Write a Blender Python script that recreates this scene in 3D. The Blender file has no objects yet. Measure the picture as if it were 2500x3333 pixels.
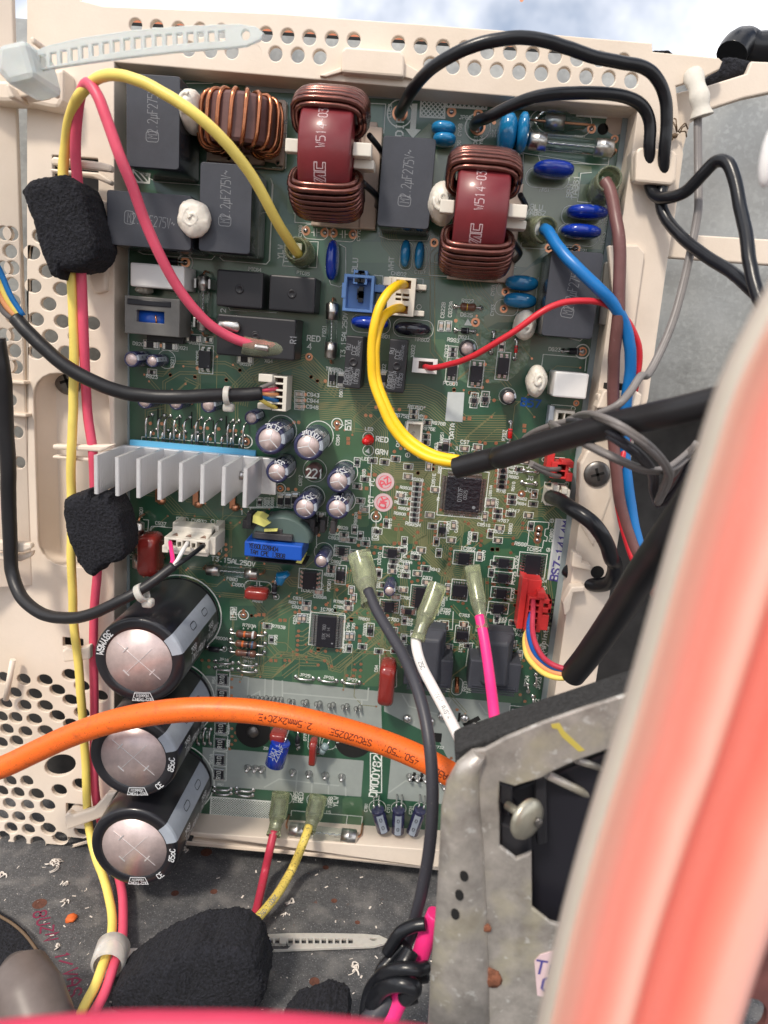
import bpy, bmesh, math, random, mathutils
import numpy as np
from mathutils import Vector, Matrix, noise
random.seed(7)
S = 0.01                      # one Blender unit is 100 mm; all modelling below is in board millimetres
sc = bpy.context.scene
COL = sc.collection
# ---------------------------------------------------------------- camera (recovered from the board's vanishing points)
CX, CY, F, DIST = 1250.0, 1666.5, 2429.0, 274.0
_v = Vector((440-CX, 11700-CY, F)).normalized()
_n = Vector((1400-CX, 1090-CY, F)); _n = (_n - _v*_n.dot(_v)).normalized()
_h = _v.cross(_n)
cam = bpy.data.cameras.new('camera'); camo = bpy.data.objects.new('camera', cam); COL.objects.link(camo)
# world axes: X = board right, Z = board up, -Y = out of the board towards the camera
bx, by, bz = (_h.x, _n.x, -_v.x), (-_h.y, -_n.y, _v.y), (-_h.z, -_n.z, _v.z)
camo.matrix_world = Matrix(((bx[0], by[0], bz[0], 0), (bx[1], by[1], bz[1], -DIST*S), (bx[2], by[2], bz[2], 0), (0, 0, 0, 1)))
cam.sensor_fit = 'VERTICAL'; cam.sensor_height = 36; cam.lens = 36*F/3333
cam.clip_start = 0.02; cam.clip_end = 500
cam.dof.use_dof = True; cam.dof.focus_distance = 2.62; cam.dof.aperture_fstop = 1.5
sc.camera = camo
# ---------------------------------------------------------------- sky, sun, exposure
SUN_EL, SUN_AZ = math.radians(50), math.radians(-28)   # azimuth from the camera's side (-Y) towards +X
w = bpy.data.worlds.new('World'); sc.world = w; w.use_nodes = True
nt = w.node_tree; nt.nodes.clear()
sky = nt.nodes.new('ShaderNodeTexSky'); sky.sky_type = 'NISHITA'; sky.sun_disc = False
sky.sun_elevation = SUN_EL; sky.sun_rotation = math.radians(180) - SUN_AZ
tc = nt.nodes.new('ShaderNodeTexCoord'); nz = nt.nodes.new('ShaderNodeTexNoise'); nz.inputs['Scale'].default_value = 2.3; nz.inputs['Detail'].default_value = 7
rp = nt.nodes.new('ShaderNodeValToRGB'); rp.color_ramp.elements[0].position = .43; rp.color_ramp.elements[1].position = .58
mx = nt.nodes.new('ShaderNodeMix'); mx.data_type = 'RGBA'; mx.inputs[7].default_value = (15.5, 15.2, 15.3, 1)
bg = nt.nodes.new('ShaderNodeBackground'); bg.inputs[1].default_value = 0.085
ou = nt.nodes.new('ShaderNodeOutputWorld')
nt.links.new(tc.outputs['Generated'], nz.inputs['Vector']); nt.links.new(nz.outputs[0], rp.inputs[0]); nt.links.new(rp.outputs[0], mx.inputs[0])
nt.links.new(sky.outputs[0], mx.inputs[6])
sp_ = nt.nodes.new('ShaderNodeSeparateXYZ'); mr_ = nt.nodes.new('ShaderNodeMapRange'); mr_.inputs[1].default_value = -.04; mr_.inputs[2].default_value = .06; mr_.interpolation_type = 'SMOOTHSTEP'
gd_ = nt.nodes.new('ShaderNodeMix'); gd_.data_type = 'RGBA'; gd_.inputs[6].default_value = (2.1, 1.8, 1.6, 1)      # ground beyond the scene
nt.links.new(tc.outputs['Generated'], sp_.inputs[0]); nt.links.new(sp_.outputs[2], mr_.inputs[0]); nt.links.new(mr_.outputs[0], gd_.inputs[0]); nt.links.new(mx.outputs[2], gd_.inputs[7])
nt.links.new(gd_.outputs[2], bg.inputs[0]); nt.links.new(bg.outputs[0], ou.inputs[0])
sl = bpy.data.lights.new('sun', 'SUN'); sl.energy = 2.1; sl.angle = math.radians(8); sl.color = (1, .90, .77)
so = bpy.data.objects.new('sun', sl); COL.objects.link(so)
sd = Vector((math.sin(SUN_AZ)*math.cos(SUN_EL), -math.cos(SUN_AZ)*math.cos(SUN_EL), math.sin(SUN_EL)))
so.rotation_euler = sd.to_track_quat('Z', 'Y').to_euler()
sc.view_settings.view_transform = 'Standard'; sc.view_settings.look = 'None'; sc.view_settings.gamma = 1
sc.view_settings.exposure = 0.50
# ---------------------------------------------------------------- picture tiles used to read positions: origin and step
TL = {c: ((0, 800, 1600)[i % 3], (0, 600, 1200, 1800, 2400)[i//3], 900/1659) for i, c in enumerate('abcdefghijklmno')}
TL.update(u=(0, 0, 2500/1659), x=(0, 0, 1.0), p=(1150, 1500, 600/1659), q=(650, 1950, 600/1659), r=(1350, 2200, 1150/1659), s=(0, 2800, 700/1659), t=(1500, 850, 500/1659))
FLOOR = -219.0
def px(t, x, y):
    o = TL[t]; return o[0]+x*o[2], o[1]+y*o[2]
def ray(t, x, y):
    X, Y = px(t, x, y); r = Vector((X-CX, Y-CY, F)); return _h.dot(r), -_v.dot(r), _n.dot(r)
def U(t, x, y, h=0.0):
    """the place on the plane h mm in front of the board: (x right, y up) in mm"""
    a, b, c = ray(t, x, y); k = (DIST-h)/c; return a*k, b*k
def U3(t, x, y, h=0.0):
    if isinstance(h, str):                       # 'f2': resting 2 mm above the metal floor
        a, b, c = ray(t, x, y); k = (FLOOR+float(h[1:]))/b; return Vector((a*k, b*k, DIST-c*k))
    a, b = U(t, x, y, h); return Vector((a, b, h))
def mmp(t, x, y, h=0.0):
    a = U(t, x, y, h); b = U(t, x+10, y, h); return math.hypot(a[0]-b[0], a[1]-b[1])/10
def wv(p): return Vector((p[0]*S, -p[2]*S, p[1]*S))
# ---------------------------------------------------------------- materials
MATS = {}
def mat(name, col, rough=.5, metal=0, var=0, vs=30, bump=0, bs=80, coat=0, trans=0, sss=0, spots=None, sheen=0, alpha=1, stretch=None, ior=1.45, rvar=0, emis=0):
    m = bpy.data.materials.new(name); m.use_nodes = True; n = m.node_tree.nodes; L = m.node_tree.links
    b = n['Principled BSDF']; I = b.inputs
    if name.startswith('wire_') and not spots: spots = [((.30, .26, .21), 110, .64, .8, .4)]
    I['Base Color'].default_value = (*col, 1); I['Roughness'].default_value = rough; I['Metallic'].default_value = metal; I['IOR'].default_value = ior
    if coat: I['Coat Weight'].default_value = coat; I['Coat Roughness'].default_value = .12
    if trans: I['Transmission Weight'].default_value = trans
    if sss: I['Subsurface Weight'].default_value = sss; I['Subsurface Scale'].default_value = .03; I['Subsurface Radius'].default_value = (1, .6, .4)
    if sheen: I['Sheen Weight'].default_value = sheen
    if alpha < 1: I['Alpha'].default_value = alpha
    t = n.new('ShaderNodeTexCoord'); src = t.outputs['Object']
    if stretch:
        mp = n.new('ShaderNodeMapping'); mp.inputs['Scale'].default_value = stretch; L.new(src, mp.inputs[0]); src = mp.outputs[0]
    cur = None
    if var:
        z = n.new('ShaderNodeTexNoise'); z.inputs['Scale'].default_value = vs; z.inputs['Detail'].default_value = 6; z.inputs['Roughness'].default_value = .65
        L.new(src, z.inputs['Vector'])
        r = n.new('ShaderNodeValToRGB'); r.color_ramp.elements[0].position = .3; r.color_ramp.elements[1].position = .7
        r.color_ramp.elements[0].color = (*[c*(1-var) for c in col], 1); r.color_ramp.elements[1].color = (*[min(1, c*(1+var)) for c in col], 1)
        L.new(z.outputs[0], r.inputs[0]); cur = r.outputs[0]
        if rvar:
            q = n.new('ShaderNodeMapRange'); q.inputs[3].default_value = max(0.02, rough-rvar); q.inputs[4].default_value = rough+rvar
            L.new(z.outputs[0], q.inputs[0]); L.new(q.outputs[0], I['Roughness'])
    for sp in (spots or []):                      # (colour, scale, low, high, strength)
        z = n.new('ShaderNodeTexNoise'); z.inputs['Scale'].default_value = sp[1]; z.inputs['Detail'].default_value = 5; L.new(src, z.inputs['Vector'])
        r = n.new('ShaderNodeMapRange'); r.inputs[1].default_value = sp[2]; r.inputs[2].default_value = sp[3]; r.inputs[4].default_value = sp[4]
        L.new(z.outputs[0], r.inputs[0])
        k = n.new('ShaderNodeMix'); k.data_type = 'RGBA'; L.new(r.outputs[0], k.inputs[0])
        if cur is None: k.inputs[6].default_value = (*col, 1)
        else: L.new(cur, k.inputs[6])
        k.inputs[7].default_value = (*sp[0], 1); cur = k.outputs[2]
    if cur is not None: L.new(cur, I['Base Color'])
    if bump:
        z = n.new('ShaderNodeTexNoise'); z.inputs['Scale'].default_value = bs; z.inputs['Detail'].default_value = 4; L.new(src, z.inputs['Vector'])
        u = n.new('ShaderNodeBump'); u.inputs['Strength'].default_value = bump; u.inputs['Distance'].default_value = .01
        L.new(z.outputs[0], u.inputs['Height']); L.new(u.outputs[0], I['Normal'])
    MATS[name] = m; return m
DUST = ((.45, .40, .33), 900, .62, .75, .35)
mat('ivory', (.76, .66, .56), .42, var=.05, vs=4, spots=[((.42, .35, .28), 260, .66, .8, .4), ((.5, .43, .35), 5, .6, .85, .35), ((.56, .43, .28), 1.7, .48, .75, .35), ((.25, .2, .16), 700, .68, .8, .5)], bump=.05, bs=120)
mat('pcb', (.023, .092, .050), .34, var=.12, vs=8, bump=.03, bs=260, coat=1, ior=1.6)
mat('pour', (.054, .135, .066), .34, var=.08, vs=10, bump=.03, bs=260, coat=1, ior=1.6)
mat('reflection_olive', (.10, .14, .06), .34, var=.15, vs=14, bump=.05, bs=200, coat=1, ior=1.6)  # olive tone of a reflection on the board, put into the colour
mat('pour_olive', (.13, .175, .10), .32, var=.1, vs=10, bump=.05, bs=200, coat=1, ior=1.6)
mat('trace', (.20, .20, .10), .34, coat=.25)
mat('silk', (.74, .78, .74), .55, var=.1, vs=200)
mat('pale_mask', (.30, .335, .32), .42, var=.06, vs=20)
mat('pale_mask_line', (.40, .44, .42), .42)
mat('edge_strip', (.27, .33, .35), .45, var=.06, vs=12)
mat('copper_pad', (.72, .34, .20), .32, .9, var=.15, vs=300)
mat('solder', (.60, .60, .60), .26, 1, var=.15, vs=200)
mat('steel', (.55, .54, .53), .3, 1, var=.15, vs=80)
mat('black_plastic', (.022, .022, .026), .42, spots=[((.2, .18, .15), 700, .68, .8, .3)], bump=.04, bs=400)
mat('ic_black', (.014, .014, .02), .35, spots=[((.12, .1, .1), 700, .66, .8, .25)], bump=.05, bs=300)
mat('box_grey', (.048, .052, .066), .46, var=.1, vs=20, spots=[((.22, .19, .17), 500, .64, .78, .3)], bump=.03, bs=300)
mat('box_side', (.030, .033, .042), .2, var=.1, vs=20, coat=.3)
mat('mark_grey', (.22, .23, .25), .5)
mat('mark_white', (.66, .68, .70), .5)
mat('white_plastic', (.78, .77, .76), .4, var=.03, vs=20)
mat('conn_ivory', (.70, .66, .58), .42, var=.04, vs=30)
mat('conn_blue', (.16, .32, .66), .4, var=.05, vs=30)
mat('conn_red', (.62, .04, .04), .38, var=.08, vs=30)
mat('silicone', (.76, .71, .63), .36, var=.06, vs=30, bump=.5, bs=22, sss=.1)
mat('enamel_copper', (.15, .052, .040), .24, .85, var=.25, vs=40, coat=.5)
mat('bright_copper', (.42, .155, .07), .25, .9, var=.25, vs=40, coat=.4)
mat('core_brown', (.14, .07, .065), .5, var=.15, vs=40)
mat('choke_red', (.17, .020, .026), .36, var=.08, vs=20, coat=.15)
mat('tan_base', (.50, .40, .33), .5, var=.05, vs=20)
mat('sky_blue_epoxy', (.012, .19, .42), .16, var=.05, vs=20, coat=.6, bump=.03, bs=60)
mat('deep_blue_epoxy', (.006, .035, .34), .14, coat=.6, bump=.03, bs=60)
mat('black_epoxy', (.012, .013, .022), .14, coat=.5)
mat('maroon_epoxy', (.24, .025, .02), .22, coat=.5, bump=.03, bs=60)
mat('sleeve_navy', (.03, .032, .085), .25, coat=.3, var=.1, vs=60)
mat('sleeve_black', (.014, .014, .018), .3, coat=.25, spots=[((.16, .13, .11), 900, .7, .8, .3)])
mat('cap_top', (.64, .52, .50), .38, .45, var=.12, vs=30, spots=[((.42, .33, .30), 300, .6, .75, .45)], bump=.04, bs=200)
mat('cap_stripe', (.36, .40, .46), .42, var=.06, vs=30)
mat('alu', (.76, .76, .77), .42, .6, var=.08, vs=30, stretch=(1, 60, 1), bump=.05, bs=100)
mat('thermal_blue', (.10, .38, .62), .45)
mat('glass', (.85, .92, .92), .03, trans=1, ior=1.3)
mat('fuse_cap', (.55, .53, .50), .3, 1, var=.2, vs=60, bump=.03, bs=100)
mat('clear_sleeve', (.58, .62, .44), .16, trans=.80, ior=1.3, var=.2, vs=30, bump=.06, bs=18)
mat('nylon', (.80, .85, .84), .35, trans=.45, ior=1.3, var=.04, vs=30, sss=.2)
mat('nylon_dim', (.66, .63, .58), .4, trans=.3, ior=1.3, var=.08, vs=60, sss=.2)
mat('led_red', (.75, .01, .012), .08, trans=.2, coat=.6)
GR = [((.08, .07, .05), 1500, .6, .72, .55)]
mat('wire_yellow', (.86, .68, .16), .42, var=.05, vs=20, spots=[((.45, .36, .12), 150, .66, .8, .3)], bump=.05, bs=150)
mat('wire_yellow_dirty', (.70, .54, .12), .48, var=.08, vs=20, spots=[((.12, .10, .05), 130, .54, .66, .8)], bump=.05, bs=150)
mat('wire_pink', (.72, .09, .16), .42, var=.08, vs=12, bump=.04, bs=100)
mat('wire_crimson', (.46, .035, .07), .44, var=.1, vs=20, bump=.04, bs=100)
mat('wire_hot_pink', (.90, .035, .23), .4, var=.05, vs=20)
mat('wire_black', (.010, .011, .014), .28, bump=.04, bs=90, spots=[((.2, .18, .16), 800, .7, .8, .3)])
mat('wire_charcoal', (.040, .040, .050), .42, bump=.04, bs=90)
mat('wire_grey', (.19, .175, .17), .4, var=.08, vs=20)
mat('wire_white', (.82, .80, .78), .4, var=.04, vs=20)
mat('wire_brown', (.15, .065, .062), .4, var=.08, vs=20)
mat('wire_blue', (.01, .16, .46), .34, var=.06, vs=20)
mat('wire_blue2', (.01, .10, .42), .34)
mat('wire_red', (.60, .025, .04), .36, var=.06, vs=20)
mat('wire_golden', (.92, .56, .015), .40, var=.05, vs=20, bump=.03, bs=150)
mat('wire_orange', (.80, .36, .16), .42)
mat('cable_orange', (.86, .15, .018), .40, var=.06, vs=12, spots=[((.10, .04, .02), 220, .60, .70, .8), ((.30, .07, .02), 24, .56, .72, .5)], bump=.06, bs=120)
mat('print_dark', (.10, .015, .006), .6)
mat('sleeve_mat_black', (.014, .014, .016), .40, bump=.05, bs=150, spots=[((.3, .25, .22), 700, .72, .8, .3)])
mat('foam', (.012, .0125, .017), 1.0, bump=1.0, bs=110, var=.9, vs=110)
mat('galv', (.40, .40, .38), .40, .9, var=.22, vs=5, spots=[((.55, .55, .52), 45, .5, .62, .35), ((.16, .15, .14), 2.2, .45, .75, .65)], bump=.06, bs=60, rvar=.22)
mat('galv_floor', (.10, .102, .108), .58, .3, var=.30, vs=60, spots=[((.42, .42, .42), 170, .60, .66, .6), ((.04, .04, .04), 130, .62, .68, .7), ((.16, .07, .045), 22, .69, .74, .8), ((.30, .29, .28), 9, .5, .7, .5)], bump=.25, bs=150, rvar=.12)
mat('galv_bracket', (.44, .41, .375), .42, .55, var=.3, vs=14, spots=[((.55, .51, .36), 6, .52, .64, .6), ((.20, .17, .15), 8, .54, .68, .55), ((.75, .75, .72), 38, .62, .70, .6)], bump=.06, bs=70)
mat('rust', (.20, .075, .04), .8, var=.4, vs=60, bump=.4, bs=120)
mat('yellow_paint', (.50, .41, .08), .6)
mat('purple_ink', (.20, .02, .06), .6)
mat('blue_ink', (.07, .06, .26), .6)
mat('red_ink', (.75, .12, .16), .6)
mat('chip_white', (.72, .66, .60), .7, var=.1, vs=60)
mat('chip_orange', (.70, .14, .03), .7)
mat('terracotta', (.62, .20, .10), .7, var=.1, vs=20)
mat('sticker', (.56, .60, .60), .5, var=.05, vs=40)
mat('sticker_pink', (.66, .50, .52), .5, var=.05, vs=40)
mat('red_cover', (.86, .20, .145), .30, var=.06, vs=3, sss=.25, coat=.6)
mat('half_highlight_ridge', (.88, .31, .24), .30, var=.06, vs=3, sss=.25, coat=.6)
mat('highlight_ridge', (.88, .43, .35), .30, var=.06, vs=3, sss=.25, coat=.6)  # two lighter copies of the cover red, standing for highlights
mat('zinc_head', (.46, .44, .36), .36, .75, var=.15, vs=20, bump=.1, bs=60)
mat('mcu_gloss', (.012, .012, .018), .10, coat=.6, bump=.8, bs=70)
mat('cavity_shade', (.055, .052, .05), .6, .3, var=.3, vs=8)  # dark tone of the added panels, standing for cavity shade
mat('cream_edge', (.60, .52, .43), .45, sss=.25, var=.05, vs=4)
mat('salmon_cover', (.74, .41, .33), .4, sss=.25, var=.05, vs=4)
mat('magenta_edge', (.52, .035, .09), .5, sss=.2, var=.1, vs=5)
mat('dusty_red', (.15, .055, .05), .7, var=.4, vs=12)
mat('fuzzy_black', (.03, .03, .031), .85, var=.5, vs=90, bump=.6, bs=110)
mat('tape_blue', (.010, .085, .46), .3, coat=.3)
mat('tape_yellow', (.82, .78, .22), .4)
mat('ferrite', (.045, .042, .045), .5, var=.2, vs=50, bump=.08, bs=200)
mat('ferrite_green', (.08, .12, .11), .5)
mat('frame_grey', (.17, .165, .155), .45, var=.1, vs=30)
mat('tube_grey', (.13, .105, .095), .4, var=.15, vs=14)
mat('spider_brown', (.13, .085, .05), .7, var=.3, vs=300)
mat('white_sleeve', (.60, .57, .51), .6, var=.08, vs=20, bump=.3, bs=30, spots=[((.35, .3, .25), 500, .64, .75, .4)])
mat('slot_black', (.01, .01, .01), .8)
mat('resistor_brown', (.16, .07, .045), .3, coat=.4)
mat('resistor_grey', (.20, .27, .29), .35, coat=.3)
mat('band_orange', (.75, .16, .03), .4)
mat('band_yellow', (.80, .55, .05), .4)
mat('band_blue', (.06, .12, .22), .4)
mat('shiny_coat', (.10, .19, .12), .10, var=.2, vs=20, coat=.9, bump=.9, bs=26, spots=[((.22, .30, .22), 30, .5, .62, .6)])
mat('dark_steel', (.20, .19, .18), .4, .9, var=.2, vs=60)
# ---------------------------------------------------------------- mesh helpers (board mm: x right, y up, h out of the board)
class MB:
    def __init__(s): s.v = []; s.f = []; s.m = []; s.s = []
    def add(s, vs, fs, m=0, sm=False):
        o = len(s.v); s.v += [tuple(p) for p in vs]
        for f in fs: s.f.append(tuple(i+o for i in f)); s.m.append(m); s.s.append(sm)
        return s
    def box(s, x0, y0, x1, y1, h0, h1, m=0, rot=0, c=None):
        x0, x1 = sorted((x0, x1)); y0, y1 = sorted((y0, y1))
        P = [(x, y, h) for h in (h0, h1) for x, y in ((x0, y0), (x1, y0), (x1, y1), (x0, y1))]
        if rot:
            cx, cy = c or ((x0+x1)/2, (y0+y1)/2); ca, sa = math.cos(rot), math.sin(rot)
            P = [(cx+(x-cx)*ca-(y-cy)*sa, cy+(x-cx)*sa+(y-cy)*ca, h) for x, y, h in P]
        return s.add(P, [(3, 2, 1, 0), (4, 5, 6, 7), (0, 1, 5, 4), (1, 2, 6, 5), (2, 3, 7, 6), (3, 0, 4, 7)], m)
    def loft(s, rings, m=0, sm=True, cap0=True, cap1=True, closed=False):
        o = len(s.v); n = len(rings[0])
        for r in rings: s.v += [tuple(p) for p in r]
        R = len(rings)
        for i in range(R if closed else R-1):
            a = o+i*n; b = o+((i+1) % R)*n
            for k in range(n):
                k2 = (k+1) % n; s.f.append((a+k, a+k2, b+k2, b+k)); s.m.append(m); s.s.append(sm)
        if not closed:
            if cap0: s.f.append(tuple(o+k for k in reversed(range(n)))); s.m.append(m); s.s.append(False)
            if cap1: s.f.append(tuple(o+(R-1)*n+k for k in range(n))); s.m.append(m); s.s.append(False)
        return s
    def lathe(s, cx, cy, prof, n=24, m=0, ax=Vector((0, 0, 1)), base=0, sm=True, cap0=True, cap1=True):
        """prof: (radius, distance along axis) pairs from (cx, cy, base)"""
        ax = Vector(ax).normalized(); u = ax.orthogonal().normalized(); v = ax.cross(u); c = Vector((cx, cy, base))
        return s.loft([[c+ax*h+(u*math.cos(2*math.pi*k/n)+v*math.sin(2*math.pi*k/n))*r for k in range(n)] for r, h in prof], m, sm, cap0, cap1)
    def disc(s, c, r, n=12, m=0, r0=0, ax=Vector((0, 0, 1))):
        c = Vector(c); ax = Vector(ax); u = ax.orthogonal().normalized(); v = ax.cross(u)
        ring = lambda q: [c+(u*math.cos(2*math.pi*k/n)+v*math.sin(2*math.pi*k/n))*q for k in range(n)]
        if not r0: return s.add(ring(r), [tuple(range(n))], m)
        return s.add(ring(r)+ring(r0), [(k, (k+1) % n, n+(k+1) % n, n+k) for k in range(n)], m)
    def tube(s, pts, r, n=12, m=0, cap=True, closed=False, flat=1.0):
        fr = frames(pts, closed); R = r if callable(r) else (lambda t: r); L = len(pts)-1
        rings = []
        for i, (p, N, B) in enumerate(fr):
            q = R(i/max(1, L)); rings.append([p+N*(math.cos(2*math.pi*k/n)*q*flat)+B*(math.sin(2*math.pi*k/n)*q) for k in range(n)])
        return s.loft(rings, m, True, cap, cap, closed)
    def sheet(s, poly, h, m=0):
        P = [(p[0], p[1], h) for p in poly]
        if area(P) < 0: P.reverse()
        return s.add(P, [tuple(range(len(P)))], m)
    def prism(s, poly, h0, h1, m=0, sm=False):
        P = list(poly)
        if area(P) < 0: P.reverse()
        return s.loft([[(p[0], p[1], h0) for p in P], [(p[0], p[1], h1) for p in P]], m, sm)
    def ell(s, c, r, nu=20, nv=12, m=0, e=1.0, am=0, fr=1.0):
        """ellipsoid; e<1 squarer; am = lumpiness"""
        rings = []
        for j in range(nv+1):
            t = math.pi*j/nv-math.pi/2; ring = []
            for k in range(nu):
                a = 2*math.pi*k/nu; g = lambda q: math.copysign(abs(q)**e, q)
                d = Vector((g(math.cos(t))*g(math.cos(a)), g(math.cos(t))*g(math.sin(a)), g(math.sin(t))))
                q = 1+(am*noise.noise(d*fr+Vector(c)) if am else 0)
                ring.append((c[0]+d.x*r[0]*q, c[1]+d.y*r[1]*q, c[2]+d.z*r[2]*q))
            rings.append(ring)
        return s.loft(rings, m, True, False, False)
def area(P): return sum(P[i-1][0]*P[i][1]-P[i][0]*P[i-1][1] for i in range(len(P)))
CAMP = Vector((0, 0, DIST))
def frames(pts, closed=False):
    out = []; n = len(pts); B0 = None
    for i, p in enumerate(pts):
        a = pts[i-1] if (i or closed) else pts[0]; b = pts[(i+1) % n] if (i < n-1 or closed) else pts[-1]
        t = (b-a).normalized()
        if B0 is None:
            N = CAMP-p; N = (N-t*N.dot(t)).normalized()
        else: N = (N-t*N.dot(t)).normalized()
        B0 = t.cross(N); out.append((p, N, B0))
    return out
def spline(P, k=8, closed=False):
    P = [Vector(p) for p in P]
    Q = [P[-1]]+P+[P[0], P[1]] if closed else [P[0]*2-P[1]]+P+[P[-1]*2-P[-2]]
    out = []
    for i in range(1, len(Q)-2):
        a, b, c, d = Q[i-1:i+3]
        t1 = max(1e-4, (b-a).length**.5); t2 = max(1e-4, (c-b).length**.5); t3 = max(1e-4, (d-c).length**.5)
        m1 = ((b-a)/t1-(c-a)/(t1+t2)+(c-b)/t2)*t2; m2 = ((c-b)/t2-(d-b)/(t2+t3)+(d-c)/t3)*t2
        for j in range(k):
            t = j/k; out.append(b*(2*t**3-3*t*t+1)+m1*(t**3-2*t*t+t)+c*(-2*t**3+3*t*t)+m2*(t**3-t*t))
    if not closed: out.append(P[-1])
    return out
def path(spec, k=8):
    """'u 10,20,5 30,40,6 i 1,2,3' -> smooth path through pixel positions at stated heights"""
    t = 'u'; P = []
    for w_ in spec.split():
        if ',' not in w_: t = w_; continue
        a = w_.split(','); P.append(U3(t, float(a[0]), float(a[1]), a[2] if a[2][0] == 'f' else float(a[2])))
    return spline(P, k)
WL = {}
def link(o, parent=None, loc=Vector((0, 0, 0))):
    COL.objects.link(o); WL[o.name] = loc
    if parent is not None: o.parent = parent; o.location = loc-WL[parent.name]
    else: o.location = loc
    return o
def tagit(o, label=None, cat=None, group=None, kind=None):
    if label: o['label'] = label
    if cat: o['category'] = cat
    if group: o['group'] = group
    if kind: o['kind'] = kind
    return o
KEEP = ('lettering', 'print', 'mark', 'outline', 'number', 'code', 'stamp', 'ridge', 'vent', 'body', 'legs', 'wire_print')
def clusters(mb):
    par = list(range(len(mb.v)))
    def find(i):
        while par[i] != i: par[i] = par[par[i]]; i = par[i]
        return i
    for f in mb.f:
        a = find(f[0])
        for j in f[1:]: par[find(j)] = a
    B = {}
    for i, v in enumerate(mb.v):
        r = find(i)
        if r not in B: B[r] = [list(v), list(v)]
        else:
            for k in range(3): B[r][0][k] = min(B[r][0][k], v[k]); B[r][1][k] = max(B[r][1][k], v[k])
    R = list(B); lab = {r: r for r in R}
    if len(R) > 260: return None
    ch = True; bx_ = {r: B[r] for r in R}; grp = {r: [r] for r in R}
    while ch:
        ch = False; K = list(grp)
        for i in range(len(K)):
            if K[i] not in grp: continue
            for j in range(i+1, len(K)):
                if K[j] not in grp: continue
                p, q = bx_[K[i]], bx_[K[j]]
                if all(p[0][k]-.12 <= q[1][k] and q[0][k]-.12 <= p[1][k] for k in range(3)):
                    bx_[K[i]] = [[min(p[0][k], q[0][k]) for k in range(3)], [max(p[1][k], q[1][k]) for k in range(3)]]; grp[K[i]] += grp.pop(K[j]); ch = True
    own = {r: g for g, rs in grp.items() for r in rs}
    return [find(i) for i in range(len(mb.v))], own, list(grp)
def build(name, mb, mats, parent=None, label=None, cat=None, group=None, kind=None, bevel=0, origin=None):
    if isinstance(mats, str): mats = [mats]
    if kind is None and origin is None and not any(k in name for k in KEEP):
        cl = clusters(mb)
        if cl is None or len(cl[2]) > 40: kind = 'stuff' if parent is not None else None
        elif len(cl[2]) > 1:
            root, own, gs = cl; first_ = None
            for g_ in gs:
                m2 = MB(); mp = {}
                for i, v in enumerate(mb.v):
                    if own[root[i]] == g_: mp[i] = len(m2.v); m2.v.append(v)
                for f, m_, s_ in zip(mb.f, mb.m, mb.s):
                    if f[0] in mp: m2.f.append(tuple(mp[j] for j in f)); m2.m.append(m_); m2.s.append(s_)
                hm = min(v[2] for v in m2.v)
                o = build1(name, m2, mats, parent if parent is not None or first_ is None else first_, label, cat if parent is not None or first_ is None else None, group, None, bevel, None)
                first_ = first_ or o
            return first_
    return build1(name, mb, mats, parent, label, cat, group, kind, bevel, origin)
def build1(name, mb, mats, parent=None, label=None, cat=None, group=None, kind=None, bevel=0, origin=None):
    V = np.array(mb.v, dtype=float)
    if origin is None:
        hm = V[:, 2].min(); origin = ((V[:, 0].min()+V[:, 0].max())/2, (V[:, 1].min()+V[:, 1].max())/2, hm)
    W = np.stack([V[:, 0]-origin[0], -(V[:, 2]-origin[2]), V[:, 1]-origin[1]], 1)*S
    me = bpy.data.meshes.new(name); me.from_pydata(W.tolist(), [], mb.f)
    me.polygons.foreach_set('material_index', mb.m); me.polygons.foreach_set('use_smooth', mb.s)
    for m in mats: me.materials.append(MATS[m])
    me.update()
    o = bpy.data.objects.new(name, me); link(o, parent, wv(origin)); tagit(o, label, cat, group, kind)
    if bevel:
        b = o.modifiers.new('bevel', 'BEVEL'); b.width = bevel*S; b.segments = 2; b.limit_method = 'ANGLE'; b.angle_limit = math.radians(40)
    return o
def inst(src, name, x, y, rot=0, h=0, parent=None, label=None):
    o = src.copy(); o.name = name; COL.objects.link(o); loc = wv((x, y, h)); WL[o.name] = loc
    o.parent = parent; o.location = loc-(WL[parent.name] if parent else Vector((0, 0, 0))); o.rotation_euler = (0, -rot, 0)
    if 'label' in o.keys(): del o['label']
    return o
def thing(name, label, cat, p, group=None):
    o = bpy.data.objects.new(name, None); o.empty_display_size = .05; link(o, None, wv(p)); return tagit(o, label, cat, group)
def cyl_to(mb, a, b, r, n=10, m=0):
    a, b = Vector(a), Vector(b); mb.lathe(a.x, a.y, [(r, 0), (r, (b-a).length)], n, m, b-a, a.z)
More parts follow.
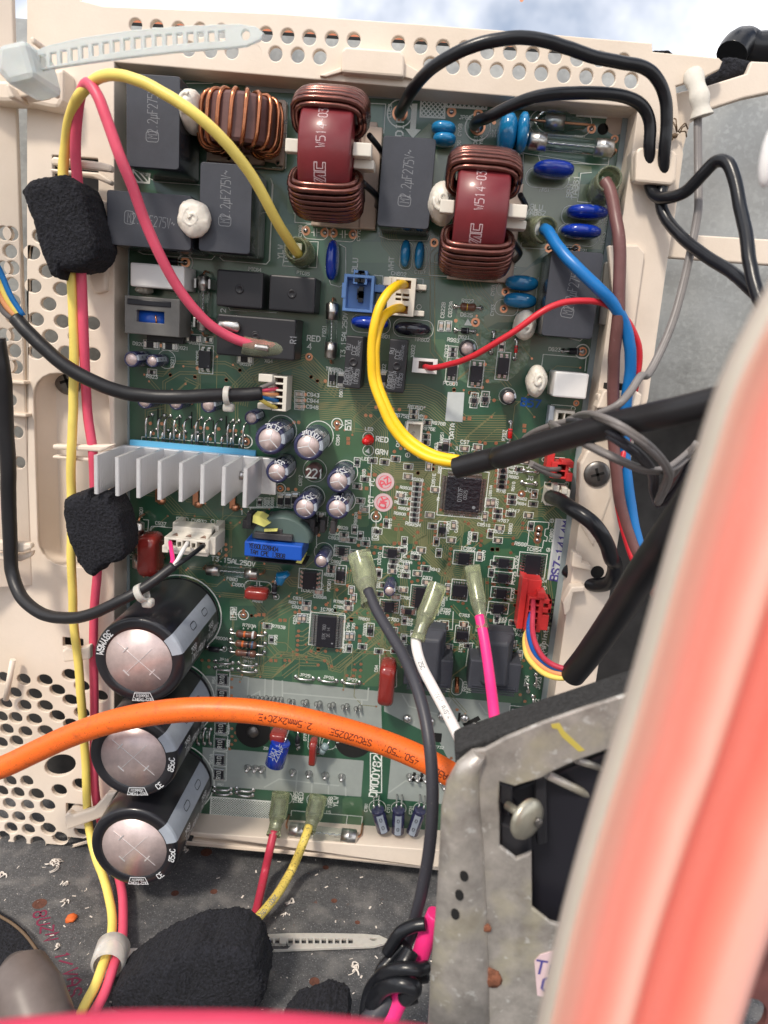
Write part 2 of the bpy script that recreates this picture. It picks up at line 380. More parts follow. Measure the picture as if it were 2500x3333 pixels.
# plates with holes: filled 2-D curves given real thickness
def ell_pts(c, rx, ry, n=20, rot=0):
    return [(c[0]+rx*math.cos(2*math.pi*k/n)*math.cos(rot)-ry*math.sin(2*math.pi*k/n)*math.sin(rot), c[1]+rx*math.cos(2*math.pi*k/n)*math.sin(rot)+ry*math.sin(2*math.pi*k/n)*math.cos(rot)) for k in range(n)]
def rrect(x0, y0, x1, y1, r, n=5):
    x0, x1 = sorted((x0, x1)); y0, y1 = sorted((y0, y1)); out = []
    for cx, cy, a in ((x1-r, y1-r, 0), (x0+r, y1-r, 90), (x0+r, y0+r, 180), (x1-r, y0+r, 270)):
        for k in range(n+1): t = math.radians(a+90*k/n); out.append((cx+r*math.cos(t), cy+r*math.sin(t)))
    return out
def plate(name, outline, holes, h0, h1, mats, parent=None, bev=.25, warp=None, **kw):
    cu = bpy.data.curves.new(name, 'CURVE'); cu.dimensions = '2D'; cu.fill_mode = 'BOTH'
    for P in [outline]+list(holes):
        sp = cu.splines.new('POLY'); sp.points.add(len(P)-1); sp.use_cyclic_u = True
        for i, p in enumerate(P): sp.points[i].co = (p[0], p[1], 0, 1)
    cu.extrude = max(.01, (h1-h0)/2-bev); cu.bevel_depth = bev; cu.bevel_resolution = 1; cu.offset = -bev
    o = bpy.data.objects.new(name, cu); COL.objects.link(o); bpy.context.view_layer.update()
    dg = bpy.context.evaluated_depsgraph_get(); me = bpy.data.meshes.new_from_object(o.evaluated_get(dg))
    mb = MB(); zc = (h0+h1)/2
    V = [(v.co.x, v.co.y, v.co.z+zc) for v in me.vertices]
    if warp: V = [warp(*v) for v in V]
    mb.add(V, [tuple(p.vertices) for p in me.polygons], 0, False)
    bpy.data.objects.remove(o); bpy.data.curves.remove(cu); bpy.data.meshes.remove(me)
    return build(name, mb, mats, parent, **kw)
def pillow(poly, h0, h1, n=96, lev=16, e=.6, am=0, fr=.25, mb=None, m=0, seed=0):
    """soft solid: outline at mid height, rounded towards both faces, lumpy by am mm"""
    mb = mb or MB(); P = [Vector((p[0], p[1])) for p in poly]
    if area(P) < 0: P.reverse()
    L = [0]
    for i in range(len(P)): L.append(L[-1]+(P[(i+1) % len(P)]-P[i]).length)
    R = []
    for k in range(n):
        d = L[-1]*k/n
        for i in range(len(P)):
            if d <= L[i+1]: t = (d-L[i])/max(1e-6, L[i+1]-L[i]); R.append(P[i].lerp(P[(i+1) % len(P)], t)); break
    c = sum(R, Vector((0, 0)))/n; rings = []
    for j in range(lev+1):
        t = math.pi*j/lev-math.pi/2; cs = max(0.0, math.cos(t))**e; sn = math.copysign(abs(math.sin(t))**e, math.sin(t))
        ring = []
        for q in R:
            p = c+(q-c)*cs; v = Vector((p.x, p.y, (h0+h1)/2+(h1-h0)/2*sn))
            if am:
                d = Vector((v.x-c.x, v.y-c.y, v.z-(h0+h1)/2)); d.normalize()
                v += d*(noise.noise(v*fr+Vector((seed, 0, 0)))*am+noise.noise(v*fr*5)*am*.35+(noise.noise(v*1.3)*am*.45 if n > 200 else 0))
            ring.append(v)
        rings.append(ring)
    return mb.loft(rings, m, True, False, False)
# ---------------------------------------------------------------- stroke lettering
G = {'0': 'a1,0 3,0 4,1 4,5 3,6 1,6 0,5 0,1 1,0', '1': 'a1,5 2,6 2,0', '2': 'a0,5 1,6 3,6 4,5 4,4 0,0 4,0', '3': 'a0,6 4,6 2,3.6 3,3.6 4,2.6 4,1 3,0 1,0 0,1',
'4': 'a3,0 3,6 0,2 4,2', '5': 'a4,6 0,6 0,3.5 3,3.5 4,2.5 4,1 3,0 0,0', '6': 'a4,5 3,6 1,6 0,5 0,1 1,0 3,0 4,1 4,2.5 3,3.5 0,3.5', '7': 'a0,6 4,6 1.5,0', '8': 'a1,3.2 0,4.2 0,5.2 1,6 3,6 4,5.2 4,4.2 3,3.2 1,3.2 0,2.2 0,1 1,0 3,0 4,1 4,2.2 3,3.2',
'9': 'a0,1 1,0 3,0 4,1 4,5 3,6 1,6 0,5 0,3.5 1,2.5 4,2.5', 'A': 'a0,0 0,4 2,6 4,4 4,0 b0,2.2 4,2.2', 'B': 'a0,0 0,6 3,6 4,5.2 4,4 3,3.2 0,3.2 b3,3.2 4,2.4 4,.8 3,0 0,0', 'C': 'a4,5 3,6 1,6 0,5 0,1 1,0 3,0 4,1',
'D': 'a0,0 0,6 2.6,6 4,4.6 4,1.4 2.6,0 0,0', 'E': 'a4,0 0,0 0,6 4,6 b0,3.1 3,3.1', 'F': 'a0,0 0,6 4,6 b0,3.1 3,3.1', 'G': 'a4,5 3,6 1,6 0,5 0,1 1,0 3,0 4,1 4,3 2.2,3', 'H': 'a0,0 0,6 b4,0 4,6 b0,3.1 4,3.1', 'I': 'a2,0 2,6 b1,0 3,0 b1,6 3,6',
'J': 'a0,1 1,0 2,0 3,1 3,6 b1.6,6 4,6', 'K': 'a0,0 0,6 b4,6 0,2.6 b1.4,3.6 4,0', 'L': 'a0,6 0,0 4,0', 'M': 'a0,0 0,6 2,3 4,6 4,0', 'N': 'a0,0 0,6 4,0 4,6', 'O': 'a1,0 3,0 4,1 4,5 3,6 1,6 0,5 0,1 1,0', 'P': 'a0,0 0,6 3,6 4,5 4,3.6 3,2.8 0,2.8',
'Q': 'a1,0 3,0 4,1 4,5 3,6 1,6 0,5 0,1 1,0 b2.4,1.6 4,0', 'R': 'a0,0 0,6 3,6 4,5 4,3.8 3,3 0,3 b2,3 4,0', 'S': 'a4,5 3,6 1,6 0,5 0,4 1,3.2 3,2.9 4,2 4,1 3,0 1,0 0,1', 'T': 'a0,6 4,6 b2,6 2,0', 'U': 'a0,6 0,1 1,0 3,0 4,1 4,6', 'V': 'a0,6 2,0 4,6',
'W': 'a0,6 1,0 2,4 3,0 4,6', 'X': 'a0,0 4,6 b0,6 4,0', 'Y': 'a0,6 2,3 4,6 b2,3 2,0', 'Z': 'a0,6 4,6 0,0 4,0', '-': 'a.6,3 3.4,3', '+': 'a.5,3 3.5,3 b2,1.5 2,4.5', '.': 'a1.8,0 2.2,.4', '/': 'a0,0 4,6', '~': 'a0,3 1,4 2,3.2 3,2.4 4,3.4', ' ': '',
'(': 'a3,6.5 2,5 2,1 3,-.5', ')': 'a1,6.5 2,5 2,1 1,-.5', 'u': 'a0,-1.5 .6,4 b.3,1 1,0 2.4,0 3.2,1 3.6,4 b3.2,1 4,0', 'm': 'a0,0 0,4 b0,3 1,4 2,3.4 2,0 b2,3.2 3,4 4,3.4 4,0', 'x': 'a0,0 3.6,4 b0,4 3.6,0', 'o': 'a1,0 3,0 4,1 4,3 3,4 1,4 0,3 0,1 1,0', 'i': 'a2,0 2,4 b2,5.2 2,5.8',
'n': 'a0,0 0,4 b0,3 1,4 3,4 4,3 4,0', 't': 'a2,6 2,1 3,0 4,0 b.6,4 3.6,4', 's': 'a4,3.6 1,4 0,3 1,2.2 3,1.8 4,1 3,0 0,.4', 'd': 'a4,6 4,0 b4,3 3,4 1,4 0,3 0,1 1,0 3,0 4,1', '*': 'a1.6,5 2.4,5 2.4,6 1.6,6 1.6,5', '2s': '', '=': 'a.6,2.3 3.4,2.3 b.6,3.8 3.4,3.8'}
GL = {}
for k_, s_ in G.items():
    L_ = []
    for w_ in s_.split():
        if w_[0] in 'ab': L_.append([]); w_ = w_[1:]
        a_, b_ = w_.split(','); L_[-1].append((float(a_), float(b_)))
    GL[k_] = L_
def strokes(mb, text, fn, size, wd=None, m=0, pitch=5.6, condense=1.0, center=True, slant=0, outline=False):
    """letters drawn as narrow raised ribbons; fn maps (u, v) in mm on the label to a point"""
    k = size/6; wd = wd or size*.075; W = (len(text)*pitch-(pitch-4))*k*condense; u0 = -W/2 if center else 0; v0 = -size/2 if center else 0
    for i, ch in enumerate(text):
        for pl in GL.get(ch, GL.get(ch.upper(), [])):
            q = [(u0+(i*pitch+x+slant*y)*k*condense, v0+y*k) for x, y in pl]
            ribbon(mb, q, wd, fn, m)
_rc = [0]
def ribbon(mb, q, wd, fn, m=0, closed=False):
    """one continuous mitred strip; each strip sits a hair above the last so that crossings never share a plane"""
    P = [Vector((a[0], a[1])) for a in q]; Q = [P[0]]
    for p in P[1:]:
        if (p-Q[-1]).length > 1e-5: Q.append(p)
    if closed and (Q[0]-Q[-1]).length < 1e-5: Q.pop()
    n = len(Q)
    if n < 2: return
    L_, R_ = [], []
    for i, b in enumerate(Q):
        e1 = (b-Q[i-1]).normalized() if (i or closed) else (Q[1]-b).normalized(); e2 = (Q[(i+1) % n]-b).normalized() if (i < n-1 or closed) else e1
        e = e1+e2; e = e.normalized() if e.length > 1e-4 else e1; k = wd/max(.5, e.dot(e1)); t = Vector((0, 0))
        if not closed and i == 0: t = -e1*wd*.5
        if not closed and i == n-1: t = e1*wd*.5
        L_.append(b+t+Vector((-e.y, e.x))*k); R_.append(b+t-Vector((-e.y, e.x))*k)
    A = [Vector(fn(p.x, p.y)) for p in L_]; B = [Vector(fn(p.x, p.y)) for p in R_]
    nn = (A[1]-A[0]).cross(B[0]-A[0]); nn = nn.normalized() if nn.length > 1e-9 else Vector((0, 0, 1))
    if nn.z < 0: nn = -nn
    _rc[0] += 1; o = nn*(.0022*(_rc[0] % 9)); A = [p+o for p in A]; B = [p+o for p in B]
    mb.add(A+B, [(i, n+i, n+(i+1) % n, (i+1) % n) for i in range(n if closed else n-1)], m)
def project(p):
    c = _h*p.x-_v*p.y+_n*(DIST-p.z); return CX+F*c.x/c.z, CY+F*c.y/c.z
def frac_at(P, t, x, y):
    X, Y = px(t, x, y); L = [0]
    for a, b in zip(P, P[1:]): L.append(L[-1]+(b-a).length)
    i = min(range(len(P)), key=lambda i: (project(P[i])[0]-X)**2+(project(P[i])[1]-Y)**2); return L[i]/L[-1]
def flat(cx, cy, h, ang=0):
    ca, sa = math.cos(math.radians(ang)), math.sin(math.radians(ang))
    return lambda u, v: (cx+u*ca-v*sa, cy+u*sa+v*ca, h)
def on_tube(pts, r, start, off=0.0, flip=1):
    fr = frames(pts); L = [0]
    for a, b in zip(pts, pts[1:]): L.append(L[-1]+(b-a).length)
    def fn(u, v):
        d = start*L[-1]+u*flip; i = 0
        while i < len(L)-2 and L[i+1] < d: i += 1
        t = (d-L[i])/max(1e-6, L[i+1]-L[i]); p = fr[i][0].lerp(fr[i+1][0], t); N = fr[i][1].lerp(fr[i+1][1], t).normalized(); B = fr[i][2].lerp(fr[i+1][2], t).normalized()
        c = CAMP-p; T = N.cross(B); c = (c-T*c.dot(T)).normalized(); b2 = T.cross(c)
        if b2.dot(B) < 0: b2 = -b2
        a = (off-v*flip)/r; return p+(c*math.cos(a)+b2*math.sin(a))*(r+.06)
    return fn
# ================================================================ SETTING: metal floor, rear sheets
HF = 12.0      # front rim of the plastic housing
fl = MB()
def fp(x, h): return (x, FLOOR, h)
nx, nh = 40, 30
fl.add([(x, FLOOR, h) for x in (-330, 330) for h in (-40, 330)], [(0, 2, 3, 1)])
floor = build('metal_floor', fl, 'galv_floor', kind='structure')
# galvanised partition behind the housing, with its bent top edge
a0 = U('x', 430, 100, -22); a1 = U('x', 2130, 178, -22)
ps = MB(); ps.box(-330, FLOOR+.5, 74, (a0[1]+a1[1])/2, -24, -22); yd = U('x', 2200, 1330, -45)[1]; ye = (U('x', 430, 100, -45)[1]+U('x', 2130, 178, -45)[1])/2; ps.box(74, yd, 330, ye, -46, -44); ps.box(73, FLOOR+.5, 74.6, (a0[1]+a1[1])/2, -46, -22.2)
part_ = build('partition_wall', ps, 'galv', kind='structure')
ps = MB(); ps.box(60, FLOOR+.5, 330, yd+20, -132, -130); build('rear_shade_panel', ps, 'cavity_shade', kind='structure')  # added dark panel standing for the shade low in the right cavity
ps = MB(); yk = U('x', 200, 1870, -18)[1]; ps.box(-200, FLOOR+1, -92, yk, -19, -17); build('cavity_shade_sheet', ps, 'cavity_shade', None, 'added dark sheet standing for cavity shade behind the lower left vent holes', 'sheet')  # added sheet, its dark colour stands for shade inside the housing
tb = MB(); yb = (a0[1]+a1[1])/2
tb.box(-150, yb+.3, U('x', 2095, 150, -26)[0], yb+1.9, -27, -24); build('rear_rubber_strip', tb, 'slot_black', label='dark rubber strip glimpsed through the upper row of vent holes', cat='strip', bevel=.3)
tb = MB(); tb.box(-150, yb-8, U('x', 2100, 150, -57)[0], U('x', 1250, 96, -54)[1], -60, -54); build('rear_orange_panel', tb, 'terracotta', label='dull orange panel seen behind the upper row of vent holes', cat='panel', bevel=.5)

# ================================================================ PLASTIC HOUSING
H0 = U('x', 372, 1400, HF)
housing = thing('plastic_housing', 'ivory moulded plastic housing with vent holes framing the green circuit board', 'housing', (0, -200, 2))
def UP(t, pts, h=HF): return [U(t, x, y, h) for x, y in pts]
def holes(t, pts, h, rx, ry, n=18):
    out = []
    for q in pts:
        c = U(t, q[0], q[1], h); k = mmp(t, q[0], q[1], h); out.append(ell_pts(c, rx*k, ry*k, n))
    return out
outline = UP('x', [(87, -70), (240, -70), (262, 0), (336, 19), (900, 43), (1700, 103), (2123, 140), (2125, 168), (2340, 188), (2352, 200), (2342, 225), (2290, 252), (2200, 280), (2225, 500), (2200, 690), (2175, 839), (2110, 1300), (2067, 1417), (1990, 1903), (1936, 2245), (1780, 2330), (1750, 2830), (1380, 2822), (590, 2750), (282, 2747), (146, 2786), (-60, 2765), (-60, 1905), (87, 1905)])
opening = UP('x', [(372, 202), (2078, 350), (1906, 1560), (1795, 2330), (1736, 2780), (1380, 2765), (600, 2707), (372, 2692)])
up_h = holes('a', [(813, 152), (940, 162), (1070, 172), (1200, 178), (1330, 186)], HF, 39, 39)+holes('b', [(120, 205), (250, 215), (381, 225), (516, 233), (648, 240), (915, 260), (1050, 275), (1183, 283), (1315, 290), (1450, 308)], HF, 41, 41)+holes('c', [(112, 312), (247, 325), (382, 335), (515, 350), (650, 355), (790, 365)], HF, 41, 43)
lo_h = holes('a', [(1130, 292), (1262, 300), (1390, 306), (1523, 315)], HF, 41, 41)+holes('b', [(47, 318), (178, 322), (311, 330), (443, 340), (1107, 385), (1243, 398), (1373, 408), (1507, 420)], HF, 41, 41)+holes('c', [(167, 428), (300, 438), (435, 448), (570, 458), (704, 470), (840, 482)], HF, 41, 44)
side_h = holes('d', [(240, 310), (193, 410), (280, 520), (200, 610), (365, 628), (290, 718), (215, 810), (370, 822), (552, 833), (300, 912), (555, 1020), (215, 1008), (395, 1010), (455, 915)], HF, 47, 38)
low_h = holes('j', [(268, 765), (418, 733), (205, 850), (343, 825), (490, 800), (600, 860), (270, 920), (422, 885), (490, 960), (205, 1000), (343, 980), (272, 1070), (425, 1030)], HF, 46, 37)+holes('m', [(355, 320), (480, 285), (218, 345), (285, 410), (465, 455), (222, 490), (290, 552), (227, 632), (360, 605), (490, 565)], HF, 45, 40)
big_h = [ell_pts(U('m', 360, 170, HF), 100*mmp('m', 360, 170, HF), 65*mmp('m', 360, 170, HF), 28, .5)]
def rr(t, x0, y0, x1, y1, r, h=HF):
    a = U(t, x0, y0, h); b = U(t, x1, y1, h); return rrect(a[0], a[1], b[0], b[1], r)
slots = [rr('a', 312, 930, 590, 1148, .5), rr('j', 376, 505, 500, 572, .4), rr('m', 396, 395, 505, 545, .4), rr('c', 930, 1098, 1060, 1135, .4)]
channel = rr('x', 106, 1208, 360, 1856, 9)
# fold: the left part of the panel leans back from the fold line
XF = U('d', 165, 700, HF)[0]
ll_h = []
for t_, L__, rx_, ry_ in (('j', [(20, 750), (142, 760), (88, 842), (32, 905), (147, 917), (93, 990), (5, 985), (40, 1060), (152, 1075), (98, 1130), (5, 1140)], 40, 36), ('m', [(60, 265), (160, 265), (10, 325), (107, 335), (55, 400), (165, 410), (12, 470), (112, 480), (65, 545), (170, 555), (20, 597), (120, 620)], 38, 37)):
    for q in L__: ll_h += holes(t_, [q], HF, rx_, ry_)
main = plate('front_panel', outline, [opening]+up_h+lo_h+side_h+low_h+ll_h+big_h+slots+[channel], HF-2.2, HF, 'ivory', housing, bev=.35)
SL = .55
def Uf(t, x, y, off=0):                       # on the inclined strip left of the fold
    h = HF
    for _ in range(12): q = U(t, x, y, h); h = HF+off+(XF-q[0])*SL
    return q
lh = []
for q in [(10, 290), (115, 300), (50, 400), (5, 500), (120, 505), (60, 600), (125, 705), (5, 690), (70, 800), (10, 905), (135, 905), (75, 1000), (140, 1100), (30, 1090)]:
    c = Uf('d', *q); k = mmp('d', q[0], q[1], HF+3); lh.append(ell_pts(c, 33*k, 40*k, 16))
for q in [(55, 190), (95, 385), (108, 567), (10, 20)]:
    c = Uf('g', *q); k = mmp('g', *q, HF+3); lh.append(ell_pts(c, 28*k, 36*k, 16))
xl = U("x", 87, 1300, HF)[0]
XF = xl-.02+.0; lf = []
yt, ym = U("x", 87, -70, HF)[1], U("x", 87, 1903, HF)[1]
for H_ in lh:
    if max(p[0] for p in H_) < XF-.8: lf.append(H_)
    else:
        d = max(p[0] for p in H_)-(XF-.8)
        if d < 3: lf.append([(p[0]-d, p[1]) for p in H_])
plate('side_panel', [(XF-46, yt), (XF-.3, yt), (XF-.3, ym), (XF-46, ym)], lf, HF-2.2, HF, 'ivory', housing, bev=.3, warp=lambda x, y, h: (x, y, h+(XF-x)*SL))
# walls from the rim down to behind the board
mb = MB()
P = opening
if area(P) < 0: P = P[::-1]
n_ = len(P)
def inset(P, d):
    out = []
    for i in range(len(P)):
        a, b, c = Vector(P[i-1]), Vector(P[i]), Vector(P[(i+1) % len(P)]); e = ((b-a).normalized()+(c-b).normalized()).normalized(); out.append((b.x-e.y*d, b.y+e.x*d))
    return out
Q = inset(P, -.02); R_ = inset(P, -1.6)
mb.loft([[(p[0], p[1], HF-.3) for p in R_], [(p[0], p[1], HF-.3) for p in Q], [(p[0], p[1], -4) for p in inset(P, .4)], [(p[0], p[1], -4) for p in R_]], 0, False, False, False, closed=True)
build('inner_wall', mb, 'ivory', housing)
# channel pan
c0 = rr('x', 106, 1208, 360, 1856, 9); c1 = [(p[0], p[1]) for p in rr('x', 180, 1212, 372, 1838, 6, 2.0)]
mb = MB(); mb.loft([[(p[0], p[1], HF-1) for p in c0], [(p[0], p[1], HF-1.8) for p in c0], [(p[0], p[1], 2.6) for p in c1], [(p[0]*.995-.3, p[1]*.995, 2.0) for p in c1]], 0, True, False, True)
build('recessed_channel', mb, 'ivory', housing)
# bottom ledge mouldings
mb = MB(); a = U('x', 640, 2672, 3); b = U('x', 1400, 2725, 3)
mb.box(a[0], a[1]-1.6, b[0]+30, a[1]+.2, -3, 4.5); mb.box(a[0], a[1]-4.4, b[0]+30, a[1]-3.0, -3, 7.5); mb.box(a[0]+7, a[1]-3.2, a[0]+9, a[1]-.6, -3, 6)
mb.box(a[0], a[1]-6.5, b[0]+30, a[1]-4.6, -3, 9)
build('lower_ledge', mb, 'ivory', housing, bevel=.35)
# top retaining tab with its tongue
mb = MB(); T_ = UP('b', [(575, 300), (600, 278), (930, 302), (952, 330), (948, 462), (572, 432)], 15.5)
mb.prism(T_, 10, 15.5); build('retaining_tab', mb, 'ivory', housing, bevel=.7)
mb = MB()
lo = UP('b', [(440, 452), (575, 402), (575, 432), (480, 460)], 13.5); mb.prism(lo, 10, 13.5)
lo = UP('b', [(945, 370), (1060, 440), (1020, 480), (945, 460)], 13.5); mb.prism(lo, 10, 13.5)
build('tab_gusset', mb, 'ivory', housing, bevel=.3)
mb = MB(); r0 = UP('b', [(632, 450), (896, 470)], 12); r1 = UP('b', [(672, 555), (880, 572)], 2)
mb.add([(r0[0][0], r0[0][1], 12), (r0[1][0], r0[1][1], 12), (r1[1][0], r1[1][1], 2), (r1[0][0], r1[0][1], 2), (r0[0][0], r0[0][1]+1.5, 12), (r0[1][0], r0[1][1]+1.5, 12), (r1[1][0], r1[1][1]+1.5, 1), (r1[0][0], r1[0][1]+1.5, 1)], [(3, 2, 1, 0), (4, 5, 6, 7), (0, 1, 5, 4), (1, 2, 6, 5), (2, 3, 7, 6), (3, 0, 4, 7)])
build('latch_tongue', mb, 'ivory', housing, bevel=.3)
mb = MB()
for q in ([(607, 455), (650, 458), (664, 525), (614, 520)], [(888, 475), (925, 478), (948, 545), (882, 545)]):
    mb.prism(UP('b', q, 6.5), 4, 6.6)
build('latch_slot', mb, 'slot_black', housing)
# right-hand corner piece, cross bar and clip
plate('corner_arm', UP('c', [(1090, 560), (1290, 515), (1530, 440), (1560, 366), (1700, 372), (1700, 548), (1510, 588), (1320, 650), (1195, 735), (1150, 900), (1060, 900)], 7), [], 3.5, 7, 'ivory', housing, bev=.5)
plate('cross_bar', UP('f', [(1020, 170), (1112, 292), (1250, 305), (1750, 335), (1750, 490), (1062, 440), (980, 420)], 7), [], 3.5, 7, 'ivory', housing, bev=.5)
mb = MB(); mb.prism(UP('c', [(868, 905), (890, 880), (1095, 900), (1118, 925), (1108, 1080), (1085, 1112), (862, 1090)], 19), 14.5, 19)
mb.prism(UP('c', [(840, 900), (905, 895), (880, 1090), (845, 1085)], 15), 8, 15.5); build('cable_clip', mb, 'ivory', housing, bevel=.8)
mb = MB(); mb.prism(UP('f', [(700, 365), (880, 365), (922, 410), (850, 920), (760, 915), (720, 600)], 14), 11, 14); build('raised_pad', mb, 'ivory', housing, bevel=.5)
mb = MB(); mb.prism(UP('f', [(680, 470), (735, 445), (725, 600), (715, 850), (640, 840)], 9), 7, 9.4); build('side_lug', mb, 'frame_grey', housing, bevel=.4)
mb = MB(); mb.prism(UP('f', [(672, 1240), (690, 1232), (870, 1240), (905, 1262), (890, 1345), (630, 1345)], 19), 12, 19)
mb.prism(UP('i', [(640, 150), (690, 155), (640, 290), (905, 190), (880, 250), (640, 340)], 17), 12, 17); build('wire_guide', mb, 'ivory', housing, bevel=.6)
mb = MB(); mb.prism(UP('f', [(700, 1196), (862, 1204), (866, 1240), (695, 1232)], 18.5), 12.2, 18.6); build('guide_slot', mb, 'slot_black', housing)
mb = MB(); mb.prism(UP('i', [(520, 560), (562, 480), (700, 470), (705, 760), (600, 1060), (505, 900)], 9), 6, 12.6); build('screw_boss', mb, 'ivory', housing, bevel=.8)
mb = MB(); mb.prism(UP('i', [(490, 1100), (545, 1130), (545, 1165), (600, 1185), (600, 1215), (480, 1190)], 17), 12, 17); mb.prism(UP('l', [(478, 205), (560, 200), (560, 232), (490, 240), (470, 345), (440, 380), (428, 300)], 17), 12, 17); build('edge_step', mb, 'ivory', housing, bevel=.5)
# left cable hooks
def hook(pts, t, h, slotpts=None):
    for i, q in enumerate(pts):
        mb = MB(); mb.prism(UP(t, q, h), h-3, h); o = build('cable_hook', mb, 'ivory', housing, bevel=.7)
hook([[(300, 950), (320, 938), (600, 970), (670, 990), (668, 1030), (590, 1020), (310, 990)]], 'a', 24)
hook([[(300, 1010), (590, 1035), (672, 1085), (660, 1110), (560, 1065), (302, 1030)]], 'a', 18)
hook([[(310, 455), (560, 458), (688, 455), (600, 500), (315, 485)]], 'g', 24)
hook([[(312, 520), (560, 535), (560, 562), (312, 540)]], 'g', 22)
hook([[(-40, 1030), (180, 1050), (190, 1080), (130, 1105), (-40, 1095)]], 'g', 26)
hook([[(-40, 1105), (130, 1115), (195, 1095), (185, 1130), (120, 1160), (-40, 1150)]], 'g', 24)
hook([[(368, 590), (400, 565), (440, 580), (540, 555), (540, 640), (380, 658)]], 'j', 22)
hook([[(385, 470), (410, 450), (440, 470), (560, 430), (640, 340), (700, 330), (620, 480), (400, 560)]], 'm', 24)
# moulded ribs and corner block
mb = MB()
for q in ((40, 65, 155, 95), (55, 262, 165, 290)):
    a = U('g', q[0], q[1], HF+3); b = U('g', q[2], q[3], HF+3); mb.box(a[0], a[1], b[0], b[1], HF-2, HF+4)
build('moulded_rib', mb, 'ivory', housing, bevel=.4)
mb = MB(); cyl_to(mb, U3('j', 78, 640, 16), U3('j', 35, 880, 16), 1.1, 12); build('slanted_rib', mb, 'ivory', housing)
mb = MB(); mb.prism(UP('a', [(-200, 470), (30, 480), (380, 405), (378, 600), (350, 650), (300, 645), (140, 610), (-200, 605)], 20), 11, 20); build('tie_anchor_block', mb, 'ivory', housing, bevel=1.2)
mb = MB(); mb.prism(UP('d', [(520, 560), (510, 90), (640, 95), (640, 640), (560, 660)], 14.5), 11, 14.5); build('stiffening_web', mb, 'ivory', housing, bevel=1)
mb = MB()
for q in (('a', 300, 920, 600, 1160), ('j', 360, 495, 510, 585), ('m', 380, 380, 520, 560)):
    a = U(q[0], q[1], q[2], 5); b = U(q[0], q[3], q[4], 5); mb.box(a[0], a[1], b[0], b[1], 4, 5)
build('slot_shade_card', mb, 'cavity_shade', housing)  # added dark cards standing for the shade inside the slots
# screws: head with cross recess
def screw(t, x, y, h, r, mats='steel', parent=None, lab=None, cat=None, tilt=0):
    c = U3(t, x, y, h); mb = MB()
    mb.lathe(c.x, c.y, [(r, -.4), (r, .2), (r*.93, .6), (r*.7, 1.0), (r*.4, 1.2), (.01, 1.25)], 26, 0, base=h, cap1=False)
    q = MB()
    for a in (.35, .35+math.pi/2): q.box(c.x-r*.5, c.y-r*.1, c.x+r*.5, c.y+r*.1, h+.9, h+1.32, 0, a, (c.x, c.y))
    o = build('screw', mb, mats, parent, lab, cat); build('cross_recess', q, 'slot_black', o); return o
screw('g', 408, 72, 2.6, 5.2, 'dark_steel', None, 'grey cross head screw at the top of the left channel, behind the yellow wire', 'screw')
screw('i', 632, 632, 12.8, 4.6, 'dark_steel', None, 'grey cross head screw in the right rim of the housing below the black cable', 'screw')
mb = MB(); c = U3('l', 635, 115, HF+.1); mb.disc(c, 2.4, 18); build('screw_hole', mb, 'slot_black', housing)
# dark strip of foam gasket top right
mb = pillow(UP('c', [(1272, 480), (1340, 420), (1390, 345), (1480, 340), (1570, 372), (1530, 440), (1300, 512)], 4), 0, 5, am=.4)
build('foam_gasket', mb, 'foam', label='black foam gasket in the notch at the top right corner of the housing', cat='gasket')
mb = pillow(UP('c', [(968, 298), (1070, 300), (1095, 318), (968, 330)], 3), -3, 3.5, am=.4)
build('foam_gasket', mb, 'foam', label='small sliver of black foam on the housing top edge, right of the vents', cat='gasket')
# black blurred fitting behind the top right corner
mb = MB(); mb.tube(path('c 1440,330,-20 1470,280,-22 1520,258,-25 1570,285,-25 1640,285,-25 1760,280,-25'), 5.2, 16)
build('black_hose', mb, 'wire_black', label='out of focus black hose beyond the top right corner against the sky', cat='hose')
mb = MB(); c = U3('c', 1640, 325, -30); mb.ell((c.x-3, c.y, c.z), (9, 4, 4)); build('grey_clamp', mb, 'galv_bracket', label='blurred grey metal fitting under the black hose, top right', cat='fitting')
# ================================================================ CIRCUIT BOARD
BTL, BTR, BBR, BBL = U('x', 402, 243), U('x', 2053, 353), U('x', 1717, 2737), U('x', 410, 2652)
X0, X1 = (BTL[0]+BBL[0])/2, (BTR[0]+BBR[0])/2; Y1, Y0 = (BTL[1]+BTR[1])/2, (BBR[1]+BBL[1])/2-2
board = thing('circuit_board', 'green circuit board crowded with components, wires and white lettering, held in the ivory housing', 'circuit board', ((X0+X1)/2, Y0, 0))
mb = MB(); mb.box(X0, Y0, X1, Y1, -1.6, 0); build('board_laminate', mb, 'pcb', board)
mb = MB()
mb.box(X0+.01, Y0+.4, X0+2.0, Y1-20, -1, .5); mb.box(X1-2.4, Y0+.4, X1-.01, Y1-.2, -1, .6)
for q in ([(770, 448), (1659, 480), (1659, 510), (780, 470)],): mb.prism(U('a', *q[0]) and [U('a', *p) for p in q], 0, .35)
mb.prism([U('b', *p) for p in [(0, 480), (1048, 560), (1045, 606), (0, 545)]], 0, .35)
mb.prism([U('b', *p) for p in [(1463, 590), (1659, 604), (1659, 650), (1460, 636)]], 0, .35)
mb.prism([U('c', *p) for p in [(0, 596), (510, 628), (508, 676), (0, 640)]], 0, .35)
build('edge_strip', mb, 'edge_strip', board)
def BP(t, pts): return [U(t, x, y) for x, y in pts]
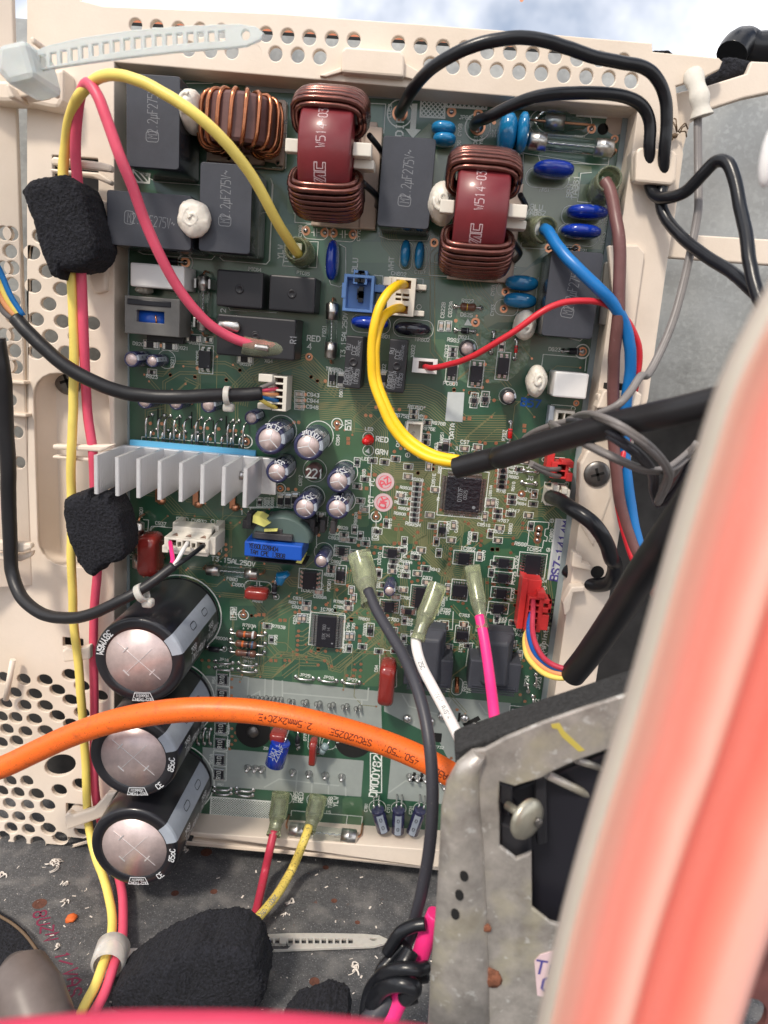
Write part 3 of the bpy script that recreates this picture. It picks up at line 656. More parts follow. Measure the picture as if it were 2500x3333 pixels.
# copper pours seen through the mask
pour = MB(); Z1 = .004
def chamfer(t, x0, y0, x1, y1, c=14): return BP(t, [(x0+c, y0), (x1-c, y0), (x1, y0+c), (x1, y1-c), (x1-c, y1), (x0+c, y1), (x0, y1-c), (x0, y0+c)])
for t, q in [('b', (250, 615, 820, 1280)), ('e', (235, 240, 780, 335)), ('e', (640, 345, 1100, 470)), ('h', (330, 245, 590, 600)), ('h', (590, 235, 760, 560)), ('h', (300, 300, 540, 900)), ('h', (760, 570, 890, 900)), ('h', (560, 620, 740, 950)), ('h', (760, 940, 1010, 1050)), ('e', (800, 930, 1200, 1060)),
             ('g', (1370, 900, 1480, 1130)), ('q', (580, 60, 860, 480)), ('q', (560, 480, 740, 700)), ('q', (270, 0, 830, 60)), ('k', (640, 280, 790, 430)), ('k', (700, 440, 940, 800)), ('q', (830, 640, 1520, 780)), ('l', (60, 0, 150, 60)), ('k', (1460, 820, 1659, 900)), ('n', (580, 360, 700, 540)), ('h', (1490, 1080, 1600, 1170)), ('q', (20, 560, 540, 680))]:
    Z1 += .0009; pour.sheet(chamfer(t, *q), Z1)
build('copper_pour', pour, 'pour', board, kind='stuff')
ol = MB(); Z1 = .026
for t, P in [('c', [(200, 930), (600, 1000), (600, 1030), (520, 1035), (510, 1215), (500, 1290), (180, 1290)]), ('f', [(190, 0), (690, 0), (680, 300), (660, 390), (345, 385), (210, 500), (140, 490), (190, 200)]), ('t', [(590, 190), (760, 60), (900, 0), (960, 300), (850, 560), (700, 560), (590, 540), (570, 660), (400, 660), (250, 740), (190, 620), (230, 570), (340, 560), (360, 380), (420, 230)]), ('b', [(830, 820), (1010, 830), (1100, 740), (1130, 760), (1130, 900), (1340, 870), (1200, 1000), (1180, 1100), (1160, 1240), (830, 1240)])]:
    Z1 += .0012; ol.sheet(BP(t, P), Z1)
build('pale_pour', ol, 'pour_olive', board, kind='stuff')
wm = MB(); Z1 = .019  # olive patches: reflection on the board laid on as flat colour
for t, P in [('p', [(340, 100), (800, 90), (1100, -60), (1659, -160), (1700, 420), (1520, 440), (1430, 600), (1180, 760), (1050, 620), (700, 800), (560, 740), (340, 560)]), ('h', [(760, 930), (1010, 930), (1010, 1050), (760, 1050)])]:
    Z1 += .001; wm.sheet(BP(t, P), Z1)
build('reflection_patch', wm, 'reflection_olive', board, kind='stuff')
pm = MB()
for t, P in [('k', [(0, 745), (810, 830), (820, 1150), (800, 1140), (380, 1040), (-260, 960), (-260, 735)]), ('n', [(-258, 58), (708, 140), (692, 356), (-262, 287)]), ('k', [(830, 830), (1590, 900), (1560, 1290), (1240, 1290), (1150, 1110), (830, 950)]), ('n', [(872, 112), (1300, 140), (1280, 410), (850, 368)])]:
    Z1 += .001; pm.sheet(BP(t, P), Z1)
build('pale_solder_mask', pm, 'pale_mask', board)
pl = MB()
def line(mb, t, pts, wd, h, closed=False, m=0):
    ribbon(mb, BP(t, pts), wd, lambda u, v: (u, v, h), m, closed)
for t, P in [('q', [(270, 685), (440, 705), (430, 890), (540, 830), (545, 900)]), ('q', [(590, 720), (585, 900)]), ('q', [(660, 725), (655, 900)]), ('q', [(745, 735), (745, 900)]), ('q', [(750, 845), (1510, 910), (1520, 800)]), ('q', [(1460, 915), (1450, 1060)]), ('k', [(940, 850), (980, 920), (1240, 990)]), ('k', [(1050, 850), (1100, 900)]), ('n', [(110, 300), (200, 250), (560, 290)]), ('n', [(310, 200), (300, 320)]), ('n', [(400, 210), (395, 330)]), ('n', [(500, 220), (495, 340)]), ('n', [(600, 235), (600, 350)]), ('n', [(860, 330), (960, 260), (1060, 290)]), ('k', [(1230, 880), (1190, 960)]), ('k', [(1400, 900), (1440, 960), (1560, 970)])]:
    line(pl, t, P, .28, .05)
build('mask_line', pl, 'pale_mask_line', board, kind='stuff')
# traces
tr = MB(); ZT = .045
def bundle(t, pts, n, pitch, wd=.17, h=ZT):
    P = [Vector(U(t, x, y)) for x, y in pts]
    for k in range(n):
        d = (k-(n-1)/2)*pitch; Q = []
        for i, b in enumerate(P):
            a = P[i-1] if i else b-(P[1]-b); c = P[i+1] if i < len(P)-1 else b+(b-P[i-1])
            e1 = (b-a).normalized(); e2 = (c-b).normalized(); e = e1+e2; e.normalize(); s_ = d/max(.35, e.dot(e1)); Q.append((b.x-e.y*s_, b.y+e.x*s_))
        ribbon(tr, Q, wd*.9, lambda u, v: (u, v, h-.01))
bundle('g', [(1430, 215), (1445, 130), (1520, 55), (1680, 10)], 9, .85)
bundle('h', [(265, 70), (330, 90), (440, 165), (1040, 175), (1130, 215), (1290, 360), (1560, 360)], 12, .85)
bundle('e', [(0, 1075), (60, 1030)], 6, .9)
bundle('e', [(360, 1050), (480, 1180), (560, 1240)], 7, .9)
bundle('h', [(440, 260), (640, 240), (720, 300), (800, 380), (810, 560), (900, 610), (1130, 610), (1200, 640)], 9, .75)
bundle('h', [(820, 560), (900, 590), (1120, 590), (1180, 620)], 6, .75)
bundle('p', [(180, 0), (330, 110), (620, 110), (760, 260)], 9, .85)
bundle('p', [(780, 360), (700, 400), (650, 470), (640, 560), (640, 760), (830, 960), (1010, 990), (1020, 1060)], 10, .78)
bundle('p', [(340, 180), (350, 540), (460, 550), (620, 700), (620, 800), (860, 1030), (870, 1100)], 5, .85)
bundle('p', [(950, 470), (950, 650), (840, 770), (830, 860), (880, 930)], 5, .8)
bundle('p', [(1040, 480), (1230, 590), (1430, 600), (1530, 440), (1659, 430)], 11, .8)
bundle('p', [(990, 480), (1100, 620), (1080, 740)], 3, .9)
bundle('p', [(1190, 200), (1260, 170), (1300, 60)], 6, .8)
bundle('p', [(1180, 270), (1400, 270), (1530, 180)], 5, .9)
bundle('i', [(120, 975), (210, 850), (320, 845), (400, 930), (380, 960)], 7, .8)
bundle('l', [(300, 100), (330, 330), (350, 560)], 8, .8)
bundle('d', [(1060, 1068), (1350, 1070), (1440, 1110)], 2, .9)
bundle('g', [(985, 330), (985, 80), (1080, 25), (1350, 30), (1420, 100), (1420, 330)], 2, .9)
bundle('g', [(1190, 360), (1195, 100), (1110, 60)], 2, .9)
bundle('g', [(880, 330), (880, 250), (990, 230)], 2, 1.0)
bundle('e', [(60, 1180), (130, 1120), (350, 1050), (480, 1170)], 5, .8)
bundle('q', [(830, 60), (700, 130), (560, 220), (550, 640), (480, 680), (290, 680)], 3, 1.1)
bundle('q', [(600, 390), (700, 510), (1120, 540)], 2, 1.6)
bundle('q', [(990, 470), (1060, 510), (1160, 530), (1180, 620), (1260, 640), (1590, 350)], 3, .9)
bundle('q', [(750, 700), (900, 585), (1060, 590)], 2, 1.2)
for y in range(290, 520, 42): bundle('q', [(885, y), (930, y), (985, y-40)], 1, 1)
bundle('k', [(440, 500), (380, 600), (480, 640), (520, 700), (700, 560)], 2, .9)
bundle('k', [(180, 330), (420, 230), (620, 170), (630, 90)], 3, .9)
bundle('k', [(940, 60), (960, 330), (820, 470)], 4, .8)
bundle('k', [(1240, 60), (1200, 120), (1180, 260)], 4, .9)
bundle('k', [(1440, 150), (1440, 330), (1400, 440)], 3, .9)
bundle('e', [(1240, 300), (1120, 420), (1120, 1000), (1200, 1100)], 2, 1.6)
bundle('e', [(820, 60), (860, 340), (1000, 520), (1300, 520)], 8, .75, .1)
bundle('t', [(100, 180), (150, 330), (300, 500)], 6, 1.1, .1)
bundle('f', [(210, 250), (190, 400)], 14, .8, .1)
rnd = random.Random(3)
def keep(x, y): return X0+3 < x < X1-4 and Y0+6 < y < Y1-6
def wander(n, x0, y0, x1, y1):
    for _ in range(n):
        a = U('x', rnd.uniform(x0, x1), rnd.uniform(y0, y1)); k = rnd.randint(1, 3); d = rnd.randrange(8); Q = [a]
        for s_ in range(rnd.randint(2, 4)):
            l = rnd.uniform(4, 14); an = d*math.pi/4; nx_ = (Q[-1][0]+l*math.cos(an), Q[-1][1]+l*math.sin(an))
            if not keep(*nx_): break
            Q.append(nx_); d += rnd.choice((-1, 1))
        if len(Q) > 1:
            for j in range(k):
                ribbon(tr, [(q[0]+j*.55, q[1]+j*.85) for q in Q], .13, lambda u, v: (u, v, ZT-.01))
            vias.append(Q[0]); vias.append(Q[-1])
vias = []
wander(50, 1120, 1650, 1750, 2150); wander(26, 700, 1880, 1200, 2200); wander(22, 450, 1560, 900, 1900); wander(16, 1250, 1150, 1800, 1500); wander(10, 450, 1150, 900, 1320)
build('copper_traces', tr, 'trace', board, kind='stuff')
# vias and pads
va = MB()
for v in vias: va.disc((v[0], v[1], .064), .42, 8)
VI = {'p': '717,28 715,75 583,110 523,203 630,210 393,237 625,255 515,293 620,300 383,330 513,340 615,348 508,387 612,397 375,423 500,432 605,440 497,478 602,487 368,515 598,535 298,508 252,573 580,643 565,737 678,252 742,583 740,635 735,675 732,720 826,553 1037,565 1073,622 1152,673 1152,718 1145,760 878,792 872,835 867,885 862,930 593,920 635,920 590,963 580,1077 527,1088 712,1095 857,1087 848,1193 188,830 200,775 245,788 190,960 230,965 48,760 1290,87 1287,130 1283,183 1277,228 1390,190 1383,235 1375,320 1370,360 1390,410 1235,445 1232,490 1360,453 1357,500 1272,540 1205,633 1440,697 1437,748 1418,827 1527,560 1522,603 1567,603 1137,810 1223,957 1267,960 1405,970 1207,1097 1387,1110 1235,1237 1370,1250 1528,1067 1455,1300 945,1262 988,1282 497,860 787,437',
 'q': '395,102 468,150 1138,50 905,32 860,118 898,118 892,212 890,287 887,328 884,372 881,413 878,458 877,500 1003,468 1125,555 1187,603 1067,592 1217,103 1133,470 1305,200 1412,258 1530,350 1352,390 1452,585 1388,637 1450,640 1325,688 1383,690 1443,697 1315,110 768,552 808,553 1040,78 1237,462 290,720 288,795 287,868 22,550 83,552 83,610 290,1165 325,1203 292,1235 322,1272 288,1307 270,1348 1357,5',
 'h': '357,155 354,190 350,227 393,50 430,72 318,322 290,322 782,232 720,280 750,282 882,242 922,245 930,478 892,497 930,375 1080,290 1033,625 890,533 770,635 1095,385 1228,455 1405,440 1437,448 1502,447 1127,572 1125,600 255,722 300,725 450,960 438,998 1490,190 1350,145 1375,148 1250,125',
 'e': '430,1180 392,1155 1290,1070 1435,1080 1450,1180 1418,1218 1345,1250 1372,1252 1250,1235 478,1180 1260,818',
 'g': '903,328 972,330 1050,340 1103,343 1172,350 1205,355 1245,357 1313,362 1380,372 1415,372 1455,378 920,388 1065,403 1110,408 1263,422 1330,430 1023,38 1170,48 1358,68 1440,10 1355,1055 1357,1085 1357,1120 1315,1110',
 'd': '1022,1142 1170,1157 1440,1115 1358,1172 1150,890 965,967 1185,1103', 'l': '188,160 17,190 107,98 143,315 117,405 143,405 83,280 95,185 7,182 115,108 340,345 200,560 193,645 180,680 235,690 172,850 200,890 100,968 255,860',
 'k': '60,375 35,375 1268,940 547,220 612,195 600,275 535,345 850,375 1140,575 900,430 918,428 1470,405 1233,1230', 'b': '1490,735 1655,0', 'i': '240,960 15,840'}
for t, s_ in VI.items():
    for w_ in s_.split(): a = w_.split(','); c = U(t, float(a[0]), float(a[1])); va.disc((c[0], c[1], .07), .66, 12)
# diamond test-pad pairs
for t, x, y, dx, dy in [('h', 615, 433, 0, 26), ('h', 758, 637, 34, 0), ('h', 708, 718, 34, 0), ('h', 683, 877, 0, 28), ('h', 530, 967, 30, 0), ('h', 917, 962, 32, 0), ('h', 908, 1048, 32, 0), ('h', 783, 875, 0, 26), ('h', 547, 345, 0, 30), ('h', 1325, 298, 34, 0), ('h', 1495, 1085, 32, 0), ('q', 557, 140, 42, 0), ('q', 747, 190, 42, 0), ('q', 663, 552, 42, 0), ('q', 1440, 355, 0, 42), ('q', 1067, 453, 0, 8), ('q', 1365, 183, 0, 8), ('i', 197, 357, 0, 30), ('i', 20, 1083, 30, 0), ('l', 150, 235, 0, 6)]:
    for s_ in (-.5, .5):
        c = U(t, x+dx*s_, y+dy*s_); va.disc((c[0], c[1], .071), .95, 4)
build('copper_pads', va, 'copper_pad', board, kind='stuff')
# larger through-hole pads with a tin fillet
pd = MB(); sd_ = MB()
def pad(t, x, y, r=1.7, ringed=True, white=False):
    c = U(t, x, y); pd.disc((c[0], c[1], .08), r, 20, 0, r*.45); sd_.ell((c[0], c[1], .1), (r*.55, r*.55, r*.5), 10, 6)
    if white: silk.disc((c[0], c[1], .06), r*1.65, 24, 0, r*1.38)
silk = MB()
for q in [('b', 1235, 672, 1.6), ('b', 1395, 685, 1.6), ('e', 360, 278, 1.6), ('e', 475, 290, 1.6), ('e', 525, 292, 1.6), ('e', 645, 300, 1.6), ('e', 1558, 645, 1.4), ('e', 1548, 747, 1.4), ('e', 1378, 828, 1.6), ('c', 600, 773, 1.5), ('c', 738, 835, 1.3), ('e', 1130, 350, 1.5), ('f', 345, 382, 1.5), ('f', 508, 385, 1.5), ('d', 1112, 468, 1.8), ('h', 548, 330, 1.3), ('h', 782, 888, 1.3), ('h', 208, 718, 1.3), ('q', 395, 142, 1.3), ('f', 545, 1003, 1.6), ('i', 508, 207, 1.1), ('i', 285, 960, 1.5), ('i', 280, 992, 1.5), ('i', 275, 1028, 1.5), ('i', 180, 753, 1.5), ('i', 253, 760, 1.5), ('g', 1475, 437, 1.6), ('e', 380, 1035, 1.4)]:
    pad(*q[:4], white=q[0]+str(q[1]) in ('d1112', 'h548', 'h782', 'q395', 'f545', 'g1475', 'h208'))
for t, x, y in [('b', 925, 680), ('b', 1392, 762)]:
    c = U(t, x, y); pd.disc((c[0], c[1], .09), 2.6, 24, 0, 1.2); silk.disc((c[0], c[1], .06), 4.4, 30, 0, 4.0); sd_.ell((c[0], c[1], .2), (2, 2, 1.6), 14, 8)
for x, y in [(20, 862), (47, 866), (75, 862), (100, 868), (125, 864), (150, 870), (170, 868), (195, 872), (215, 872), (262, 883), (285, 886)]:
    c = U('k', x, y); sd_.lathe(c[0], c[1], [(.9, 0), (.7, .8), (.25, 2.4), (.05, 3)], 8)
for x, y in [(345, 893), (365, 889), (425, 903), (445, 897), (503, 913), (525, 906), (585, 922), (608, 914), (662, 932), (687, 922)]:
    c = U('k', x, y); sd_.lathe(c[0], c[1], [(1.1, 0), (.8, 1), (.3, 2.8), (.05, 3.2)], 8)
for x, y in [(970, 990), (1107, 1005), (1178, 973), (1313, 988), (1375, 1033), (1445, 1038)]:
    c = U('k', x, y); sd_.ell((c[0], c[1], .4), (1.9, 1.9, 1.6), 14, 8)
for x, y in [(12, 182), (57, 185), (98, 188), (283, 208), (380, 217), (478, 226), (577, 237), (985, 235), (1030, 241), (1078, 246), (1170, 255), (1190, 290)]:
    c = U('n', x, y); sd_.lathe(c[0], c[1], [(1.7, 0), (1.5, .6), (.9, 1.5), (.6, 3), (.05, 3.2)], 12)
build('ring_pads', pd, 'copper_pad', board, kind='stuff'); build('solder_joints', sd_, 'solder', board, kind='stuff')
# black through-holes with screws behind
hl = MB()
for t, x, y, r in [('k', 45, 1070, 7.4), ('k', 645, 1128, 7.6)]:
    c = U(t, x, y); hl.disc((c[0], c[1], .1), r, 36)
build('dark_hole', hl, 'slot_black', board)
for t, x, y in [('k', 42, 1072), ('k', 640, 1122)]:
    c = U(t, x, y); mb = MB(); mb.lathe(c[0], c[1], [(2.6, .1), (2.5, .5), (1.7, 1.1), (.1, 1.3)], 18); o = build('recessed_screw', mb, 'dark_steel', board); 
mb = MB(); c = U('c', 750, 740); mb.disc((c[0], c[1], .1), 3.6, 24); build('mounting_hole', mb, 'tan_base', board)
mb = MB(); c = U('c', 668, 775); mb.disc((c[0], c[1], .1), 1.8, 18)
for t, x, y, w_, h_ in [('g', 948, 290, 8, 100), ('g', 1075, 330, 8, 70), ('g', 1150, 310, 8, 100), ('g', 1280, 340, 8, 60), ('g', 1358, 325, 8, 80), ('n', 1010, 237, 18, 62), ('n', 1055, 240, 18, 62), ('k', 1280, 985, 14, 60), ('n', 1145, 0, 60, 60)]:
    c = U(t, x, y); k = mmp(t, x, y); mb.box(c[0]-w_*k/2, c[1]-h_*k/2, c[0]+w_*k/2, c[1]+h_*k/2, .05, .1)
c = U('k', 1355, 1012); mb.box(c[0]-1, c[1]-3.6, c[0]+1, c[1]+3.6, .05, .1, 0, -.95)
build('slot', mb, 'slot_black', board)
# ---- white print: lettering, outlines, arrows
def word(s_, t, x, y, hz=18, ang=0, cond=1.0, wd=None, mb=None, z=.09):
    c = U(t, x, y); k = mmp(t, x, y); strokes(mb or silk, s_, flat(c[0], c[1], z, ang), hz*k, wd or max(.11, hz*k*.10), condense=cond)
def W(t, s_, hz=18, ang=0, cond=1.0):
    for w_ in s_.split():
        a = w_.split(','); word(a[0].replace('_', ' '), t, float(a[1]), float(a[2]), float(a[4]) if len(a) > 4 else hz, float(a[3]) if len(a) > 3 else ang, cond)
W('a', 'L63,1500,550,-2,16')
W('b', 'L63,22,550 LDE2,863,665,90,20 DIP,925,760,90,42 JP62,1317,705,0,20 CY68,1285,780,90,19 CY66,1278,880,90,19 LDE1,1378,850,90,19 CY64,1412,850,90,19')
W('c', 'DSA61,530,822,0,14 NR61,318,1140,0,16 BRN,467,1145,90,28 TAB61,503,1125,90,30 BLU,270,1243,0,28 TAB62,265,1277,0,26')
W('d', 'PTC64,1530,512,0,17 D920,830,957,-3 D921,1098,982,-3 D926,1167,950,-3 PC925,1187,1040,90,18 C921,1035,1065,90 R923,912,1153,-2,19 D62A,1472,1078,-3 F62,1155,720,90 2,1340,757,90,28 F62,1150,850,90')
W('e', 'PTC64,53,510,-3,17 PTC65,345,533,-3,17 CY69,328,280,90 CY70,678,305,90 YLW,208,405,90,30 TAB,243,435,90,28 BLU,655,485,90,30 WHT,873,475,90,30 CN602,918,537,-2,20 CY67,1045,527,0,18 RED,408,925,0,30 4,383,972,0,34 F601,470,880,90 T3.15AL250V,590,905,90,26 NR601,825,912,0,19 NR602,1060,932,0,19 X602,1003,1000,90,20 C622B,1183,755,90,20 C622A,1228,750,90,20 R622,1332,700,0,20 D625,1325,783,0,20 D621,1310,918,0,19 R993,1245,935,-3,20 C623,1205,1000,90,20 TR850,525,1110,-2,20 D601,572,1245,90,17 D602,828,1115,90,20 PC601,1230,1195,0,20 X64,138,1060,0,18 PC602,1417,1150,90,18 CY61,1483,635,90,18 CY63,1480,755,90,18 NR,487,500,90,16')
W('f', 'NR6,685,220,90 NR63,670,325,90,20 D623,378,990,0,20 C921,545,397,0,16')
W('g', 'R923,912,47,-2,19 F901,848,860,90 C937,965,928,-2,18 CN932,1195,915,-2,20 T3.15AL250V,787,1040,90,22 T3.15AL250V,1400,1155,-3,26 F880,1393,1262,-2,18 1_5,1475,865,0,24')
W('h', 'C943,405,157,-2,20 C944,403,193,-2,20 C946,400,230,-2,20 TR850,540,10 5V,613,340,90,30 LED,740,362,-2,18 RED,818,424,-2,28 GRN,815,500,-2,28 LED2,728,542,-2,18 C884,553,427,90 C888,708,635,90 C882,696,808,90 C887,328,670,90 FC,758,680,90,26 ICT,750,795,90,28 15V,158,725,90,30 D884,138,800,90,16 D888,160,800,90,16 D885,118,800,90,16 R875D,1018,232,-2,20 R875B,935,282,-2,20 R876B,1158,328,-2,18 R876E,1098,360,-2,18 DATA,1237,375,90,26 CST,1315,440,-2,20 3,1265,478,0,18 1,1357,486,0,16 R852,1142,478,90 D851,1177,410,90 CN8,913,445,90,18 D882,485,915,90,18 8,443,968,0,24 1,970,517,0,18 2,1040,522,0,18 10,1053,290,90,14 R892A,660,898,90,17 R892B,575,953,-3,17 R894,530,990,-3,17 C893,527,1015,-3,17 R813,715,1020,-3,17 GND,778,985,90,28 R810,866,930,90,17 PC830,958,1090,90,20 R833A,960,1158,-3,17 R832,943,1187,-3,17 C830B,950,1213,-3,17 C892,542,1158,-3,17 R898,500,1238,-3,17 IC891,540,1090,90,18 IC810,802,1140,90,18 R842,1135,1205,-3,17 C830A,950,1247,-3,17 C971,1093,1255,-2,17 R830,1022,1107,-2,17 IC852,1333,1080,-2,20 C870,1427,1120,90,17 R856B,1342,1015,90,18 C851F,1265,945,90,17 TR830,1213,955,90,18 RC860,1500,975,-2,20 C851G,1428,937,-2,17 R767,1545,912,-2,18 R747,1610,852,-2,18 R965H,1003,933,-3,20 80,1228,878,0,16 90,1300,882,0,16 100,1385,890,0,16 C724,1570,1275')
W('p', 'R860A,577,167,-3,24 R860B,475,243,-3,24 R860C,440,290,-3,24 R860D,465,337,-3,24 R860E,425,376,-3,24 R860F,460,430,-3,24 R860G,420,475,-3,24 C851E,723,170,90,26 R851,778,70,90,24 C851,1292,380,90,24 C851A,1235,270,90,22 JS,1590,50,-3,34 JG,1590,155,-3,34 J0,1575,262,-3,36 R674,1440,60,-3,24 R678,1440,105,-3,24 R680,1443,145,-3,24 R919,1440,230,90,24 R776,1330,275,-3,22 R682,1520,340,-3,24 R684,1515,385,-3,24 70,765,345,90,20')
W('i', 'R767,75,400,90,18 R669,175,1052,-2,20 D860,113,960,90,18 CN860,358,1000,90,18 IC854,255,1085,-2,20 PC724,148,1160,90,18 C724,300,1272,-2,18 3,340,1085,0,16 1,362,912,0,16 CN672,462,610,90,16 CN673,443,740,90,18 1,447,692,0,16 TO,170,728,0,1')
W('l', 'PC725,133,150,90,18 PC726,125,250,90,18 R743,60,392,-2,18 R744,58,405,-2,18 R74,155,463,-2,18 C742,155,490,-2,18 C761,5,478,0,16 CN724,300,360,90,16 RED,313,255,90,18 JP24,210,770,90,22 JP23,283,780,90,22 JP22,268,910,90,22 CT741,168,640,90,18 1,317,210,0,16')
W('q', 'R881,525,15,-2,24 R821,847,30,-3,24 C822,875,70,-3,24 R788,1250,22,-3,24 C785,1250,70,-3,24 IC790,1145,93,-2,26 15V,305,130,90,34 R793A,447,238,-2,26 R793B,712,248,-2,26 R800A,195,353,-2,26 R803A,440,520,-3,24 R796,685,365,90,26 C824,857,183,90,24 C823,977,172,90,24 C794,1337,250,90,24 C795,1383,255,90,24 R804,1303,440,90,24 TR800,1487,275,90,26 TR801,1480,178,-3,24 JP16,220,545,-3,24 JP14,217,600,-3,24 JP15,430,563,-3,24 JP13,428,620,-3,24 JP25,948,685,-3,26 JP26,1160,705,-3,26 JP27,1370,725,-3,26 C64,1590,625,90,24 RS4,127,730,90,24 RS2A,258,1170,90,24 RS2,258,1290,90,24 JP11,15,1225,90,22 JP12,73,1225,90,22 D770,950,1235,90,24 R710,1242,1300,90,24 ZD,595,1342,0,24')
W('k', 'IC901,370,225,-2,18 C886A,445,263,-2,17 C831,315,272,-2,17 C860,1185,290,90,17 C780,958,268,-2,17 D780,930,213,-2,17 IC780,877,397,-2,19 D970,938,345,90,18 R765,1200,340,-2,17 C765,1195,358,-2,17 R762,972,400,-2,17 C762,970,425,-2,17 R784,1155,415,-2,17 C761,1150,440,-2,17 C763,1312,373,-2,17 CT761,933,535,90,18 IC761,1290,560,90,18 C64,783,692,90,17 TA,1213,820,90,22 RED,1315,800,90,24 TA,1340,825,90,22 C732,1160,1165,0,16 PC901,500,190,90,18 C880,5,178,0,1 R811,795,180,90,17')
W('j', 'C880,1428,190,-2,19 R881,1548,287,-2,18 15V,1400,360,90,28 T3.15AL250V,1400,50,-3,26 F880,1393,157,-2,18')
W('n', 'TAB5,298,360,90,22 RED,330,360,90,26 TAB6,508,390,90,22 YLW,540,385,90,26 15,495,448,0,18 DM00Y829,780,215,88,44 C781,722,420,90,16 C711,857,425,90,16 C721,990,435,90,16')
W('m', 'RS2,1370,35,90,18 RS1A,1268,130,90,18 RS1,1325,283,0,14')
W('c', 'o,20,780,0,1')
def srect(t, x0, y0, x1, y1, wz=4, rot=0):
    k = mmp(t, x0, y0); line(silk, t, [(x0, y0), (x1, y0+rot*(x1-x0)), (x1, y1+rot*(x1-x0)), (x0, y1)], wz*k/2, .085, True)
def spath(t, pts, wz=4, closed=False):
    line(silk, t, pts, wz*mmp(t, *pts[0])/2, .085, closed)
for q in [('h', 597, 310, 632, 368), ('h', 136, 668, 176, 752), ('h', 757, 952, 797, 1028), ('q', 277, 72, 333, 185), ('n', 748, 95, 815, 330, 6), ('n', 765, 20, 818, 82, 6), ('e', 800, 0, 780, 0)]: srect(*q)
for q in [('b', [(640, 615), (840, 625), (828, 800)]), ('b', [(150, 1070), (160, 1100), (150, 1290)]), ('b', [(250, 615), (240, 1010), (160, 1005)]), ('b', [(300, 1110), (290, 1280)]), ('e', [(300, 0), (290, 175), (770, 215)]), ('e', [(300, 60), (295, 228), (780, 262)]), ('e', [(165, 0), (140, 460), (120, 480), (0, 468)]), ('e', [(260, 340), (435, 345), (425, 500), (222, 490), (235, 360)]),
           ('e', [(1150, 0), (1145, 0)]), ('e', [(1110, 300), (1100, 545), (1640, 580)]), ('e', [(1130, 470), (1620, 500)]), ('e', [(565, 360), (600, 380), (600, 600), (560, 615), (510, 600), (500, 570)], ), ('e', [(770, 545), (822, 550), (820, 610), (790, 605)]), ('e', [(1020, 565), (1065, 570), (1062, 610), (1025, 605)]), ('e', [(1000, 760), (1050, 765), (1050, 800)]), ('e', [(800, 290), (800, 310), (860, 332), (1090, 340), (1110, 300)]),
           ('d', [(820, 400), (860, 418), (1270, 452), (1290, 430)]), ('d', [(1310, 430), (1340, 458), (1600, 478), (1620, 455), (1630, 200), (1600, 170), (1520, 165)]), ('d', [(1110, 505), (1115, 655), (1020, 650)]), ('d', [(1060, 670), (1118, 675), (1110, 955)]), ('d', [(1370, 735), (1380, 755), (1659, 770)]), ('a', [(905, 1070), (930, 1090), (1200, 1110)]), ('a', [(1120, 500), (1280, 500)]),
           ('c', [(175, 925), (190, 925), (180, 1290)]), ('c', [(170, 915), (600, 985), (700, 990), (712, 880)]), ('c', [(690, 1225), (515, 1210), (535, 1040), (600, 1035)]), ('c', [(280, 930), (290, 965), (590, 985)]), ('f', [(200, 200), (175, 380), (330, 390)]), ('f', [(345, 220), (200, 200)]), ('f', [(280, 560), (255, 770)]), ('f', [(440, 915), (530, 940), (545, 928)]), ('f', [(310, 1020), (568, 1040), (560, 1120)]), ('f', [(310, 1020), (298, 1110)]), ('i', [(345, 310), (360, 215), (490, 225)]), ('i', [(330, 640), (350, 530), (440, 535)]), ('i', [(300, 800), (320, 680), (435, 690)]),
           ('i', [(215, 1060), (232, 915), (345, 922), (340, 960), (322, 962), (318, 1000), (335, 1010), (330, 1035), (312, 1030), (305, 1075), (215, 1060)]), ('l', [(165, 440), (190, 180), (300, 195)]), ('l', [(130, 560), (162, 570), (155, 700)]), ('g', [(1060, 935), (1060, 890), (1095, 892), (1095, 930)]), ('g', [(1300, 945), (1302, 910), (1338, 915), (1330, 1100)]), ('g', [(850, 430), (852, 408), (1480, 460)]), ('g', [(860, 905), (892, 908), (888, 975), (862, 975)]), ('g', [(900, 970), (910, 945), (990, 945)]),
           ('g', [(1505, 850), (1500, 835), (1640, 835)]), ('g', [(1290, 1170), (1290, 1182)]), ('h', [(420, 830), (0, 830)]), ('h', [(420, 600), (420, 640)]), ('h', [(425, 1075), (425, 850)]), ('h', [(755, 560), (740, 900)]), ('n', [(272, 470), (275, 438), (700, 475), (692, 560)]), ('n', [(610, 470), (600, 540)]), ('q', [(980, 410), (1005, 105)]), ('q', [(1285, 435), (1305, 130), (1200, 120)]), ('q', [(1080, 110), (1195, 125)]), ('q', [(1330, 970), (1320, 970)]), ('k', [(800, 810), (805, 600), (830, 582), (880, 588)]), ('k', [(905, 700), (905, 800), (880, 815)]), ('k', [(945, 600), (955, 495), (1000, 500)]), ('k', [(1320, 680), (1340, 540), (1370, 540)]),
           ('k', [(1245, 350), (1240, 460), (1215, 455)]), ('k', [(1520, 400), (1490, 400), (1490, 450)])]:
    spath(*q)
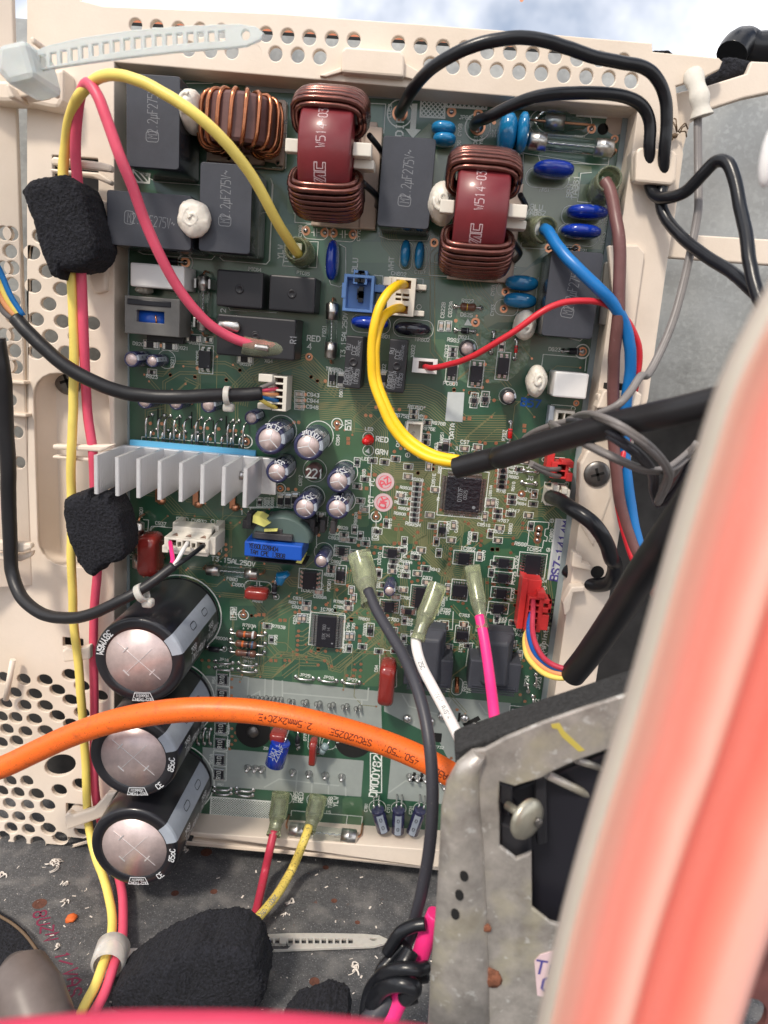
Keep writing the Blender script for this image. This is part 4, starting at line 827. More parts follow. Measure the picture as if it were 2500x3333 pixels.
for t, x, y, w_, h_ in [('e', 418, 287, 150, 80), ('e', 587, 300, 150, 80), ('e', 750, 838, 235, 105), ('e', 1005, 865, 240, 105), ('f', 545, 190, 250, 110), ('f', 520, 305, 250, 120), ('f', 100, 630, 140, 80), ('f', 90, 740, 140, 90), ('e', 963, 430, 75, 160), ('e', 1050, 440, 75, 150), ('k', 75, 205, 165, 75), ('c', 335, 1070, 260, 110), ('c', 415, 740, 370, 130), ('k', 410, 1130, 70, 130), ('n', 220, 360, 120, 80), ('n', 430, 380, 125, 80), ('i', 105, 395, 34, 60), ('k', 1268, 800, 60, 110), ('g', 990, 990, 170, 80)]:
    c = U(t, x, y); k = mmp(t, x, y); ww, hh = w_*k/2, h_*k/2; ribbon(silk, rrect(c[0]-ww, c[1]-hh, c[0]+ww, c[1]+hh, min(ww, hh)*.9, 6), .11, lambda u, v: (u, v, .085), 0, True)
for t, x, y, r in [('h', 735, 412, 34), ('h', 735, 490, 34), ('h', 415, 610, 72), ('e', 1048, 632, 15), ('e', 1040, 735, 15), ('e', 805, 612, 15), ('e', 795, 712, 15), ('g', 1118, 905, 14), ('g', 1278, 917, 14), ('h', 1053, 290, 15), ('h', 972, 518, 15), ('h', 1040, 522, 15), ('i', 362, 912, 13), ('i', 340, 1087, 13), ('i', 450, 692, 14), ('l', 317, 210, 13), ('n', 790, 420, 52), ('n', 917, 425, 46), ('n', 1050, 430, 46), ('i', 90, 1, 1), ('e', 1335, 985, 58), ('h', 1570, 165, 52), ('h', 470, 1100, 60), ('j', 1345, 575, 18), ('k', 182, 262, 20), ('k', 448, 195, 18), ('d', 1000, 1050, 55), ('h', 1398, 857, 14), ('k', 500, 1140, 44), ('i', 490, 240, 14), ('i', 315, 545, 14), ('h', 1620, 385, 1)]:
    if r < 3: continue
    c = U(t, x, y); k = mmp(t, x, y); silk.disc((c[0], c[1], .085), r*k, 28, 0, r*k-max(.2, 3*k))
# big electrolytic outlines on the board
for t, x, y, r in [('h', 215, 370, 92), ('h', 440, 400, 88), ('h', 235, 590, 68), ('h', 600, 620, 74), ('h', 405, 770, 72), ('h', 590, 790, 70)]:
    c = U(t, x, y); k = mmp(t, x, y); silk.disc((c[0], c[1], .085), r*k, 36, 0, r*k-.3)
# capacitor symbols
for t, x, y in [('e', 418, 288), ('e', 588, 300), ('k', 75, 195), ('b', 1490, 800)]:
    for dx in (-8, 8): spath(t, [(x+dx, y-22), (x+dx, y+22)], 5)
    spath(t, [(x-24, y), (x-8, y)], 4); spath(t, [(x+8, y), (x+24, y)], 4)
# dense pad outlines, DIP arrow, hatch patches
silk.prism(BP('b', [(997, 622), (1030, 622), (1020, 775), (1052, 778), (1002, 830), (955, 772), (985, 774)]), .04, .1)
silk.prism(BP('e', [(1310, 845), (1332, 805), (1358, 848)]), .04, .1); silk.prism(BP('h', [(735, 395), (760, 415), (735, 418)]), .04, .1); silk.prism(BP('h', [(715, 497), (740, 475), (742, 510)]), .04, .1)
for t, x, y in [('q', 395, 262), ('q', 435, 262), ('q', 472, 262), ('q', 392, 348), ('q', 430, 350), ('q', 467, 352), ('q', 385, 432), ('q', 425, 436), ('q', 462, 440)]: silk.prism(BP(t, [(x-7, y+8), (x, y-10), (x+7, y+8)]), .04, .1)
for t, a, b in [('h', (560, 330), (588, 340)), ('h', (180, 718), (192, 718)), ('h', (782, 948), (782, 905)), ('q', (335, 135), (375, 140)), ('h', (555, 1130), (580, 1135)), ('h', (793, 1140), (765, 1145)), ('k', (513, 160), (530, 162)), ('k', (1207, 285), (1207, 262)), ('h', (1430, 925), (1432, 905))]: spath(t, [a, b], 4)
def hatch(t, q, step, both=True, frame=True):
    P = BP(t, q); xs = [p[0] for p in P]; ys = [p[1] for p in P]; pl_ = P if area(P) > 0 else P[::-1]
    def clip(a, b):
        t0, t1 = 0.0, 1.0; d = (b[0]-a[0], b[1]-a[1])
        for i in range(len(pl_)):
            p, q2 = pl_[i-1], pl_[i]; nx_, ny_ = -(q2[1]-p[1]), q2[0]-p[0]; den = nx_*d[0]+ny_*d[1]; num = nx_*(p[0]-a[0])+ny_*(p[1]-a[1])
            if abs(den) < 1e-9: continue
            if den > 0: t0 = max(t0, num/den)
            else: t1 = min(t1, num/den)
        return ((a[0]+d[0]*t0, a[1]+d[1]*t0), (a[0]+d[0]*t1, a[1]+d[1]*t1)) if t1 > t0 else None
    H = max(ys)-min(ys); x = min(xs)-H
    while x < max(xs)+H:
        for s_ in ((1, -1) if both else (-1,)):
            xx = (x, x+H) if s_ > 0 else (x+H, x); g = clip((xx[0], min(ys)), (xx[1], max(ys)))
            if g: ribbon(silk, list(g), step*.13, lambda u, v: (u, v, .09))
        x += step
    if frame: ribbon(silk, P, .3, lambda u, v: (u, v, .093), 0, True)
hatch('b', [(1055, 570), (1195, 580), (1192, 708), (1047, 700)], 1.5); hatch('b', [(1195, 580), (1450, 597), (1442, 655), (1193, 640)], 1.5)
hatch('c', [(520, 638), (720, 652), (712, 708), (512, 694)], 1.9, False); hatch('a', [(800, 1012), (898, 1060), (895, 1098), (797, 1090)], 1.9, False)
hatch('m', [(1268, 356), (1690, 390), (1680, 510), (1262, 462)], 1.1)
for s_, t, x, y, hz, ang in [('Joints', 'l', 318, 505, 26, 86)]: word(s_, t, x, y, hz, ang)
c = U('l', 312, 575); silk.disc((c[0], c[1], .085), 2.4, 24, 0, 2.0); word('Pb', 'l', 312, 575, 22, 86); 
build('white_print', silk, 'silk', board, kind='stuff')
# ink stamps and stickers on the board
mb = MB(); word('D6SUH', 'l', 370, 360, 38, 86, mb=mb, wd=.32); build('stamped_code', mb, 'ic_black', board)
mb = MB(); word('B57', 'i', 235, 205, 44, -3, mb=mb, wd=.3); build('pen_mark', mb, 'wire_blue2', board)
st = MB(); st.prism(BP('i', [(383, 898), (484, 907), (442, 1280), (333, 1265)]), .04, .16)
code_label = build('code_sticker', st, 'sticker', board, label='long pale grey sticker stamped with a serial code at the right edge')
mb = MB(); word('BS7-1414M', 'i', 413, 1095, 46, 85, mb=mb, wd=.34, z=.2); build('serial_number', mb, 'blue_ink', code_label)
mb = MB()
for x in (395, 402, 409, 416): line(mb, 'i', [(x, 905), (x-46, 1262)], .12, .18)
build('pinstripe', mb, 'cap_stripe', code_label)
st = MB(); st.prism(BP('h', [(1212, 140), (1312, 142), (1300, 320), (1196, 312)]), .04, .14); build('blank_sticker', st, 'sticker', board, label='blank pale sticker above the long traces')
for t, x, y, w_ in [('p', 285, 190, 'AZ'), ('p', 270, 375, 'OK')]:
    c = U(t, x, y); k = mmp(t, x, y); mb = MB(); mb.lathe(c[0], c[1], [(84*k, .05), (84*k, .16)], 32); s_ = build('inspection_sticker', mb, 'sticker_pink', board, label='round pale sticker with a red circled %s stamp' % w_)
    mb = MB(); mb.disc((c[0], c[1], .2), 60*k, 32, 0, 54*k); strokes(mb, w_, flat(c[0], c[1], .2, 35 if w_ == 'AZ' else 80), 56*k, .3); build('red_stamp', mb, 'red_ink', s_)
# glossy conformal coating
mb = MB()
P = BP('t', [(0, 400), (100, 350), (230, 380), (290, 420), (320, 560), (250, 600), (250, 720), (420, 740), (560, 740), (620, 860), (760, 830), (740, 1000), (720, 1110), (560, 1260), (420, 1320), (60, 1320), (-160, 1200), (-200, 1000), (-60, 900), (-60, 620)])
mb.prism(P, .0, .036); build('glossy_coating', mb, 'shiny_coat', board)
# ================================================================ COMPONENTS (parts of the board)
# --- small chip resistors and capacitors: shared meshes
def chip_proto(name, L_, Wd, H_, body, mark=None):
    mb = MB(); e = L_*.2
    mb.box(-L_/2, -Wd/2, -L_/2+e, Wd/2, 0, H_, 0); mb.box(L_/2-e, -Wd/2, L_/2, Wd/2, 0, H_, 0); mb.box(-L_/2+e, -Wd/2+.04, L_/2-e, Wd/2-.04, 0, H_+.04, 1)
    mb.box(-L_/2-.45, -Wd/2-.1, -L_/2+.1, Wd/2+.1, 0, .12, 0); mb.box(L_/2-.1, -Wd/2-.1, L_/2+.45, Wd/2+.1, 0, .12, 0)
    return mb, ['solder', body]
SMD = 'silk'
smb = MB()
pr = {}
for nm, L_, Wd, H_, body in (('chip_resistor', 2.0, 1.25, .55, 'ic_black'), ('chip_capacitor', 2.0, 1.25, .9, 'tan_base'), ('chip_diode', 4.4, 2.0, 1.6, 'ic_black')):
    pr[nm] = (chip_proto(nm, L_, Wd, H_, body), L_, Wd)
first = {}
placed = []
def chip(kind, t, x, y, vert=0, sc_=1, box=True):
    c = U(t, x, y); placed.append(c)
    if (kind,) not in first:
        m_, ms = pr[kind][0]; o = build(kind, m_, ms, board, origin=(0, 0, 0)); loc = wv((c[0], c[1], .09)); o.location = loc-WL[board.name]; o.rotation_euler = (0, -math.pi/2 if vert else 0, 0); first[(kind,)] = o
    else: inst(first[(kind,)], kind, c[0], c[1], math.pi/2 if vert else 0, .09, board)
    if box:
        a, b = pr[kind][1]/2+.75, pr[kind][2]/2+.5
        if vert: a, b = b, a
        ribbon(smb, [(c[0]-a, c[1]-b), (c[0]+a, c[1]-b), (c[0]+a, c[1]+b), (c[0]-a, c[1]+b)], .11, lambda u, v: (u, v, .1), 0, True)
CH = {'p': '577,205r 572,253r 568,300r 563,345r 558,392r 556,440r 550,485r 548,530r 738,257C 1345,55r 1345,95r 1345,138r 1335,187r 1333,232r 1430,323r 1427,368r 1300,450r 1297,498r 1213,375cv 1255,375cv 1183,497cv 903,578cv 297,563rv 110,742r 560,862r 363,905r 352,948r 352,988c 650,967r 658,1090c 1092,683rv 1135,862cv 852,1142cv 383,1222c 12,618rv 190,1015rv 228,1015rv 1590,1072c',
      'q': '963,35r 960,78c 903,168cv 940,168cv 1340,35r 1340,75c 610,240r 648,362rv 1330,330cv 1370,330cv 1345,442rv', 'h': '322,152c 322,190c 322,227c 1010,257r 1008,287r 1088,322r 1080,408r 1078,440r 1165,472rv 1312,478C 1392,470c 590,995r 588,1022c 635,1027r 600,1135c 515,1188r 512,1212r 1220,520r',
      'k': '437,232C 1190,420c 1190,447c 1308,427c 975,345D', 'l': '52,430r 52,455r 50,482r 100,462r 98,487r 235,165c', 'e': '1172,850Cv 1215,850Cv 1243,990r 1240,1020r 825,1165Dv 572,1170Dv 1535,975rv', 'd': '910,962D 1022,972D 1165,925D 1250,932r 913,1127r 1472,1050D', 'h2': ''}
for t, s_ in CH.items():
    for w_ in s_.split():
        a = w_.split(','); v = a[1].endswith('v'); b = a[1].rstrip('v'); k = b[-1]; y = float(b[:-1])
        chip({'r': 'chip_resistor', 'c': 'chip_capacitor', 'C': 'chip_capacitor', 'D': 'chip_diode'}[k], t, float(a[0]), y, v)
# extra chip parts partly hidden around the microcontroller
for t, x, y, v in [('i', 70, 610, 0), ('i', 65, 645, 0), ('i', 62, 678, 0), ('i', 60, 705, 0), ('h', 985, 340, 0), ('k', 800, 120, 1), ('k', 770, 120, 1), ('k', 1405, 20, 1), ('l', 20, 60, 0), ('h', 1370, 190, 0), ('h', 1435, 185, 0), ('k', 700, 560, 0), ('g', 1560, 800, 1)]:
    chip('chip_resistor', t, x, y, v)
for t, x, y in [('h', 212, 790), ('h', 255, 790), ('h', 297, 785), ('h', 453, 905), ('h', 1197, 470)]: chip('chip_diode', t, x, y, 1)
rq = random.Random(5); BLK = [U('h', 1302, 750), U('k', 487, 462), U('i', 243, 1178), U('k', 1283, 222), U('k', 1052, 262), U('p', 285, 190), U('p', 270, 375), U('h', 1308, 1135)]
for _ in range(900):
    if len(placed) > 190: break
    X, Y = rq.uniform(1130, 1760), rq.uniform(1480, 2130); c = U('x', X, Y)
    if X > 1800-(Y-1500)*.1 or any(math.hypot((c[0]-q[0])*.75, (c[1]-q[1])*1.3) < 3.3 for q in placed) or any(math.hypot(c[0]-q[0], c[1]-q[1]) < 13-6*(i_ > 3) for i_, q in enumerate(BLK)): continue
    chip(rq.choice(('chip_resistor', 'chip_resistor', 'chip_capacitor')), 'x', X, Y, rq.random() < .35)
build('chip_outlines', smb, 'silk', board, kind='stuff')
# jumper links
def jumper(t, x0, y0, x1, y1, hh=1.4):
    a = U3(t, x0, y0, .1); b = U3(t, x1, y1, .1); m1 = a.lerp(b, .18)+Vector((0, 0, hh)); m2 = a.lerp(b, .82)+Vector((0, 0, hh)); mb = MB()
    mb.tube(spline([a, m1, m2, b], 5), .42, 8); mb.ell((a.x, a.y, .15), (.95, .95, .5), 10, 6); mb.ell((b.x, b.y, .15), (.95, .95, .5), 10, 6); build('jumper_link', mb, 'solder', board)
for q in [('q', 140, 558, 295, 572), ('q', 140, 615, 292, 630), ('q', 352, 575, 508, 590), ('q', 348, 632, 505, 648), ('q', 865, 700, 1022, 715), ('q', 1075, 718, 1232, 735), ('q', 1285, 738, 1440, 752), ('q', 45, 1168, 40, 1300), ('q', 97, 1172, 95, 1302), ('j', 1190, 1055, 1188, 1145), ('m', 1285, 298, 1385, 308), ('m', 1285, 325, 1385, 335), ('m', 1420, 305, 1520, 315), ('m', 1420, 330, 1515, 345), ('i', 195, 612, 275, 618), ('i', 185, 682, 265, 690), ('l', 215, 790, 220, 830), ('l', 265, 730, 262, 790), ('l', 248, 860, 245, 940), ('f', 370, 378, 500, 385)]: jumper(*q)
# --- integrated circuits: body + rows of leads
def chip_ic(t, x, y, w_, h_, n, side, lab=None, hh=1.8, sil=True, pl=1.6, body='ic_black', name='integrated_circuit', mark=None):
    c = U(t, x, y); k = mmp(t, x, y); W2, H2 = w_*k/2, h_*k/2; mb = MB(); mb.box(c[0]-W2, c[1]-H2, c[0]+W2, c[1]+H2, .35, hh); o = build(name, mb, body, board, lab, bevel=.2)
    ld = MB()
    def lead(px_, py_, dx, dy, wd):
        L = pl; a, b = (dx*L, dy*L)
        for s0, s1, z0, z1 in ((-.1, .45, hh*.35, hh*.62), (.35, .6, .12, hh*.62), (.45, 1.0, .1, .34)):
            xa, ya = px_+dx*L*s0-dy*wd, py_+dy*L*s0-dx*wd; xb, yb = px_+dx*L*s1+dy*wd, py_+dy*L*s1+dx*wd; ld.box(xa, ya, xb, yb, z0, z1)
    if 'L' in side or 'Q' in side:
        for i in range(n):
            v = c[1]-H2+(i+.5)*2*H2/n; wd = H2/n*.5; lead(c[0]-W2, v, -1, 0, wd); lead(c[0]+W2, v, 1, 0, wd)
    if 'T' in side or 'Q' in side:
        for i in range(n):
            u = c[0]-W2+(i+.5)*2*W2/n; wd = W2/n*.5; lead(u, c[1]-H2, 0, -1, wd); lead(u, c[1]+H2, 0, 1, wd)
    build('leads', ld, 'solder', o)
    if sil:
        sb = MB(); a, b = W2+(pl+.6 if side in 'LRQ' or 'L' in side else .4), H2+(pl+.6 if 'T' in side or 'Q' in side else .4)
        ribbon(sb, [(c[0]-a, c[1]-b), (c[0]+a, c[1]-b), (c[0]+a, c[1]+b), (c[0]-a, c[1]+b)], .14, lambda u, v: (u, v, .1), 0, True); build('outline_print', sb, 'silk', o)
    if mark:
        tb = MB(); 
        for i, (s_, sz) in enumerate(mark[1]): 
            f_ = flat(c[0], c[1], hh+.03, mark[0]); g = lambda u, v, f_=f_, i=i, n_=len(mark[1]), sz=sz: f_(u, v+((n_-1)/2-i)*sz*1.45); strokes(tb, s_, g, sz, sz*.06, condense=.8)
        build('lettering', tb, 'mark_grey', o)
    c_ = MB(); c_.disc((c[0]+W2*.7, c[1]-H2*.7, hh+.02), min(W2, H2)*.1, 12); build('pin_dot', c_, 'mark_grey', o)
    return o
chip_ic('h', 1302, 750, 205, 208, 25, 'Q', 'large square black microcontroller with fine leads on all four sides', 1.9, pl=1.9, body='mcu_gloss', mark=(90, [('D787F', 1.5), ('0925', 1.2)]))
chip_ic('k', 487, 462, 112, 196, 19, 'L', 'long black driver chip with rows of leads on both sides', 2.2, pl=2.6, mark=(90, [('STK 760', 1.2), ('2C 14', 1.1)]))
chip_ic('i', 243, 1178, 92, 140, 8, 'L', 'black chip with eight leads per side near the right edge', 2.0, pl=1.7)
for t, x, y, w_, h_, n, sd2 in [('h', 1308, 1135, 66, 74, 4, 'L'), ('k', 1283, 222, 88, 72, 6, 'T'), ('k', 1052, 262, 70, 130, 8, 'L'), ('k', 862, 318, 58, 66, 4, 'L'), ('k', 1297, 487, 72, 52, 5, 'T'), ('l', 72, 56, 62, 58, 2, 'L'), ('l', 66, 146, 62, 58, 2, 'L'), ('l', 57, 238, 62, 58, 2, 'L'), ('l', 40, 328, 62, 58, 2, 'L'),
                                 ('h', 880, 1103, 56, 56, 2, 'L'), ('d', 1238, 1050, 70, 102, 2, 'T'), ('e', 1237, 1112, 56, 78, 2, 'T'), ('e', 1382, 1137, 72, 98, 2, 'T'), ('e', 1542, 1090, 66, 100, 2, 'T'), ('h', 578, 1092, 36, 50, 3, 'L'), ('k', 570, 130, 50, 60, 2, 'T'), ('k', 388, 155, 80, 110, 4, 'L'), ('p', 800, 618, 62, 60, 2, 'T'), ('h', 1370, 190, 30, 26, 2, 'T'), ('h', 1435, 182, 32, 28, 2, 'T'), ('e', 522, 1160, 38, 40, 2, 'T'), ('q', 1535, 275, 48, 40, 2, 'T')]:
    chip_ic(t, x, y, w_, h_, n, sd2, hh=2.6 if (t, x) in (('e', 1382), ('e', 1542), ('d', 1238), ('k', 388)) else 1.7, pl=1.3)
# --- film capacitor boxes
def quadrect(q, h):
    P = [U(t, x, y, h) for t, x, y in q]; X = sorted(p[0] for p in P); Y = sorted(p[1] for p in P); return (X[0]+X[1])/2, (Y[0]+Y[1])/2, (X[2]+X[3])/2, (Y[2]+Y[3])/2
def filmbox(q, h, ang, lab, tx=None, side='box_side'):
    x0, y0, x1, y1 = quadrect(q, h); mb = MB(); R1 = rrect(x0, y0, x1, y1, 1.0, 3)
    cx, cy = (x0+x1)/2, (y0+y1)/2; sh = lambda R, d: [(p[0]+(cx-p[0])*d, p[1]+(cy-p[1])*d) for p in R]
    mb.loft([[(p[0], p[1], z) for p in sh(R1, d)] for z, d in ((.3, .03), (1, .01), (h-.5, 0), (h-.12, .008))], 0, True, True, False); o = build('film_capacitor', mb, side, board, lab)
    tp = MB(); tp.loft([[(p[0], p[1], z) for p in sh(R1, d)] for z, d in ((h-.14, .006), (h, .022))], 0, True); build('top_face', tp, 'box_grey', o)
    tb = MB(); tx = tx or (cx, cy); f = flat(tx[0], tx[1], h+.03, ang); sz = 3.1
    strokes(tb, 'M2.2uF275V~', lambda u, v: f(u+1.5, v), sz, .10, condense=.50, pitch=5.6)
    ribbon(tb, rrect(-1.5, -2.0, 1.5, 2.0, .8, 3), .10, lambda u, v: f(u-7.3+1.5, v), 0, True)
    build('lettering', tb, 'mark_grey' , o); return o
filmbox([('a', 757, 437), ('a', 1082, 455), ('a', 1075, 1022), ('a', 757, 1000)], 22, 90, 'dark grey film capacitor at the top left corner of the board', U('a', 915, 700, 22))
filmbox([('a', 1200, 967), ('a', 1515, 990), ('d', 1503, 428), ('d', 1193, 395)], 22, 90, 'dark grey film capacitor crossed by the yellow wire', U('d', 1352, 105, 22))
filmbox([('d', 640, 30), ('d', 1150, 68), ('d', 1150, 402), ('d', 640, 358)], 22, -4, 'dark grey film capacitor lying sideways under the pink wire', U('d', 880, 215, 22))
filmbox([('b', 820, 805), ('b', 1145, 835), ('e', 1096, 275), ('e', 790, 250)], 19, 88, 'grey film capacitor between the two red chokes', U('b', 965, 1090, 19))
filmbox([('f', 358, 388), ('f', 668, 410), ('f', 612, 930), ('f', 300, 912)], 20, 84, 'grey film capacitor near the right edge under the blue wire', U('f', 480, 660, 20))
# --- relays, PTC boxes
def blackbox(q, h, lab, name='relay', body='black_plastic', nub=True, marks=None, ang=90, bev=.6):
    x0, y0, x1, y1 = quadrect(q, h); mb = MB(); mb.box(x0, y0, x1, y1, .2, h); o = build(name, mb, body, board, lab, bevel=bev)
    if nub:
        c = ((x0+x1)/2, (y0+y1)/2); nb = MB(); nb.lathe(c[0], c[1], [(1.5, h-.1), (1.5, h+.25), (1.0, h+.3), (.8, h+.05), (.1, h+.04)], 20); build('vent_nub', nb, body, o)
    if marks:
        tb = MB()
        for s_, t, x, y, sz, a in marks: c = U(t, x, y, h); strokes(tb, s_, flat(c[0], c[1], h+.04, a), sz, sz*.07, condense=.8)
        build('lettering', tb, 'mark_grey', o)
    return o
blackbox([('d', 1300, 508), ('d', 1578, 528), ('d', 1575, 748), ('d', 1298, 730)], 13, 'left of the two small black square thermistor boxes', 'thermistor_box')
blackbox([('e', 142, 538), ('e', 420, 560), ('e', 410, 775), ('e', 138, 755)], 13, 'right of the two small black square thermistor boxes', 'thermistor_box')
blackbox([('d', 1302, 772), ('e', 302, 815), ('e', 290, 1062), ('d', 1298, 1020)], 15, 'wide black relay under the pink wire terminal', marks=[('R1', 'e', 285, 930, 2.0, 90)])
c = U('d', 1530, 905, 15); mb = MB(); mb.lathe(c[0], c[1], [(1.4, 14.9), (1.4, 15.2), (.9, 15.25), (.8, 15.02), (.05, 15)], 18); build('relay_nub', mb, 'black_plastic', board)
OM = lambda t, x, y: [('OMRON', t, x-68, y+105, 1.55, 86), ('G5NB-1A', t, x-46, y+105, 1.2, 86), ('12VDC', t, x-26, y+115, 1.2, 86), ('1873C9', t, x-6, y+110, 1.2, 86), ('3A250VAC', t, x+6, y-60, .9, 86), ('cCe', t, x-22, y-50, 1.5, 86), ('RU', t, x-55, y-70, 1.4, 86)]
blackbox([('e', 608, 905), ('e', 708, 915), ('e', 686, 1230), ('e', 580, 1218)], 15, 'left of the two tall black relays with faint lettering', marks=OM('e', 672, 1045), bev=.4)
blackbox([('e', 868, 925), ('e', 974, 937), ('e', 946, 1254), ('e', 840, 1245)], 15, 'right of the two tall black relays with faint lettering', marks=OM('e', 933, 1070), bev=.4)
for q, h, lab in [([('d', 782, 460), ('d', 1110, 498), ('d', 1100, 640), ('d', 778, 605)], 14, 'white ceramic block at the left edge'), ([('i', 395, 18), ('i', 585, 30), ('i', 570, 182), ('i', 355, 170)], 14, 'white block at the right edge beside a silicone blob')]:
    blackbox(q, h, lab, 'white_block', 'white_plastic', False)
q0 = U3('d', 1305, 848, 16.5); q1 = U3('d', 1440, 856, 16.5); mb = MB(); mb.tube([q0, q0.lerp(q1, .1), q0.lerp(q1, .9), q1], lambda t: 1.9 if 0 < t < 1 else 1.0, 16, flat=.6); build('blade_terminal', mb, 'fuse_cap', board)
# --- silicone blobs
def blob(t, x, y, rx, ry, h0, h1, lab, seed=0, ang=0):
    c = U(t, x, y, (h0+h1)/2); k = mmp(t, x, y, (h0+h1)/2); mb = pillow(ell_pts(c, rx*k, ry*k, 32, ang), h0, h1, 64, 20, .85, am=.55, fr=.3, seed=seed)
    # a swirled tail on top
    P = [Vector((c[0]+rx*k*.55*(1-i/16)*math.cos(i*.55+seed), c[1]+ry*k*.55*(1-i/16)*math.sin(i*.55+seed), h1-.9+i*.06)) for i in range(15)]
    mb.tube(spline(P, 3), .75, 8); return build('silicone_blob', mb, 'silicone', board, lab)
blob('a', 1165, 680, 66, 118, 3, 24, 'tall white silicone blob squeezed beside the copper coil', 1)
blob('d', 1165, 207, 100, 105, 21, 27, 'round white silicone blob on top of two film capacitors', 2)
blob('e', 1177, 118, 88, 118, 6, 24, 'white silicone blob between grey capacitor and red choke', 3)
blob('f', 200, 848, 68, 88, 3, 12, 'cream silicone blob beside the right film capacitor', 4)
blob('f', 270, 1178, 64, 98, 2, 13, 'cream silicone blob beside the white block', 5)
blob('d', 868, 635, 48, 24, 2, 9, 'small cream silicone blob under the white ceramic block', 6)
# --- disc capacitors and varistors standing on edge
def disc_cap(t, x, y, w_, h_, mtl, lab=None, hc=6, name='disc_capacitor', hr=None, rot=0):
    c = U(t, x, y, hc); k = mmp(t, x, y, hc); rx, ry = w_*k/2, h_*k/2; R = hr or max(rx, ry)*.92; mb = MB()
    R = min(R, hc-.6); mb.ell((c[0], c[1], hc), (rx, ry, R), 28, 16, 0, .82)
    o = build(name, mb, mtl, board, lab); lg = MB()
    for s_ in (-.6, .6):
        d = (rx*s_, 0) if rx > ry else (0, ry*s_); a = Vector((c[0]+d[0], c[1]+d[1], hc-R*.6)); b = Vector((c[0]+d[0]*1.1, c[1]+d[1]*1.1, 0)); cyl_to(lg, b, a, .35, 8); lg.ell((b.x, b.y, .1), (1.0, 1.0, .6), 10, 6)
    build('lead_wire', lg, 'solder', o); return o
for q in [('b', 1187, 772, 150, 78), ('b', 1192, 838, 142, 76), ('c', 93, 800, 118, 228), ('c', 184, 798, 78, 226), ('e', 958, 415, 62, 155), ('e', 1043, 425, 60, 158), ('f', 180, 593, 200, 92), ('f', 170, 697, 200, 92)]:
    disc_cap(*q, 'sky_blue_epoxy', hc=5.5 if q[0] != 'c' else 8, hr=4.6 if q[0] != 'c' else 7)
for q in [('c', 372, 1018, 246, 100), ('f', 573, 168, 248, 84), ('f', 534, 284, 244, 84), ('e', 520, 456, 74, 234), ('e', 745, 830, 228, 78)]:
    disc_cap(*q, 'deep_blue_epoxy', hc=7, name='varistor')
disc_cap('e', 1003, 868, 226, 82, 'black_epoxy', 'black oval varistor beside the yellow wires', hc=6, name='varistor')
# --- dipped film capacitors
def dipped(t, x, y, w_, h_, h0, h1, mtl='maroon_epoxy', lab=None, tilt=None):
    hm = (h0+h1)/2; c = U(t, x, y, hm); k = mmp(t, x, y, hm); R = rrect(c[0]-w_*k/2, c[1]-h_*k/2, c[0]+w_*k/2, c[1]+h_*k/2, min(w_, h_)*k*.33, 5)
    mb = pillow(R, h0, h1, 64, 14, .5, am=.1); o = build('dipped_capacitor', mb, mtl, board, lab); return o
dipped('g', 905, 1110, 118, 255, 2, 15, lab='dark red dipped capacitor left of the ivory three pin connector')
dipped('k', 848, 770, 100, 270, 2, 15, lab='dark red dipped capacitor beside the charcoal wire'); dipped('k', 68, 240, 140, 66, 1, 8); dipped('k', 198, 1090, 98, 58, 4, 12); dipped('k', 405, 1190, 44, 165, 3, 10)
